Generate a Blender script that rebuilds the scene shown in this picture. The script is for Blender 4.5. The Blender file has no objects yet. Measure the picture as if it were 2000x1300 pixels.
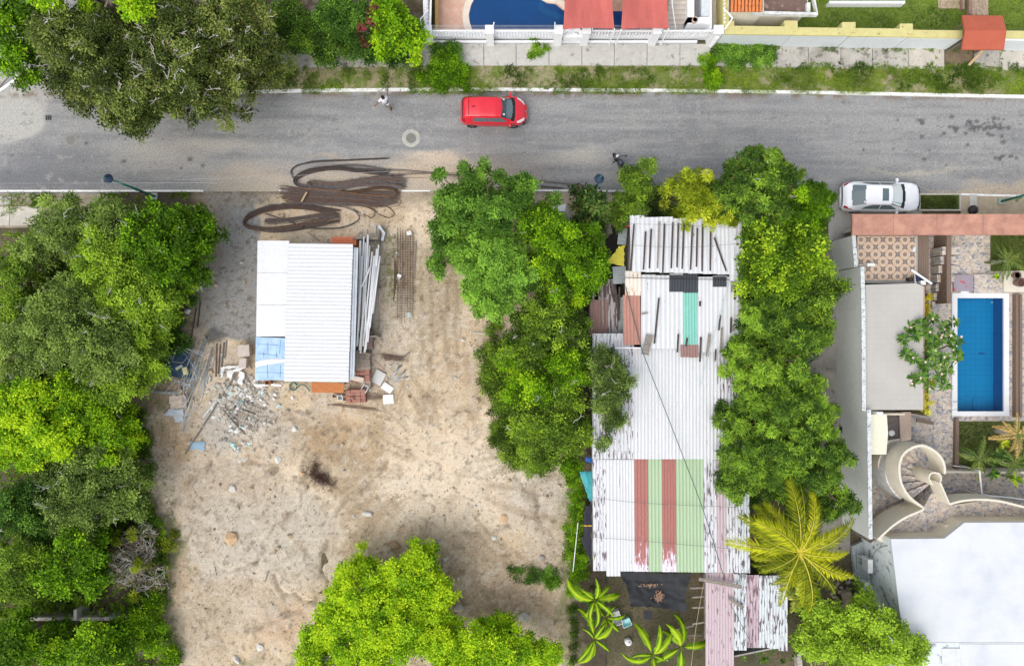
import bpy, bmesh, math, random
import numpy as np
from mathutils import Vector, Matrix, Euler
random.seed(11); rng = np.random.default_rng(11)
R = math.radians
sc = bpy.context.scene
col = sc.collection
# ------------------------------------------------------------------ camera, light, exposure
H = 42.0; SC = 2000 / (36 / 24 * H)          # drone 42 m up, 24 mm lens, straight down
cam = bpy.data.objects.new('Camera', bpy.data.cameras.new('Camera')); col.objects.link(cam)
cam.location = (0, 0, H); cam.rotation_euler = (0, 0, 0)
cam.data.lens = 24; cam.data.sensor_width = 36; cam.data.clip_end = 2000
sc.camera = cam
world = bpy.data.worlds.new('World'); sc.world = world; world.use_nodes = True
wn = world.node_tree; bg = wn.nodes['Background']
sky = wn.nodes.new('ShaderNodeTexSky'); sky.sky_type = 'NISHITA'; sky.sun_disc = False
sky.sun_elevation = R(54); sky.sun_rotation = R(222); sky.air_density = 1.6; sky.dust_density = 4.0; sky.ozone_density = 1.0
hs = wn.nodes.new('ShaderNodeHueSaturation'); hs.inputs['Saturation'].default_value = 0.42
wn.links.new(sky.outputs[0], hs.inputs['Color']); wn.links.new(hs.outputs[0], bg.inputs[0])
bg.inputs[1].default_value = 0.15
sun = bpy.data.objects.new('Sun', bpy.data.lights.new('Sun', 'SUN')); col.objects.link(sun)
sun.data.energy = 1.0; sun.data.angle = R(85); sun.data.color = (1.0, 0.965, 0.92)
_az = R(222); _el = R(54)
_d = Vector((math.sin(_az) * math.cos(_el), math.cos(_az) * math.cos(_el), math.sin(_el)))
sun.rotation_euler = _d.to_track_quat('Z', 'Y').to_euler()
sc.view_settings.view_transform = 'Standard'; sc.view_settings.look = 'None'
sc.view_settings.exposure = 0.56; sc.view_settings.gamma = 1; sc.view_settings.use_curve_mapping = False

def W(px, py, z=0.0):
    """point at height z that stands where the photograph shows pixel (px,py)"""
    k = (H - z) / H / SC
    return Vector(((px - 1000) * k, (650 - py) * k, z))
def WX(px, z=0.0): return (px - 1000) * (H - z) / H / SC
def WY(py, z=0.0): return (650 - py) * (H - z) / H / SC
def m_(px): return px / SC

# ------------------------------------------------------------------ noise in numpy
def _hash(ix, iy, s):
    n = (ix.astype(np.int64) * 374761393 + iy.astype(np.int64) * 668265263 + s * 982451653) & 0x7fffffff
    n = (n ^ (n >> 13)) * 1274126177 & 0x7fffffff
    return ((n ^ (n >> 16)) & 0xffff) / 65535.0
def vnoise(x, y, s=0):
    x = np.asarray(x, float); y = np.asarray(y, float)
    ix = np.floor(x); iy = np.floor(y); fx = x - ix; fy = y - iy
    fx = fx * fx * (3 - 2 * fx); fy = fy * fy * (3 - 2 * fy)
    a = _hash(ix, iy, s); b = _hash(ix + 1, iy, s); c = _hash(ix, iy + 1, s); d = _hash(ix + 1, iy + 1, s)
    return (a * (1 - fx) + b * fx) * (1 - fy) + (c * (1 - fx) + d * fx) * fy
def fbm(x, y, s=0, o=4):
    t = 0; a = 0.5; n = 0
    for i in range(o):
        t = t + a * vnoise(x * 2 ** i, y * 2 ** i, s + i * 17); n += a; a *= 0.5
    return t / n
def sst(a, b, x):
    t = np.clip((x - a) / (b - a), 0, 1); return t * t * (3 - 2 * t)
def poly_sd(X, Y, poly):
    """signed distance, positive inside"""
    ins = np.zeros(X.shape, bool); dm = np.full(X.shape, 1e9)
    n = len(poly)
    for i in range(n):
        x0, y0 = poly[i]; x1, y1 = poly[(i + 1) % n]
        if y0 != y1:
            c = ((y0 > Y) != (y1 > Y)) & (X < (x1 - x0) * (Y - y0) / (y1 - y0) + x0)
            ins ^= c
        dx, dy = x1 - x0, y1 - y0
        t = np.clip(((X - x0) * dx + (Y - y0) * dy) / (dx * dx + dy * dy + 1e-9), 0, 1)
        dm = np.minimum(dm, np.hypot(X - x0 - t * dx, Y - y0 - t * dy))
    return np.where(ins, dm, -dm)
def line_d(X, Y, pts):
    dm = np.full(X.shape, 1e9)
    for (x0, y0), (x1, y1) in zip(pts[:-1], pts[1:]):
        dx, dy = x1 - x0, y1 - y0
        t = np.clip(((X - x0) * dx + (Y - y0) * dy) / (dx * dx + dy * dy + 1e-9), 0, 1)
        dm = np.minimum(dm, np.hypot(X - x0 - t * dx, Y - y0 - t * dy))
    return dm

# ------------------------------------------------------------------ materials
def rgb(h):
    """sRGB 0-255 triple -> linear"""
    return tuple(((c / 255) / 12.92 if c / 255 < 0.04045 else ((c / 255 + 0.055) / 1.055) ** 2.4) for c in h)
def c4(c): return (c[0], c[1], c[2], 1)
class NT:
    def __init__(s, name):
        s.m = bpy.data.materials.new(name); s.m.use_nodes = True
        s.t = s.m.node_tree; s.n = s.t.nodes; s.b = s.n['Principled BSDF']; s.out = s.n['Material Output']
        s._co = None
    def new(s, t, **k):
        n = s.n.new(t)
        for a, v in k.items(): setattr(n, a, v)
        return n
    def link(s, a, b): s.t.links.new(a, b)
    def coord(s, scale=(1, 1, 1), rnd=True):
        if s._co is None:
            tc = s.new('ShaderNodeTexCoord'); oi = s.new('ShaderNodeObjectInfo')
            mu = s.new('ShaderNodeMath', operation='MULTIPLY'); mu.inputs[1].default_value = 37.0
            s.link(oi.outputs['Random'], mu.inputs[0])
            ad = s.new('ShaderNodeVectorMath', operation='ADD')
            s.link(tc.outputs['Object'], ad.inputs[0]); s.link(mu.outputs[0], ad.inputs[1])
            s._co = ad.outputs[0]; s._raw = tc.outputs['Object']; s._oi = oi
        v = s._co if rnd else s._raw
        if scale == (1, 1, 1): return v
        m = s.new('ShaderNodeVectorMath', operation='MULTIPLY'); m.inputs[1].default_value = scale
        s.link(v, m.inputs[0]); return m.outputs[0]
    def noise(s, scale, detail=4, rough=0.6, stretch=(1, 1, 1), dist=0.0, rnd=True):
        n = s.new('ShaderNodeTexNoise'); n.inputs['Scale'].default_value = scale
        n.inputs['Detail'].default_value = detail; n.inputs['Roughness'].default_value = rough
        n.inputs['Distortion'].default_value = dist
        s.link(s.coord(stretch, rnd), n.inputs['Vector']); return n.outputs['Fac']
    def ramp(s, fac, stops, interp='LINEAR'):
        r = s.new('ShaderNodeValToRGB'); r.color_ramp.interpolation = interp
        e = r.color_ramp.elements
        while len(e) > 1: e.remove(e[-1])
        e[0].position = stops[0][0]; e[0].color = c4(stops[0][1])
        for p, c in stops[1:]:
            x = e.new(p); x.color = c4(c)
        s.link(fac, r.inputs[0]); return r.outputs[0]
    def mask(s, fac, a, b):
        m = s.new('ShaderNodeMapRange'); m.interpolation_type = 'SMOOTHSTEP'
        m.inputs[1].default_value = a; m.inputs[2].default_value = b
        s.link(fac, m.inputs[0]); return m.outputs[0]
    def mix(s, fac, a, b, mode='MIX'):
        m = s.new('ShaderNodeMix', data_type='RGBA', blend_type=mode)
        for i, v in ((0, fac), (6, a), (7, b)):
            if isinstance(v, (int, float)): m.inputs[i].default_value = v
            elif isinstance(v, tuple): m.inputs[i].default_value = c4(v)
            else: s.link(v, m.inputs[i])
        return m.outputs[2]
    def attr(s, name):
        a = s.new('ShaderNodeAttribute'); a.attribute_name = name; return a
    def bump(s, h, strength=0.3, dist=0.02):
        b = s.new('ShaderNodeBump'); b.inputs['Strength'].default_value = strength; b.inputs['Distance'].default_value = dist
        s.link(h, b.inputs['Height']); s.link(b.outputs[0], s.b.inputs['Normal'])
    def color(s, c):
        if isinstance(c, tuple): s.b.inputs['Base Color'].default_value = c4(c)
        else: s.link(c, s.b.inputs['Base Color'])
    def set(s, rough=0.7, metal=0.0, spec=0.4, coat=0.0):
        s.b.inputs['Roughness'].default_value = rough; s.b.inputs['Metallic'].default_value = metal
        s.b.inputs['Specular IOR Level'].default_value = spec; s.b.inputs['Coat Weight'].default_value = coat
        return s
def sc3(c, k): return tuple(min(1.0, v * k) for v in c)
_pm = {}
def pm(name, base, base2=None, scale=3.0, rough=0.75, metal=0.0, spec=0.3, bump=0.25, bscale=30.0, stretch=(1, 1, 1), spots=(), coat=0.0, var=0.25):
    """general procedural surface: two tones in a noise, spots/stains, fine relief"""
    if name in _pm: return _pm[name]
    t = NT(name); t.set(rough, metal, spec, coat)
    b2 = base2 or sc3(base, 1 - var)
    f = t.noise(scale, 5, 0.62, stretch)
    c = t.mix(t.mask(f, 0.32, 0.68), b2, base)
    f2 = t.noise(scale * 9, 3, 0.7, stretch)
    c = t.mix(t.mask(f2, 0.3, 0.75), sc3(base, 0.86), c) if False else t.mix(0.22, c, t.ramp(f2, [(0.3, sc3(base, .6)), (0.7, sc3(base, 1.25))]))
    for (sc_, ss, a, b, st) in spots:
        c = t.mix(t.mask(t.noise(ss, 5, 0.65, st), a, b), c, sc_)
    t.color(c)
    if bump: t.bump(t.noise(bscale, 4, 0.6, stretch), bump, 0.015)
    _pm[name] = t.m; return t.m

def leaf_mat(name, dark, mid, light, rough=0.45, trans=0.3):
    dark, mid, light = [(min(.7, c[0] * k), min(.72, c[1] * k), c[2] * k * .8) for c, k in ((dark, .8), (mid, 1.12), (light, 1.5))]; rough = .6; trans = .24
    if name in _pm: return _pm[name]
    t = NT(name); t.set(rough, 0, 0.15)
    a = t.attr('tint'); sep = t.new('ShaderNodeSeparateColor'); t.link(a.outputs['Color'], sep.inputs[0])
    c = t.ramp(sep.outputs[0], [(0.0, dark), (0.45, mid), (1.0, light)])
    c = t.mix(sep.outputs[1], c, (0.23, 0.16, 0.05))
    t.color(c)
    tr = t.new('ShaderNodeBsdfTranslucent'); t.link(c, tr.inputs[0])
    mx = t.new('ShaderNodeMixShader'); mx.inputs[0].default_value = trans
    t.link(t.b.outputs[0], mx.inputs[1]); t.link(tr.outputs[0], mx.inputs[2]); t.link(mx.outputs[0], t.out.inputs[0])
    _pm[name] = t.m; return t.m

# ------------------------------------------------------------------ objects
def tag(o, label=None, cat=None, group=None, kind=None):
    if label: o['label'] = label
    if cat: o['category'] = cat
    if group: o['group'] = group
    if kind: o['kind'] = kind
    return o
def empty(name, loc, label, cat, group=None, rz=0):
    o = bpy.data.objects.new(name, None); col.objects.link(o); o.location = loc; o.rotation_euler = (0, 0, rz)
    o.empty_display_size = 0.3
    return tag(o, label, cat, group)
def copy_tree(o, parent=None):
    c = o.copy(); col.objects.link(c); c.parent = parent
    for ch in list(o.children): copy_tree(ch, c)
    return c
def place(me, name, mat, parent=None, loc=None, rot=None, scale=None):
    if mat is not None and len(me.materials) == 0: me.materials.append(mat)
    o = bpy.data.objects.new(name, me); col.objects.link(o)
    if loc is not None: o.location = loc
    if rot is not None: o.rotation_euler = rot
    if scale is not None: o.scale = scale
    if parent is not None:
        o.parent = parent
        if loc is None: o.matrix_parent_inverse = Matrix.LocRotScale(parent.location, parent.rotation_euler, None).inverted()
    return o
def np_mesh(name, verts, faces, tint=None, smooth=False, k=4):
    me = bpy.data.meshes.new(name); verts = np.asarray(verts, np.float32); faces = np.asarray(faces, np.int32)
    me.vertices.add(len(verts)); me.vertices.foreach_set('co', verts.ravel())
    nf = len(faces); me.loops.add(nf * k); me.loops.foreach_set('vertex_index', faces.ravel())
    me.polygons.add(nf); me.polygons.foreach_set('loop_start', np.arange(0, nf * k, k, dtype=np.int32))
    try: me.polygons.foreach_set('loop_total', np.full(nf, k, np.int32))
    except Exception: pass
    me.polygons.foreach_set('use_smooth', np.full(nf, smooth))
    if tint is not None:
        a = me.color_attributes.new('tint', 'FLOAT_COLOR', 'POINT')
        tt = np.ones((len(verts), 4), np.float32); tt[:, :tint.shape[1]] = tint
        a.data.foreach_set('color', tt.ravel())
    me.update(calc_edges=True); return me
class MB:
    def __init__(s): s.v = []; s.f = []
    def add(s, vs, fs):
        b = len(s.v); s.v += [tuple(v) for v in vs]; s.f += [tuple(i + b for i in f) for f in fs]; return s
    def box(s, x0, x1, y0, y1, z0, z1):
        if x0 > x1: x0, x1 = x1, x0
        if y0 > y1: y0, y1 = y1, y0
        return s.add([(x0, y0, z0), (x1, y0, z0), (x1, y1, z0), (x0, y1, z0), (x0, y0, z1), (x1, y0, z1), (x1, y1, z1), (x0, y1, z1)],
              [(0, 3, 2, 1), (4, 5, 6, 7), (0, 1, 5, 4), (1, 2, 6, 5), (2, 3, 7, 6), (3, 0, 4, 7)])
    def obox(s, c, size, rot=(0, 0, 0), taper=1.0):
        M = Euler(rot).to_matrix(); c = Vector(c); a, b, h = size[0] / 2, size[1] / 2, size[2] / 2
        vs = [c + M @ Vector((x * (taper if z > 0 else 1), y * (taper if z > 0 else 1), z)) for z in (-h, h) for x, y in ((-a, -b), (a, -b), (a, b), (-a, b))]
        return s.add(vs, [(0, 3, 2, 1), (4, 5, 6, 7), (0, 1, 5, 4), (1, 2, 6, 5), (2, 3, 7, 6), (3, 0, 4, 7)])
    def bar(s, p, q, w, h):
        p = Vector(p); q = Vector(q); d = (q - p)
        n = d.normalized(); sd = n.cross(Vector((0, 0, 1)))
        sd = sd.normalized() if sd.length > 1e-3 else Vector((1, 0, 0)); up = sd.cross(n)
        vs = [e + sd * (a * w / 2) + up * (b * h / 2) for e in (p, q) for a, b in ((-1, -1), (1, -1), (1, 1), (-1, 1))]
        return s.add(vs, [(0, 1, 2, 3), (7, 6, 5, 4), (0, 4, 5, 1), (1, 5, 6, 2), (2, 6, 7, 3), (3, 7, 4, 0)])
    def tube(s, pts, r, n=6, cap=True):
        pts = [Vector(p) for p in pts]; rs = r if isinstance(r, (list, tuple)) else [r] * len(pts)
        vs = []; fs = []; ref = None
        for i, p in enumerate(pts):
            d = (pts[min(i + 1, len(pts) - 1)] - pts[max(i - 1, 0)])
            d = d.normalized() if d.length > 1e-6 else Vector((0, 0, 1))
            if ref is None: ref = Vector((0, 0, 1)) if abs(d.z) < 0.9 else Vector((1, 0, 0))
            a = d.cross(ref)
            if a.length < 1e-4: a = d.cross(Vector((0.3, 1, 0.2)))
            a.normalize(); b = d.cross(a); ref = a.cross(d)
            for k in range(n):
                t = 2 * math.pi * k / n; vs.append(p + (a * math.cos(t) + b * math.sin(t)) * rs[i])
        for i in range(len(pts) - 1):
            for k in range(n):
                fs.append((i * n + k, i * n + (k + 1) % n, (i + 1) * n + (k + 1) % n, (i + 1) * n + k))
        if cap: fs.append(tuple(range(n - 1, -1, -1))); fs.append(tuple((len(pts) - 1) * n + k for k in range(n)))
        return s.add(vs, fs)
    def cyl(s, c, r, z0, z1, n=16, r2=None):
        r2 = r if r2 is None else r2
        vs = [(c[0] + r * math.cos(2 * math.pi * k / n), c[1] + r * math.sin(2 * math.pi * k / n), z0) for k in range(n)] + \
             [(c[0] + r2 * math.cos(2 * math.pi * k / n), c[1] + r2 * math.sin(2 * math.pi * k / n), z1) for k in range(n)]
        return s.add(vs, [(k, (k + 1) % n, n + (k + 1) % n, n + k) for k in range(n)] + [tuple(range(n - 1, -1, -1)), tuple(range(n, 2 * n))])
    def lathe(s, c, prof, n=16):
        vs = []; fs = []
        for r, z in prof:
            for k in range(n): vs.append((c[0] + r * math.cos(2 * math.pi * k / n), c[1] + r * math.sin(2 * math.pi * k / n), c[2] + z))
        for i in range(len(prof) - 1):
            for k in range(n): fs.append((i * n + k, i * n + (k + 1) % n, (i + 1) * n + (k + 1) % n, (i + 1) * n + k))
        fs.append(tuple(range(n - 1, -1, -1))); fs.append(tuple((len(prof) - 1) * n + k for k in range(n)))
        return s.add(vs, fs)
    def prism(s, poly, z0, z1):
        n = len(poly); a = sum(poly[i][0] * poly[(i + 1) % n][1] - poly[(i + 1) % n][0] * poly[i][1] for i in range(n))
        if a < 0: poly = poly[::-1]
        zf = z1 if callable(z1) else (lambda x, y: z1)
        vs = [(p[0], p[1], z0) for p in poly] + [(p[0], p[1], zf(p[0], p[1])) for p in poly]
        return s.add(vs, [tuple(range(n - 1, -1, -1)), tuple(range(n, 2 * n))] + [(i, (i + 1) % n, n + (i + 1) % n, n + i) for i in range(n)])
    def strip(s, pts, th, z0, z1):
        """wall of thickness th following plan polyline; z0/z1 numbers or lists"""
        n = len(pts); L = []; Rr = []
        for i in range(n):
            a = Vector(pts[max(i - 1, 0)][:2]); b = Vector(pts[min(i + 1, n - 1)][:2]); d = (b - a).normalized(); nn = Vector((-d.y, d.x)); p = Vector(pts[i][:2])
            L.append(p + nn * th / 2); Rr.append(p - nn * th / 2)
        Z0 = z0 if isinstance(z0, (list, tuple)) else [z0] * n; Z1 = z1 if isinstance(z1, (list, tuple)) else [z1] * n
        vs = []
        for i in range(n): vs += [(L[i].x, L[i].y, Z0[i]), (Rr[i].x, Rr[i].y, Z0[i]), (Rr[i].x, Rr[i].y, Z1[i]), (L[i].x, L[i].y, Z1[i])]
        fs = [(0, 1, 2, 3), (4 * n - 1, 4 * n - 2, 4 * n - 3, 4 * n - 4)]
        for i in range(n - 1):
            for k in range(4): fs.append((4 * i + k, 4 * (i + 1) + k, 4 * (i + 1) + (k + 1) % 4, 4 * i + (k + 1) % 4))
        return s.add(vs, fs)
    def mesh(s, name, smooth=False, fix=True):
        me = bpy.data.meshes.new(name); me.from_pydata(s.v, [], s.f)
        if fix and len(s.v) < 60000:
            bm = bmesh.new(); bm.from_mesh(me); bmesh.ops.recalc_face_normals(bm, faces=bm.faces); bm.to_mesh(me); bm.free()
        if smooth: me.polygons.foreach_set('use_smooth', [True] * len(me.polygons))
        me.update(); return me
    def build(s, name, mat, parent=None, smooth=False, bevel=0.0, fix=True):
        o = place(s.mesh(name, smooth, fix), name, mat, parent)
        if bevel:
            m = o.modifiers.new('bevel', 'BEVEL'); m.width = bevel; m.segments = 2; m.limit_method = 'ANGLE'
        return o
def part(name, mat, parent, fn, **k):
    b = MB(); fn(b); return b.build(name, mat, parent, **k)
def catmull(pts, n=8, closed=False):
    P = [Vector(p) for p in pts]; out = []; N = len(P)
    for i in range(N if closed else N - 1):
        if closed: a, b, c, d = P[(i - 1) % N], P[i], P[(i + 1) % N], P[(i + 2) % N]
        else: a, b, c, d = P[max(i - 1, 0)], P[i], P[i + 1], P[min(i + 2, N - 1)]
        for k in range(n):
            t = k / n
            out.append(0.5 * ((2 * b) + (c - a) * t + (2 * a - 5 * b + 4 * c - d) * t * t + (3 * b - a - 3 * c + d) * t ** 3))
    if not closed: out.append(P[-1])
    return out
# ------------------------------------------------------------------ the setting: ground, lot, road, verges
LOT = [(395, 376), (1150, 376), (1175, 470), (1120, 640), (1100, 800), (1140, 900), (1120, 1000), (1110, 1120), (1125, 1320),
       (330, 1320), (322, 1200), (335, 1100), (325, 1020), (285, 960), (262, 890), (285, 800), (240, 790), (225, 740), (300, 740), (380, 640), (385, 560), (420, 500), (425, 430)]
def lot_height(px, py):
    """relief of the dirt lot in metres at ground pixel coordinates"""
    wx = px / 31.7; wy = py / 31.7
    h = 0.10 + 0.10 * (fbm(wx * 0.35, wy * 0.35, 3, 3) - 0.5)
    rough = sst(740, 800, py) * (1 - 0.5 * np.exp(-((px - 880) ** 2 + (py - 930) ** 2) / 120 ** 2))
    h = h + rough * (0.34 * (fbm(wx * 0.55, wy * 0.55, 5, 5) - 0.5) + 0.07 * (fbm(wx * 3.1, wy * 3.1, 8, 3) - 0.5))
    h = h + 0.045 * (fbm(wx * 4, wy * 4, 21, 3) - 0.5)
    dx = px + 14 * (fbm(wx * 1.2, wy * 1.2, 31, 3) - 0.5) * 2; dy = py + 14 * (fbm(wx * 1.2, wy * 1.2, 37, 3) - 0.5) * 2
    for pts, w, d in GULLY: h = h - d * np.exp(-(line_d(dx, dy, pts) / w) ** 2)
    for cx, cy, rx, ry, a in MOUND: h = h + a * np.exp(-((px - cx) / rx) ** 2 - ((py - cy) / ry) ** 2)
    h = h * sst(372, 392, py) + 0.012
    return h
GULLY = [([(602, 880), (598, 940), (592, 965), (560, 1010), (530, 1050), (500, 1090)], 5, 0.16),
         ([(500, 1090), (470, 1105), (440, 1110), (420, 1120)], 5, 0.10), ([(640, 1060), (628, 1120), (640, 1150), (610, 1180), (560, 1155), (540, 1120)], 6, 0.14),
         ([(760, 905), (700, 950), (650, 1010)], 9, 0.08), ([(500, 1230), (560, 1195), (610, 1180)], 7, 0.12), ([(900, 1060), (880, 1120), (900, 1180)], 12, 0.08),
         ([(380, 1010), (360, 1060), (338, 1080)], 6, 0.10), ([(420, 900), (350, 950), (330, 1000)], 8, 0.10), ([(680, 830), (620, 850), (560, 900), (480, 905)], 8, 0.09),
         ([(830, 1010), (870, 1040), (930, 1040), (1010, 1010)], 10, 0.07), ([(1010, 930), (1050, 980), (1075, 1060)], 10, 0.10)]
MOUND = [(880, 930, 120, 80, 0.14), (530, 850, 70, 50, 0.18), (720, 860, 60, 40, 0.12), (560, 1080, 70, 90, 0.14), (1030, 1020, 60, 90, 0.16), (980, 1150, 70, 50, 0.14),
         (420, 1060, 60, 80, 0.1), (470, 1250, 90, 60, 0.12), (650, 900, 50, 40, 0.10), (470, 760, 70, 50, 0.16), (690, 1010, 40, 30, 0.1), (330, 830, 40, 40, 0.15)]
def gz(x, y):
    px = 1000 + x * SC; py = 650 - y * SC
    if 235 < px < 1180 and 374 < py < 1325: return float(lot_height(np.array([px]), np.array([py]))[0])
    return 0.0
def G(px, py, dz=0.0):
    """point resting on the ground where the photo shows (px,py)"""
    p = W(px, py, 0); z = gz(p.x, p.y); p = W(px, py, z); p.z = z + dz; return p

def soil_mat(name, bscale=60, rough=0.92):
    t = NT(name); t.set(rough, 0, 0.15)
    a = t.attr('tint')
    f = t.noise(9, 8, 0.75, rnd=False); g = t.noise(38, 5, 0.8, rnd=False)
    c = t.mix(0.7, a.outputs['Color'], t.ramp(f, [(0.34, (.32, .29, .26)), (0.5, (.5, .5, .5)), (0.66, (.68, .69, .70))]), 'OVERLAY')
    c = t.mix(0.5, c, t.ramp(g, [(0.36, (.22, .20, .18)), (0.5, (.5, .5, .5)), (0.66, (.78, .78, .78))]), 'OVERLAY')
    t.color(c); t.bump(g, 1.0, 0.05); return t.m
def grid(name, xr, yr, step, hfn, cfn, mat, kind='structure', parent=None):
    """sheet over ground-pixel rectangle xr,yr; step in pixels"""
    xs = np.arange(xr[0], xr[1] + step, step, float); ys = np.arange(yr[0], yr[1] + step, step, float)
    X, Y = np.meshgrid(xs, ys); Z = hfn(X, Y); C = cfn(X, Y)
    v = np.stack([(X - 1000) / SC, (650 - Y) / SC, Z], -1).reshape(-1, 3)
    ny, nx = X.shape; i = np.arange(ny * nx).reshape(ny, nx)
    f = np.stack([i[1:, :-1], i[1:, 1:], i[:-1, 1:], i[:-1, :-1]], -1).reshape(-1, 4)
    o = place(np_mesh(name, v, f, C.reshape(-1, 3), True), name, mat, parent); tag(o, kind=kind); return o
def lerp(C, c, m): return C * (1 - m[..., None]) + np.array(c)[None, None] * m[..., None]
SAND = (.56, .445, .31); SAND2 = (.68, .565, .42); BROWN = (.27, .19, .12); CLAY = (.51, .46, .385); LITTER = (.085, .07, .05); GRAVEL = (.305, .303, .295); EDGE_SOIL = (.29, .225, .15)
def lot_color(X, Y):
    wx = X / 31.7; wy = Y / 31.7
    n1 = fbm(wx * .5, wy * .5, 41, 4); n2 = fbm(wx * 1.7, wy * 1.7, 43, 4); n3 = fbm(wx * 6, wy * 6, 47, 3)
    C = np.zeros(X.shape + (3,)) + np.array(SAND)
    C = lerp(C, SAND2, sst(.45, .7, n1) * .8); C = lerp(C, CLAY, sst(.5, .62, fbm(wx * .4, wy * .4, 51, 4)) * .45)
    PX = X + 46 * (fbm(wx * .8, wy * .8, 61, 4) - .5); PY = Y + 46 * (fbm(wx * .8, wy * .8, 67, 4) - .5)
    def blob(cx, cy, rx, ry, c, a=1.0, e=.5):
        nonlocal C
        d = np.sqrt(((PX - cx) / rx) ** 2 + ((PY - cy) / ry) ** 2); C = lerp(C, c, (1 - sst(1 - e, 1 + e * .4, d)) * a)
    blob(560, 1050, 130, 110, CLAY, .9); blob(450, 960, 120, 100, (.45, .38, .30), .8); blob(430, 1060, 90, 110, CLAY, .8); blob(560, 850, 110, 60, (.46, .37, .27), .9); blob(520, 840, 60, 40, CLAY, .8)
    blob(880, 930, 190, 130, (.72, .60, .455), .9, .8); blob(800, 960, 60, 60, (.68, .575, .45), .8, .7); blob(940, 900, 60, 50, (.68, .59, .47), .8)
    blob(960, 1130, 110, 90, (.40, .30, .20), .5); blob(880, 1080, 90, 60, (.37, .285, .19), .7); blob(1010, 1180, 90, 40, (.32, .23, .15), .7); blob(1050, 960, 70, 90, CLAY, .8); blob(1060, 1060, 50, 60, (.50, .42, .33), .8)
    blob(640, 850, 70, 50, (.38, .27, .16), .8); blob(700, 870, 70, 50, (.42, .31, .19), .8); blob(690, 940, 60, 60, (.36, .29, .2), .6); blob(350, 1120, 30, 60, (.48, .36, .24), .7)
    blob(560, 1220, 50, 50, (.50, .35, .24), .7); blob(480, 1180, 100, 60, (.50, .41, .31), .8); blob(400, 1220, 70, 80, (.45, .37, .27), .8)
    blob(600, 930, 22, 40, (.30, .24, .17), .7); blob(530, 925, 18, 14, (.22, .17, .12), .8, .3); blob(625, 925, 26, 24, (.2, .14, .09), .6); blob(590, 800, 16, 12, (.2, .15, .1), .8, .3)
    blob(250, 790, 50, 40, BROWN, .8); blob(330, 770, 60, 50, (.33, .24, .15), .8); blob(340, 860, 50, 50, (.4, .29, .18), .8); blob(420, 830, 60, 60, (.45, .40, .34), .7)
    blob(850, 560, 60, 120, (.36, .285, .19), .7); blob(840, 420, 50, 60, SAND2, .8); blob(760, 560, 30, 110, (.43, .37, .29), .6); blob(680, 460, 110, 24, SAND2, .9)
    for tx in (822, 843, 872, 892):
        C = lerp(C, (.27, .21, .14), np.exp(-((PX * .3 + X * .7 - tx) / 5) ** 2) * sst(470, 540, Y) * (1 - sst(690, 760, Y)) * .55)
    rg = np.abs(fbm(wx * .7, wy * .7, 141, 5) - .5); C = lerp(C, (.25, .19, .13), (1 - sst(.004, .014, rg)) * .45); C = lerp(C, (.66, .57, .44), (1 - sst(.004, .02, np.abs(fbm(wx * 1.1 + 9, wy * 1.1, 143, 4) - .5))) * .35)
    for k in range(9):
        r = 60 + k * 13
        C = lerp(C, (.33, .25, .17), np.exp(-((np.hypot(X - 915, (Y - 760) * 1.0) - r - 8 * n2) / 3.5) ** 2) * sst(.45, .6, fbm(wx * .9 + k, wy * .9, 90, 2)) * .35)
    # radial tyre scrapes round the pale patch
    th = np.arctan2(Y - 930, X - 870); rr = np.hypot(X - 870, Y - 930)
    s = vnoise(th * 16 + rr * .01, rr / 70, 77); C = lerp(C, (.36, .27, .18), sst(.52, .75, s) * sst(60, 110, rr) * (1 - sst(200, 300, rr)) * .55)
    C = lerp(C, (.28, .205, .13), sst(.56, .68, n2) * .30); C = lerp(C, (.60, .54, .46), sst(.58, .7, fbm(wx * 2.3, wy * 2.3, 99, 3)) * .35)
    gx = X + 14 * (fbm(wx * 1.2, wy * 1.2, 31, 3) - 0.5) * 2; gy = Y + 14 * (fbm(wx * 1.2, wy * 1.2, 37, 3) - 0.5) * 2
    for pts, w, d in GULLY: C = lerp(C, (.22, .17, .12), np.exp(-(line_d(gx, gy, pts) / (w * .55)) ** 2) * .62 * sst(.3, .6, n2))
    # gravel drive left of the shed
    gm = sst(-6, 4, poly_sd(PX * .5 + X * .5, PY * .5 + Y * .5, [(385, 372), (540, 372), (500, 400), (505, 470), (510, 672), (470, 668), (420, 655), (388, 630), (380, 590), (400, 540), (430, 480), (425, 420)]))
    C = lerp(C, GRAVEL, gm); C = lerp(C, (.13, .12, .10), gm * sst(.60, .72, fbm(wx * 5, wy * 7, 7, 3)) * .6); C = lerp(C, (.33, .31, .28), gm * sst(.5, .7, n3) * .5)
    C = lerp(C, (.44, .385, .31), (1 - sst(376, 402, PY * .5 + Y * .5)) * .75 * sst(470, 560, PX))
    C = lerp(C, (.10, .105, .11), (1 - sst(.6, 1.1, np.hypot((PX - 415) / 26, (PY - 655) / 24))) * .8)
    blob(480, 790, 70, 50, (.50, .47, .42), .7); blob(430, 830, 50, 40, (.46, .43, .38), .6)
    # darker brown soil, then litter, where plants close in
    sd = poly_sd(PX, PY, LOT); C = lerp(C, EDGE_SOIL, (1 - sst(0, 40, sd)) * .45); C = lerp(C, LITTER, 1 - sst(-26, 8, sd))
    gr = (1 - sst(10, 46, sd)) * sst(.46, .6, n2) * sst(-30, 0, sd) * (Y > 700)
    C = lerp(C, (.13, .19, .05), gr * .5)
    C = lerp(C, (.14, .2, .05), sst(.52, .62, n3) * np.exp(-((X - 765) / 12) ** 2) * (Y > 440) * (Y < 600) * .8)
    C = lerp(C, (.12, .09, .06), sst(.66, .76, fbm(wx * 4.3, wy * 4.3, 123, 3)) * .5)
    return C
SOIL = soil_mat('soil')
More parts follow.
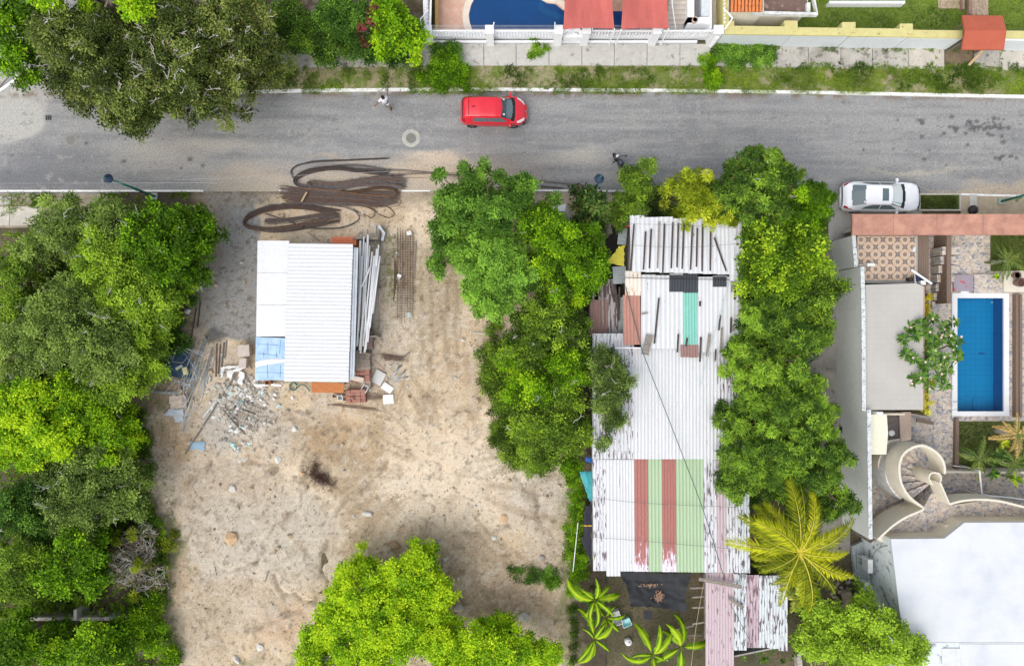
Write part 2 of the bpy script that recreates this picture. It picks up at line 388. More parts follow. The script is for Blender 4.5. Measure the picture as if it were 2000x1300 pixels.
lot = grid('dirt_lot', (236, 1180), (374, 1326), 2.6, lot_height, lot_color, SOIL)

g = NT('litter_ground'); g.set(.95, 0, .1)
f = g.noise(0.6, 6, .65); f2 = g.noise(9, 5, .7)
c = g.ramp(f, [(.3, (.06, .05, .035)), (.5, (.10, .085, .055)), (.7, (.16, .125, .085))])
c = g.mix(g.mask(f2, .5, .62), c, (.045, .06, .02)); c = g.mix(g.mask(g.noise(22, 3, .7), .6, .7), c, (.22, .18, .13)); g.color(c); g.bump(f2, .7, .06)
ground = part('ground', g.m, None, lambda b: b.add([(-600, -600, -.05), (600, -600, -.05), (600, 600, -.05), (-600, 600, -.05)], [(0, 1, 2, 3)])); tag(ground, kind='structure')

# road -----------------------------------------------------------
def kerb_n(X): return 181 + np.where(X > 1000, (X - 1000) * .0085, (1000 - X) * .0035)
def kerb_s(X): return 374 + np.where(X > 1500, (X - 1500) * .022, 0)
def road_color(X, Y):
    wx = X / 31.7; wy = Y / 31.7
    st = fbm(wx * .35, wy * 3.2, 200, 4); n = fbm(wx * 1.1, wy * 1.1, 203, 4); f = vnoise(wx * 11, wy * 11, 205)
    C = np.zeros(X.shape + (3,)) + np.array((.275, .278, .283))
    C = lerp(C, (.32, .32, .317), sst(.45, .65, st) * .8); C = lerp(C, (.215, .22, .226), sst(.5, .7, 1 - st) * .6); C = lerp(C, (.32, .315, .305), sst(.5, .7, n) * .35)
    C = lerp(C, (.45, .44, .42), sst(.7, .95, f) * .3); C = lerp(C, (.18, .18, .185), sst(.72, .95, vnoise(wx * 10, wy * 10, 208)) * .3)
    for ly in (225, 262, 302, 335): C = lerp(C, (.2, .205, .212), np.exp(-((Y - ly - 4 * np.sin(X / 300)) / 3.5) ** 2) * .35)
    for ly in (247, 280, 297): C = lerp(C, (.41, .405, .39), np.exp(-((Y - ly - 6 * (fbm(wx * .2, wy * 0, 209, 2) - .5)) / 2.2) ** 2) * .35 * sst(.4, .6, n))
    PX = X + 60 * (fbm(wx * .9, wy * .9, 211, 4) - .5); PY = Y + 34 * (fbm(wx * .9, wy * .9, 213, 4) - .5)
    def blob(cx, cy, rx, ry, c, a=1.0, e=.5):
        nonlocal C
        d = np.sqrt(((PX - cx) / rx) ** 2 + ((PY - cy) / ry) ** 2); C = lerp(C, c, (1 - sst(1 - e, 1 + e * .4, d)) * a)
    D = (.50, .41, .31)
    blob(330, 300, 110, 40, (.42, .39, .35), .6, .9); blob(430, 285, 90, 16, (.48, .44, .38), .5, .8); blob(500, 350, 110, 30, D, .65, .8); blob(850, 305, 55, 14, (.6, .5, .4), .9, .4)
    blob(850, 345, 130, 48, D, .95, .7); blob(960, 352, 80, 24, D, .8, .7); blob(680, 308, 90, 8, D, .5, .8); blob(700, 350, 120, 34, D, .8, .7); blob(600, 380, 200, 16, D, .8); blob(1120, 305, 80, 17, (.46, .43, .38), .75, .9); blob(1000, 330, 90, 40, (.38, .32, .26), .55, .9)
    blob(1960, 365, 90, 18, D, .8, .8); blob(1780, 332, 110, 7, (.48, .44, .36), .6, .7); blob(1930, 380, 120, 10, D, .8); blob(220, 345, 60, 20, (.3, .3, .27), .4, .9)
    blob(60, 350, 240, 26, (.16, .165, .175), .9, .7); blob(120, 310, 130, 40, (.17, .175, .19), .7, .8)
    C = lerp(C, (.46, .45, .42), (1 - sst(.85, 1.1, np.hypot((PX - 10) / 85, (PY - 225) / 55))) * .9)
    C = lerp(C, (.42, .41, .385), (1 - sst(.8, 1.1, np.hypot((PX - 75) / 28, (PY - 170) / 34))) * .7)
    C = lerp(C, (.20, .15, .11), np.exp(-((Y - kerb_n(X)) / 7) ** 2) * sst(.4, .6, fbm(wx * 2, wy * 2, 215, 3)) * .8)
    C = lerp(C, (.44, .385, .31), sst(335, 374, Y) * .8 * sst(385, 440, PX) * (1 - sst(950, 1050, PX)))
    rg = np.abs(fbm(wx * .5, wy * .9, 240, 4) - .5); C = lerp(C, (.13, .13, .135), (1 - sst(.003, .009, rg)) * .5 * sst(.45, .6, n)); C = lerp(C, (.36, .35, .33), sst(.66, .76, fbm(wx * 3, wy * 3, 243, 3)) * .5)
    for cx, cy, n_, sx, sy in ((1925, 250, 46, 34, 10), (1868, 246, 5, 8, 6), (1800, 245, 4, 18, 8), (1805, 300, 3, 24, 10), (1970, 308, 6, 26, 3), (1780, 300, 5, 60, 24), (230, 320, 9, 120, 24)):
        rr = np.random.default_rng(int(cx))
        for k in range(n_):
            ax, ay = rr.normal(cx, sx), rr.normal(cy, sy); s = rr.uniform(2.0, 4.6)
            C = lerp(C, (.11, .11, .112), (1 - sst(.7, 1.15, np.hypot((X - ax) / (s * 1.3), (Y - ay) / s))) * .85)
    return C
road = grid('road', (-400, 2400), (150, 384), 3.2, lambda X, Y: 0 * X + .0, road_color, soil_mat('asphalt', 90, .85))
side = grid('side_road', (-60, 190), (-300, 150), 3.4, lambda X, Y: 0 * X - .004, road_color, road.data.materials[0])

# kerbs, verges, pavements -----------------------------------------
CONC = pm('concrete_pale', (.50, .47, .41), (.38, .355, .31), 1.6, .85, spots=[((.22, .19, .15), 3.0, .60, .68, (1, 1, 1)), ((.10, .09, .08), 9.0, .66, .72, (1, 1, 1))])
CONC2 = pm('concrete_worn', (.42, .40, .36), (.27, .255, .23), 1.2, .88, spots=[((.16, .145, .12), 2.0, .55, .65, (1, 1, 1)), ((.07, .065, .06), 8.0, .62, .7, (1, 1, 1))])
WKERB = pm('kerb_paint', (.78, .78, .77), (.62, .61, .59), 4, .7, spots=[((.36, .34, .31), 5, .60, .68, (1, 1, 1)), ((.2, .18, .15), 14, .66, .72, (1, 1, 1))])
def kerb(name, pts, w=.16, z=.13):
    o = part(name, WKERB, None, lambda b: b.strip([W(*p) for p in pts], w, -.04, z)); tag(o, kind='structure'); return o
kerb('north_kerb', [(286, 186), (330, 185), (450, 181), (600, 178), (820, 176), (1000, 176), (1300, 178), (1600, 182), (1800, 186), (2000, 190), (2400, 200)], .19)
kerb('south_kerb', [(-400, 373), (0, 373), (200, 373), (398, 373)], .11, .05)
kerb('south_kerb', [(545, 373), (640, 373)], .09, .035); kerb('south_kerb', [(785, 373), (840, 373)], .09, .035)
kerb('south_kerb', [(1030, 372), (1150, 373), (1330, 374), (1620, 376)], .11, .05)
kerb('south_kerb', [(1875, 380), (1940, 382), (2000, 383), (2400, 388)], .13, .09)
def verge_color(X, Y):
    wx = X / 31.7; wy = Y / 31.7; n = fbm(wx * .9, wy * .9, 301, 4); n2 = fbm(wx * 3, wy * 3, 303, 3)
    C = np.zeros(X.shape + (3,)) + np.array((.30, .27, .16)); C = lerp(C, (.17, .21, .06), sst(.40, .55, n)); C = lerp(C, (.36, .31, .21), sst(.5, .65, n2) * .7)
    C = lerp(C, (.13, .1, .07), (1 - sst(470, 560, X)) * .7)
    return C
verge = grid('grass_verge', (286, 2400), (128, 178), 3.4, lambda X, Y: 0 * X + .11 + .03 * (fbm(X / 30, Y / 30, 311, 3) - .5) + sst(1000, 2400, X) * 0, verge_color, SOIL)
vedge = grid('grass_verge', (1500, 2400), (176, 195), 3.4, lambda X, Y: np.where(Y < kerb_n(X) - 3, .105, -.02), verge_color, SOIL)
def slab_row(name, xs, ytop, ybot, z, mat, n_sub=1, jit=.012, grp=None, parent=None):
    for i, (a, b) in enumerate(zip(xs[:-1], xs[1:])):
        yt0 = ytop(a); yb0 = ybot(a); yt1 = ytop(b); yb1 = ybot(b); zz = z + random.uniform(-jit, jit)
        m = MB(); g_ = .55
        m.prism([W(a + g_, yt0, 0)[:2], W(b - g_, yt1, 0)[:2], W(b - g_, yb1, 0)[:2], W(a + g_, yb0, 0)[:2]], -.04, zz)
        m.build('slab', mat if not isinstance(mat, list) else random.choice(mat), parent)
pav = part('pavement', pm('pavement_bed', (.10, .10, .06)), None, lambda b: b.box(WX(525), WX(2400), WY(131), WY(84), -.04, .085)); tag(pav, kind='structure')
CONC3 = pm('concrete_pave', (.47, .46, .43), (.39, .38, .355), 2.4, .85, spots=[((.24, .22, .19), 2.3, .57, .70, (1, 1, 1)), ((.12, .11, .1), 8, .68, .74, (1, 1, 1))])
slab_row('slab', [526, 630, 692, 756, 815], lambda x: 92, lambda x: 134.5 - (x - 526) * .008, .125, CONC2, parent=pav)
slab_row('slab', [818, 882, 945, 1008, 1072, 1136, 1199, 1263, 1327, 1388], lambda x: 88, lambda x: 130, .14, CONC3, parent=pav)
slab_row('slab', [1392, 1454, 1514, 1577, 1640, 1702, 1772, 1842], lambda x: 92 + (x - 1392) * .01, lambda x: 132.5 + (x - 1392) * .012, .13, [CONC2, CONC], parent=pav)
slab_row('slab', [1900, 1950, 2012, 2075, 2140, 2200], lambda x: 97, lambda x: 139, .13, [CONC2, CONC], parent=pav)
mdm = pm('damp_earth', (.20, .15, .09), (.12, .09, .06), 3)
part('soil_gap', mdm, pav, lambda b: b.box(WX(1844), WX(1898), WY(139), WY(98), 0, .10))
# litter bank behind the pavement, top middle
bank = grid('earth_bank', (180, 835), (-120, 96), 5, lambda X, Y: .1 + .25 * fbm(X / 40, Y / 40, 320, 3) * (1 - sst(80, 96, Y)), lambda X, Y: lerp(lerp(np.zeros(X.shape + (3,)) + np.array((.12, .09, .06)), (.3, .26, .21), sst(.5, .7, fbm(X / 20, Y / 20, 322, 4)) * .8), (.06, .07, .03), sst(.5, .6, fbm(X / 12, Y / 12, 324, 3)) * .6), SOIL)
# south side pavements
spav = part('south_pavement', pm('pavement_bed2', (.30, .26, .2), (.18, .15, .1), 3), None, lambda b: b.box(WX(-400), WX(300), WY(445), WY(378), -.04, .03)); tag(spav, kind='structure')
slab_row('slab', [-60, 20, 84], lambda x: 404, lambda x: 441, .06, [CONC], parent=spav)
slab_row('slab', [300, 335], lambda x: 402, lambda x: 425, .06, [CONC2], parent=spav)
spav2 = part('south_pavement', pm('pavement_bed3', (.36, .30, .235), (.24, .2, .14), 3), None, lambda b: b.box(WX(1050), WX(1400), WY(440), WY(378), -.04, .045)); tag(spav2, kind='structure')
slab_row('slab', [1060, 1132, 1205, 1280], lambda x: 382, lambda x: 434, .07, [pm('concrete_sandy', (.50, .42, .33), (.4, .33, .26), 2)], parent=spav2)
# driveway and alley by the perimeter wall
DRV = pm('concrete_drive', (.36, .35, .33), (.29, .28, .265), .8, .85, spots=[((.2, .19, .18), 1.5, .6, .7, (3, .5, 1))])
drive = part('driveway', DRV, None, lambda b: b.prism([W(1618, 378)[:2], W(1800, 380)[:2], W(1800, 470)[:2], W(1618, 470)[:2]], -.04, .02)); tag(drive, kind='structure')
alley = part('alley', pm('alley_concrete', (.27, .255, .23), (.17, .16, .14), 1, .9, spots=[((.08, .075, .065), 3, .58, .68, (1, 1, 1))]), None, lambda b: b.box(WX(1560), WX(1660), WY(1080), WY(471), -.03, .03)); tag(alley, kind='structure')
# ------------------------------------------------------------------ tin sheds and houses
def sheet_mesh(w, l, period=.18, amp=.022, flat=.35, nseg=3, warp=0.0, th=.0):
    """ribbed sheet, ribs along y, centred on its origin, w across x, l along y"""
    xs = []; zs = []; n = max(1, round(w / period)); p = w / n
    for i in range(n):
        for t, z in ((0, 0), (flat, 0), (flat + .14, 1), (.86, 1)): xs.append(-w / 2 + (i + t) * p); zs.append(z * amp)
    xs.append(w / 2); zs.append(0)
    V = []; F = []; m = len(xs)
    for j in range(nseg + 1):
        y = -l / 2 + l * j / nseg
        for x, z in zip(xs, zs): V.append((x, y, z + (random.uniform(-warp, warp) if warp else 0)))
    for j in range(nseg):
        for i in range(m - 1): F.append((j * m + i, j * m + i + 1, (j + 1) * m + i + 1, (j + 1) * m + i))
    me = bpy.data.meshes.new('sheet'); me.from_pydata(V, [], F); return me
def tin(name, base, rust=(.10, .055, .05), amt=.0, dirt=.2, stretch=(7, .8, 1), scale=2.0, rough=.45, thr=None, metal=0.0, spec=.4, groove=.32):
    """painted sheet metal; amt 0..1 how much has flaked to rust in streaks along y"""
    if name in _pm: return _pm[name]
    t = NT(name); t.set(rough, metal, spec)
    f = t.noise(1.1, 4, .6, (2, .5, 1)); c = t.mix(t.mul(t.mask(f, .35, .7), dirt) if hasattr(t, 'mul') else t.mask(f, .35, .7), base, sc3(base, 1 - dirt))
    f2 = t.noise(26, 3, .7, (1, .25, 1)); c = t.mix(.18 + dirt * .3, c, t.ramp(f2, [(.3, sc3(base, .55)), (.65, sc3(base, 1.15))]))
    if amt > 0:
        a = .80 - .36 * amt; n1 = t.noise(scale * .8, 3, .5, stretch); c = t.mix(t.mask(n1, a, a + .035), c, rust)
        n2 = t.noise(scale * 4, 4, .6, (2.2, .9, 1)); c = t.mix(t.mask(n2, .86 - .26 * amt, .9 - .26 * amt), c, sc3(rust, .6))
    sz_ = t.new('ShaderNodeSeparateXYZ'); t.link(t.coord(rnd=False), sz_.inputs[0]); vm = t.mask(sz_.outputs[2], .012, .001); vn = t.mul(vm, groove)  # valley dirt that also puts rib shade into the colour
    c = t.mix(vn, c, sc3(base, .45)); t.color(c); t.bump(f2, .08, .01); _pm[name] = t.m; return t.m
NT.mul = lambda s, a, k: (lambda n: (setattr(n.inputs[1], "default_value", k), s.link(a, n.inputs[0]), n.outputs[0])[2])(s.new("ShaderNodeMath", operation="MULTIPLY"))
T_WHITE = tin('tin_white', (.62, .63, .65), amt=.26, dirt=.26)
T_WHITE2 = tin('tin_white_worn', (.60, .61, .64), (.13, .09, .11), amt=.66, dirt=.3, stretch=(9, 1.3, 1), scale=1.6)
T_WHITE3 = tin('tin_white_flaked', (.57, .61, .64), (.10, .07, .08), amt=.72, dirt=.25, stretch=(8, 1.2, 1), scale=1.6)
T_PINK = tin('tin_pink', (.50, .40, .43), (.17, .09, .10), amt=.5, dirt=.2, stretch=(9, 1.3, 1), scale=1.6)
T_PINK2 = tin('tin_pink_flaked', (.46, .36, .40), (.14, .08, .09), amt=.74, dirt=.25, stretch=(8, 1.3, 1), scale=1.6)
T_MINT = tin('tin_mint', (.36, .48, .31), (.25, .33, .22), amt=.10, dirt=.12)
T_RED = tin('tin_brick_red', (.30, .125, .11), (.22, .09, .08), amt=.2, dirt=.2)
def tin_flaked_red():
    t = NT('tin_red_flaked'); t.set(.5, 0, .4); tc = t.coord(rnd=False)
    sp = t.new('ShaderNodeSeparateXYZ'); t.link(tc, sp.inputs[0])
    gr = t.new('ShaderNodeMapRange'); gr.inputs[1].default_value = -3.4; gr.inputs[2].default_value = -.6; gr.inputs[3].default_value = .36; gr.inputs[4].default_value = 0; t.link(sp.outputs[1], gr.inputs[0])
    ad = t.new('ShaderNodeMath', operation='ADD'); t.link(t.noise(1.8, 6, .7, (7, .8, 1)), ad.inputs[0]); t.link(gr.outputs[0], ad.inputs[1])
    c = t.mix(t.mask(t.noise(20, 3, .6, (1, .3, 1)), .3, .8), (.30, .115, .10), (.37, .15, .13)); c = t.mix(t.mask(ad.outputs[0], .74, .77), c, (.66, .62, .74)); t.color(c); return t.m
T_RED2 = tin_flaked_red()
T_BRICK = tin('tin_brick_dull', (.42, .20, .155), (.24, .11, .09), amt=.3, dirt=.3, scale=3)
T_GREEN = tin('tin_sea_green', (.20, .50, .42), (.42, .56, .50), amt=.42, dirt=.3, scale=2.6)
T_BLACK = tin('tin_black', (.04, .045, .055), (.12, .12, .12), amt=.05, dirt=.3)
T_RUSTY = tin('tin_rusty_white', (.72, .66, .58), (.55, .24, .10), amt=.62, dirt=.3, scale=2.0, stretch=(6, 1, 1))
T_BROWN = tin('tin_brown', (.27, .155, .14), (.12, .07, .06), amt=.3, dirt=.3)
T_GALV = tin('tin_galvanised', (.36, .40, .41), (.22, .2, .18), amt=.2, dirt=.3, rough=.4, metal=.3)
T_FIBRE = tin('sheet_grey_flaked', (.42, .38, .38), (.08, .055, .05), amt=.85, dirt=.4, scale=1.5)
T_CLEAN = pm('roof_clean_white', (.59, .60, .625), (.56, .57, .60), 1.0, .4, bump=.03, spec=.5)
WALLM = pm('block_wall', (.34, .33, .31), (.25, .24, .22), 1.5, .9)
WOOD = pm('wood_dark', (.075, .06, .055), (.04, .032, .03), 6, .85, stretch=(1, 1, 1), bump=.5, spots=[((.20, .18, .16), 12, .6, .7, (1, 1, 1))])
WOODG = pm('wood_grey', (.27, .24, .21), (.16, .14, .12), 7, .85, bump=.5)
WOODL = pm('wood_light', (.50, .37, .22), (.36, .25, .14), 7, .8, bump=.3)
def rsheet(parent, x0, x1, y0, y1, z, mat, ribs='y', period=.18, amp=.022, tilt=0.0, name='roof_sheet', rot=0.0, warp=0.0, label=None, nseg=3):
    """one sheet covering the photo rectangle at height z; tilt = fall toward the south"""
    a = W(x0, y0, z); b = W(x1, y1, z); w = abs(b.x - a.x); l = abs(b.y - a.y); c = (a + b) / 2
    if ribs == 'y': me = sheet_mesh(w, l, period, amp, nseg=nseg, warp=warp); r = (tilt, 0, rot)
    else: me = sheet_mesh(l, w, period, amp, nseg=nseg, warp=warp); r = (0, tilt, math.pi / 2 + rot)
    me.materials.append(mat); o = bpy.data.objects.new(name, me); col.objects.link(o); o.parent = parent
    o.matrix_parent_inverse = Matrix.LocRotScale(parent.location, parent.rotation_euler, None).inverted()
    o.location = c; o.rotation_euler = r
    if label: o['label'] = label
    return o

# contractor's shed -----------------------------------------------------------
c = W(600, 608, 0); shed = empty('site_shed', (c.x, c.y, gz(c.x, c.y)), 'contractor shed with ribbed white roof, smooth side strip and blue sheet corner', 'shed')
Z = 2.5
part('wall', WALLM, shed, lambda b: [b.strip([W(508, 478, Z), W(508, 735, Z)], .12, 0, Z - .06), b.strip([W(682, 484, Z), W(677, 738, Z)], .12, 0, Z - .06), b.strip([W(512, 481, Z), W(678, 488, Z)], .12, 0, Z - .06), b.strip([W(512, 732, Z), W(673, 737, Z)], .12, 0, Z - .06)])
for y0, y1 in ((470, 532), (532.5, 595), (595.5, 657)):
    o = part('roof_panel', T_CLEAN, shed, lambda b: b.prism([W(503 - (y0 - 470) * .015, y0, Z)[:2], W(565 - (y0 - 470) * .03, y0, Z)[:2], W(564 - (y1 - 470) * .03, y1, Z)[:2], W(503 - (y1 - 470) * .015, y1, Z)[:2]], Z - .04, Z))
n = 9; ys = np.linspace(476, 745, n + 1)
for i in range(n):
    ym = (ys[i] + ys[i + 1]) / 2; xl = 564 - (ym - 470) * .035; xr = 690 - (ym - 470) * .034
    rsheet(shed, xl, xr, ys[i] - .4, ys[i + 1], Z + .05, T_CLEAN, 'x', .20, .034, rot=-.012, nseg=1)
part('gutter_ledge', pm('galv_grey', (.42, .46, .50), (.33, .36, .40), 2, .4, metal=.2), shed, lambda b: [b.prism([W(689, 482, Z)[:2], W(699, 484, Z)[:2], W(691, 738, Z)[:2], W(681, 742, Z)[:2]], Z - .16, Z - .06), b.prism([W(691.5, 484, Z)[:2], W(694.5, 484, Z)[:2], W(686.5, 738, Z)[:2], W(683.5, 740, Z)[:2]], Z - .06, Z - .02), b.prism([W(697, 484, Z)[:2], W(699.5, 484, Z)[:2], W(691.5, 738, Z)[:2], W(689, 740, Z)[:2]], Z - .06, Z - .03)])
def bluepanel():
    t = NT('blue_sheet'); t.set(.25, 0, .5); c = t.mix(t.mask(t.noise(2, 3, .5), .3, .7), (.24, .38, .58), (.34, .48, .66)); t.color(c); return t.m
BLU = bluepanel()
part('blue_sheet', BLU, shed, lambda b: b.prism([W(499.5, 658, Z)[:2], W(558, 660, Z)[:2], W(556, 742, Z)[:2], W(498, 742, Z)[:2]], Z - .035, Z - .005))
part('seam_grid', pm('blue_dark', (.12, .22, .36)), shed, lambda b: [b.bar(W(x0, y0, Z + .003), W(x1, y1, Z + .003), .02, .014) for x0, y0, x1, y1 in ((503, 672, 545, 674), (503, 690, 543, 694), (500, 727, 552, 728), (523, 668, 523, 690), (548, 664, 546, 690), (515, 688, 515, 698), (540, 688, 540, 698), (522, 712, 523, 738), (548, 712, 547, 738))])
part('white_strip', pm('strip_white', (.75, .72, .66), (.6, .56, .5), 8), shed, lambda b: b.prism([W(499, 706, Z)[:2], W(526, 701, Z)[:2], W(556, 701, Z)[:2], W(556, 707, Z)[:2], W(520, 712, Z)[:2], W(499, 717, Z)[:2]], Z, Z + .02))

# the long tin house -----------------------------------------------------------
c = W(1310, 780, 0); house = empty('tin_house', (c.x, c.y, 0), 'long patchwork house roofed with white, red, mint and black corrugated sheets', 'house')
ZA, ZB, ZC, ZD = 3.75, 3.45, 3.1, 2.95
part('wall', WALLM, house, lambda b: [b.strip([W(1238, 440, 3), W(1222, 680, 3), W(1172, 690, 3), W(1165, 1100, 3), W(1450, 1105, 3)], .15, 0, 2.75), b.strip([W(1240, 436, 3), W(1435, 440, 3), W(1440, 680, 3), W(1450, 700, 3), W(1452, 1100, 3)], .15, 0, 2.75)])
part('floor', pm('dark_floor', (.06, .055, .05)), house, lambda b: b.box(WX(1175, 0), WX(1440, 0), WY(1090, 0), WY(450, 0), 0, .04))
# section A: upper white roof
xs = [1231, 1259, 1287, 1315, 1343, 1371, 1399, 1423, 1446]
for i in range(8):
    a, b_ = xs[i], xs[i + 1]; off = i * 1.4
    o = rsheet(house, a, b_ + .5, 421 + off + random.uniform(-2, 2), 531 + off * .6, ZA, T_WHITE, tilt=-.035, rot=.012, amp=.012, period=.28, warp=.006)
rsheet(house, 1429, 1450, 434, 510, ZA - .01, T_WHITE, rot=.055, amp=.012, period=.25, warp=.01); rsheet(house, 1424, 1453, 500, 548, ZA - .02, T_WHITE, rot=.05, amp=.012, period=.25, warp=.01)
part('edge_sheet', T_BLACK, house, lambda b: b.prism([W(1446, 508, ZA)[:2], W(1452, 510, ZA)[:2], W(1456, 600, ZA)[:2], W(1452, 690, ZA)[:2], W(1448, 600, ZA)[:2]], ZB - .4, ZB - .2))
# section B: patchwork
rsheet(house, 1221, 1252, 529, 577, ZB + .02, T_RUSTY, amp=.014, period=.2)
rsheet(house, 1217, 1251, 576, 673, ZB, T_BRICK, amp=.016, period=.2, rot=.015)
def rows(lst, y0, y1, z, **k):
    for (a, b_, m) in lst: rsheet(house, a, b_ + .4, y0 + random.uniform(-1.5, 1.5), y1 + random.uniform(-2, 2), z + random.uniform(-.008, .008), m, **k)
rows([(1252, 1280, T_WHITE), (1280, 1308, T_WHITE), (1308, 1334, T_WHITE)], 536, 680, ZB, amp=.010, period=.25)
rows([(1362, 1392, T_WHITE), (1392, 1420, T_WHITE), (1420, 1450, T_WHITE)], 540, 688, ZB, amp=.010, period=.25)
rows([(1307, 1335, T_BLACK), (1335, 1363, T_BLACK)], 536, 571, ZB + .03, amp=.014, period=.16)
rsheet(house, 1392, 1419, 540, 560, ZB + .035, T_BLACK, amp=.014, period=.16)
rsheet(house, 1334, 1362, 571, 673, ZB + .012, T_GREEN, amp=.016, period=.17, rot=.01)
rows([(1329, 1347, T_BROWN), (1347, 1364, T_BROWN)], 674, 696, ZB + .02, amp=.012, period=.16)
# section C: ribbed white roof
cols = list(np.arange(1157, 1432, 27.0))
for i, a in enumerate(cols):
    b_ = min(a + 27, 1462); y0 = 651 if a < 1212 else 679
    mt = T_WHITE2 if (a < 1212 or a > 1395) else T_WHITE
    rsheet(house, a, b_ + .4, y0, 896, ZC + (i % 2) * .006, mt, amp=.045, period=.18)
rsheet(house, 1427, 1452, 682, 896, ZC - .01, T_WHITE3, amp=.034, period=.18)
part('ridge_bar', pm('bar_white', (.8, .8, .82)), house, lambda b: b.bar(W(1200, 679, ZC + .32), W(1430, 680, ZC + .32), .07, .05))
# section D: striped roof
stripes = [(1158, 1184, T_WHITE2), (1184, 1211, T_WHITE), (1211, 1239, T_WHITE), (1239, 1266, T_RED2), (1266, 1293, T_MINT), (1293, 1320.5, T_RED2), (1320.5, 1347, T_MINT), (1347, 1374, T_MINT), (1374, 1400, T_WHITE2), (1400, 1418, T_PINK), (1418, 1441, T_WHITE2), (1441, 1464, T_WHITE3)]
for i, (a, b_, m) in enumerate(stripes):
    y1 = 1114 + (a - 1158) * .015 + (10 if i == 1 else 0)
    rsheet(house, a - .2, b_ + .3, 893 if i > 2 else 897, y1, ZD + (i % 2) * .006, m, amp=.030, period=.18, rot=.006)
# lower left shed roofs beside the house
c = W(1190, 600, 0); lean = empty('lean_to', (c.x, c.y, 0), 'low decayed lean to of brown and grey sheets left of the upper white roof', 'shed')
part('wall', WALLM, lean, lambda b: b.strip([W(1160, 560, 2.4), W(1160, 650, 2.4), W(1210, 650, 2.4)], .12, 0, 2.15))
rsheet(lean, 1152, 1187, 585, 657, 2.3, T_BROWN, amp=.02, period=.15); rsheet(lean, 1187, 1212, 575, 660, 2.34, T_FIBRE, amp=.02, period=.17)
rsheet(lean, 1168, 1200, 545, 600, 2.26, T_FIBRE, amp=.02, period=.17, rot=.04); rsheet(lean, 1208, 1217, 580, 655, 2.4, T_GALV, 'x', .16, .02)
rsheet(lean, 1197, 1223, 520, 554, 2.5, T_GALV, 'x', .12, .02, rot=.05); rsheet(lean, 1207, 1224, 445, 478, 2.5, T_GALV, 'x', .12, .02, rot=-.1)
part('rotten_board', WOOD, lean, lambda b: [b.bar(W(1200, 556, 2.55), W(1206, 600, 2.55), .16, .04), b.bar(W(1192, 555, 2.5), W(1200, 590, 2.5), .12, .03), b.bar(W(1210, 560, 2.5), W(1208, 626, 2.5), .10, .03)])
part('white_strip', WOODG, lean, lambda b: b.bar(W(1176, 556, 2.5), W(1178, 636, 2.5), .10, .04))
# annex bottom right
c = W(1450, 1200, 0); annex = empty('tin_annex', (c.x, c.y, 0), 'low annex of flaking pink and pale blue corrugated sheets south of the striped roof', 'shed')
ZE = 2.2
part('wall', WALLM, annex, lambda b: b.strip([W(1395, 1140, 2), W(1395, 1290, 2), W(1530, 1262, 2), W(1530, 1130, 2)], .12, 0, 1.95))
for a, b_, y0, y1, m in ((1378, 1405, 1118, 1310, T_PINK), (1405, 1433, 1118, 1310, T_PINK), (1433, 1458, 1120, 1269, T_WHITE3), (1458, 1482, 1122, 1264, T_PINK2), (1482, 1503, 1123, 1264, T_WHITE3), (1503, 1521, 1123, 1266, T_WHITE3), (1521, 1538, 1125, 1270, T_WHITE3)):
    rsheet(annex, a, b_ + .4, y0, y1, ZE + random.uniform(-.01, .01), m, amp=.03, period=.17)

# perimeter wall and the right hand property ---------------------------------------------
CREAM = pm('cream_render', (.66, .61, .50), (.60, .55, .45), 1.5, .8, bump=.15); CREAMW = pm('cream_cap', (.62, .58, .49), (.56, .52, .44), 3, .7)
WALLG = pm('wall_grey_green', (.66, .69, .67), (.60, .625, .60), .7, .85, bump=.12, spots=[((.55, .58, .56), .8, .55, .75, (1, 1, .3))])
COPING = pm('coping_stained', (.66, .68, .68), (.42, .46, .48), 3, .7, spots=[((.15, .17, .19), 7, .55, .64, (1, 1, 1))])
pw = empty('perimeter_wall', W(1685, 760, 0), 'tall grey green perimeter wall with stained white coping between the trees and the pool property', 'wall')
def pwall(pts, z, th=.16):
    P = [W(x, y, z) for x, y in pts]
    part('wall_face', WALLG, pw, lambda b: b.strip(P, th, 0, z - .03)); part('coping', COPING, pw, lambda b: b.strip(P, th + .06, z - .03, z + .03))
pwall([(1667, 460), (1672, 521)], 2.6); pwall([(1684, 521), (1686, 610), (1687, 802)], 3.1); pwall([(1697, 800), (1698, 900), (1700, 1052)], 3.2)
part('wall_return', WALLG, pw, lambda b: [b.bar(W(1672, 521, 1.3), W(1686, 521, 1.3), .16, 2.6), b.bar(W(1686, 801, 1.5), W(1698, 801, 1.5), .16, 3.0)])
# terracotta canopy
def rust_mat():
    t = NT('terracotta_roof'); t.set(.6, .0, .3); c = t.ramp(t.noise(1.6, 6, .65), [(.3, (.29, .145, .11)), (.5, (.40, .20, .145)), (.7, (.50, .27, .19))]); c = t.mix(t.mask(t.noise(9, 5, .7), .5, .75), c, (.36, .22, .19)); t.color(c); t.bump(t.noise(30, 3, .6), .15, .01); return t.m
can = empty('gate_canopy', W(1830, 440, 0), 'long terracotta coloured canopy roof over the gate of the pool property', 'canopy')
part('roof', rust_mat(), can, lambda b: b.prism([W(1665, 418, 2.9)[:2], W(2200, 418, 2.9)[:2], W(2200, 458, 2.9)[:2], W(1665, 459, 2.9)[:2]], 2.72, 2.9))
part('ridge_seam', pm('terracotta_dark', (.30, .15, .11)), can, lambda b: [b.bar(W(x, 419, 2.905), W(x, 458, 2.905), .012, .012) for x in (1745, 1830, 1920)])
part('gate_wall', CREAM, can, lambda b: b.strip([W(1690, 440, 2.7), W(2200, 440, 2.7)], .2, 0, 2.72))
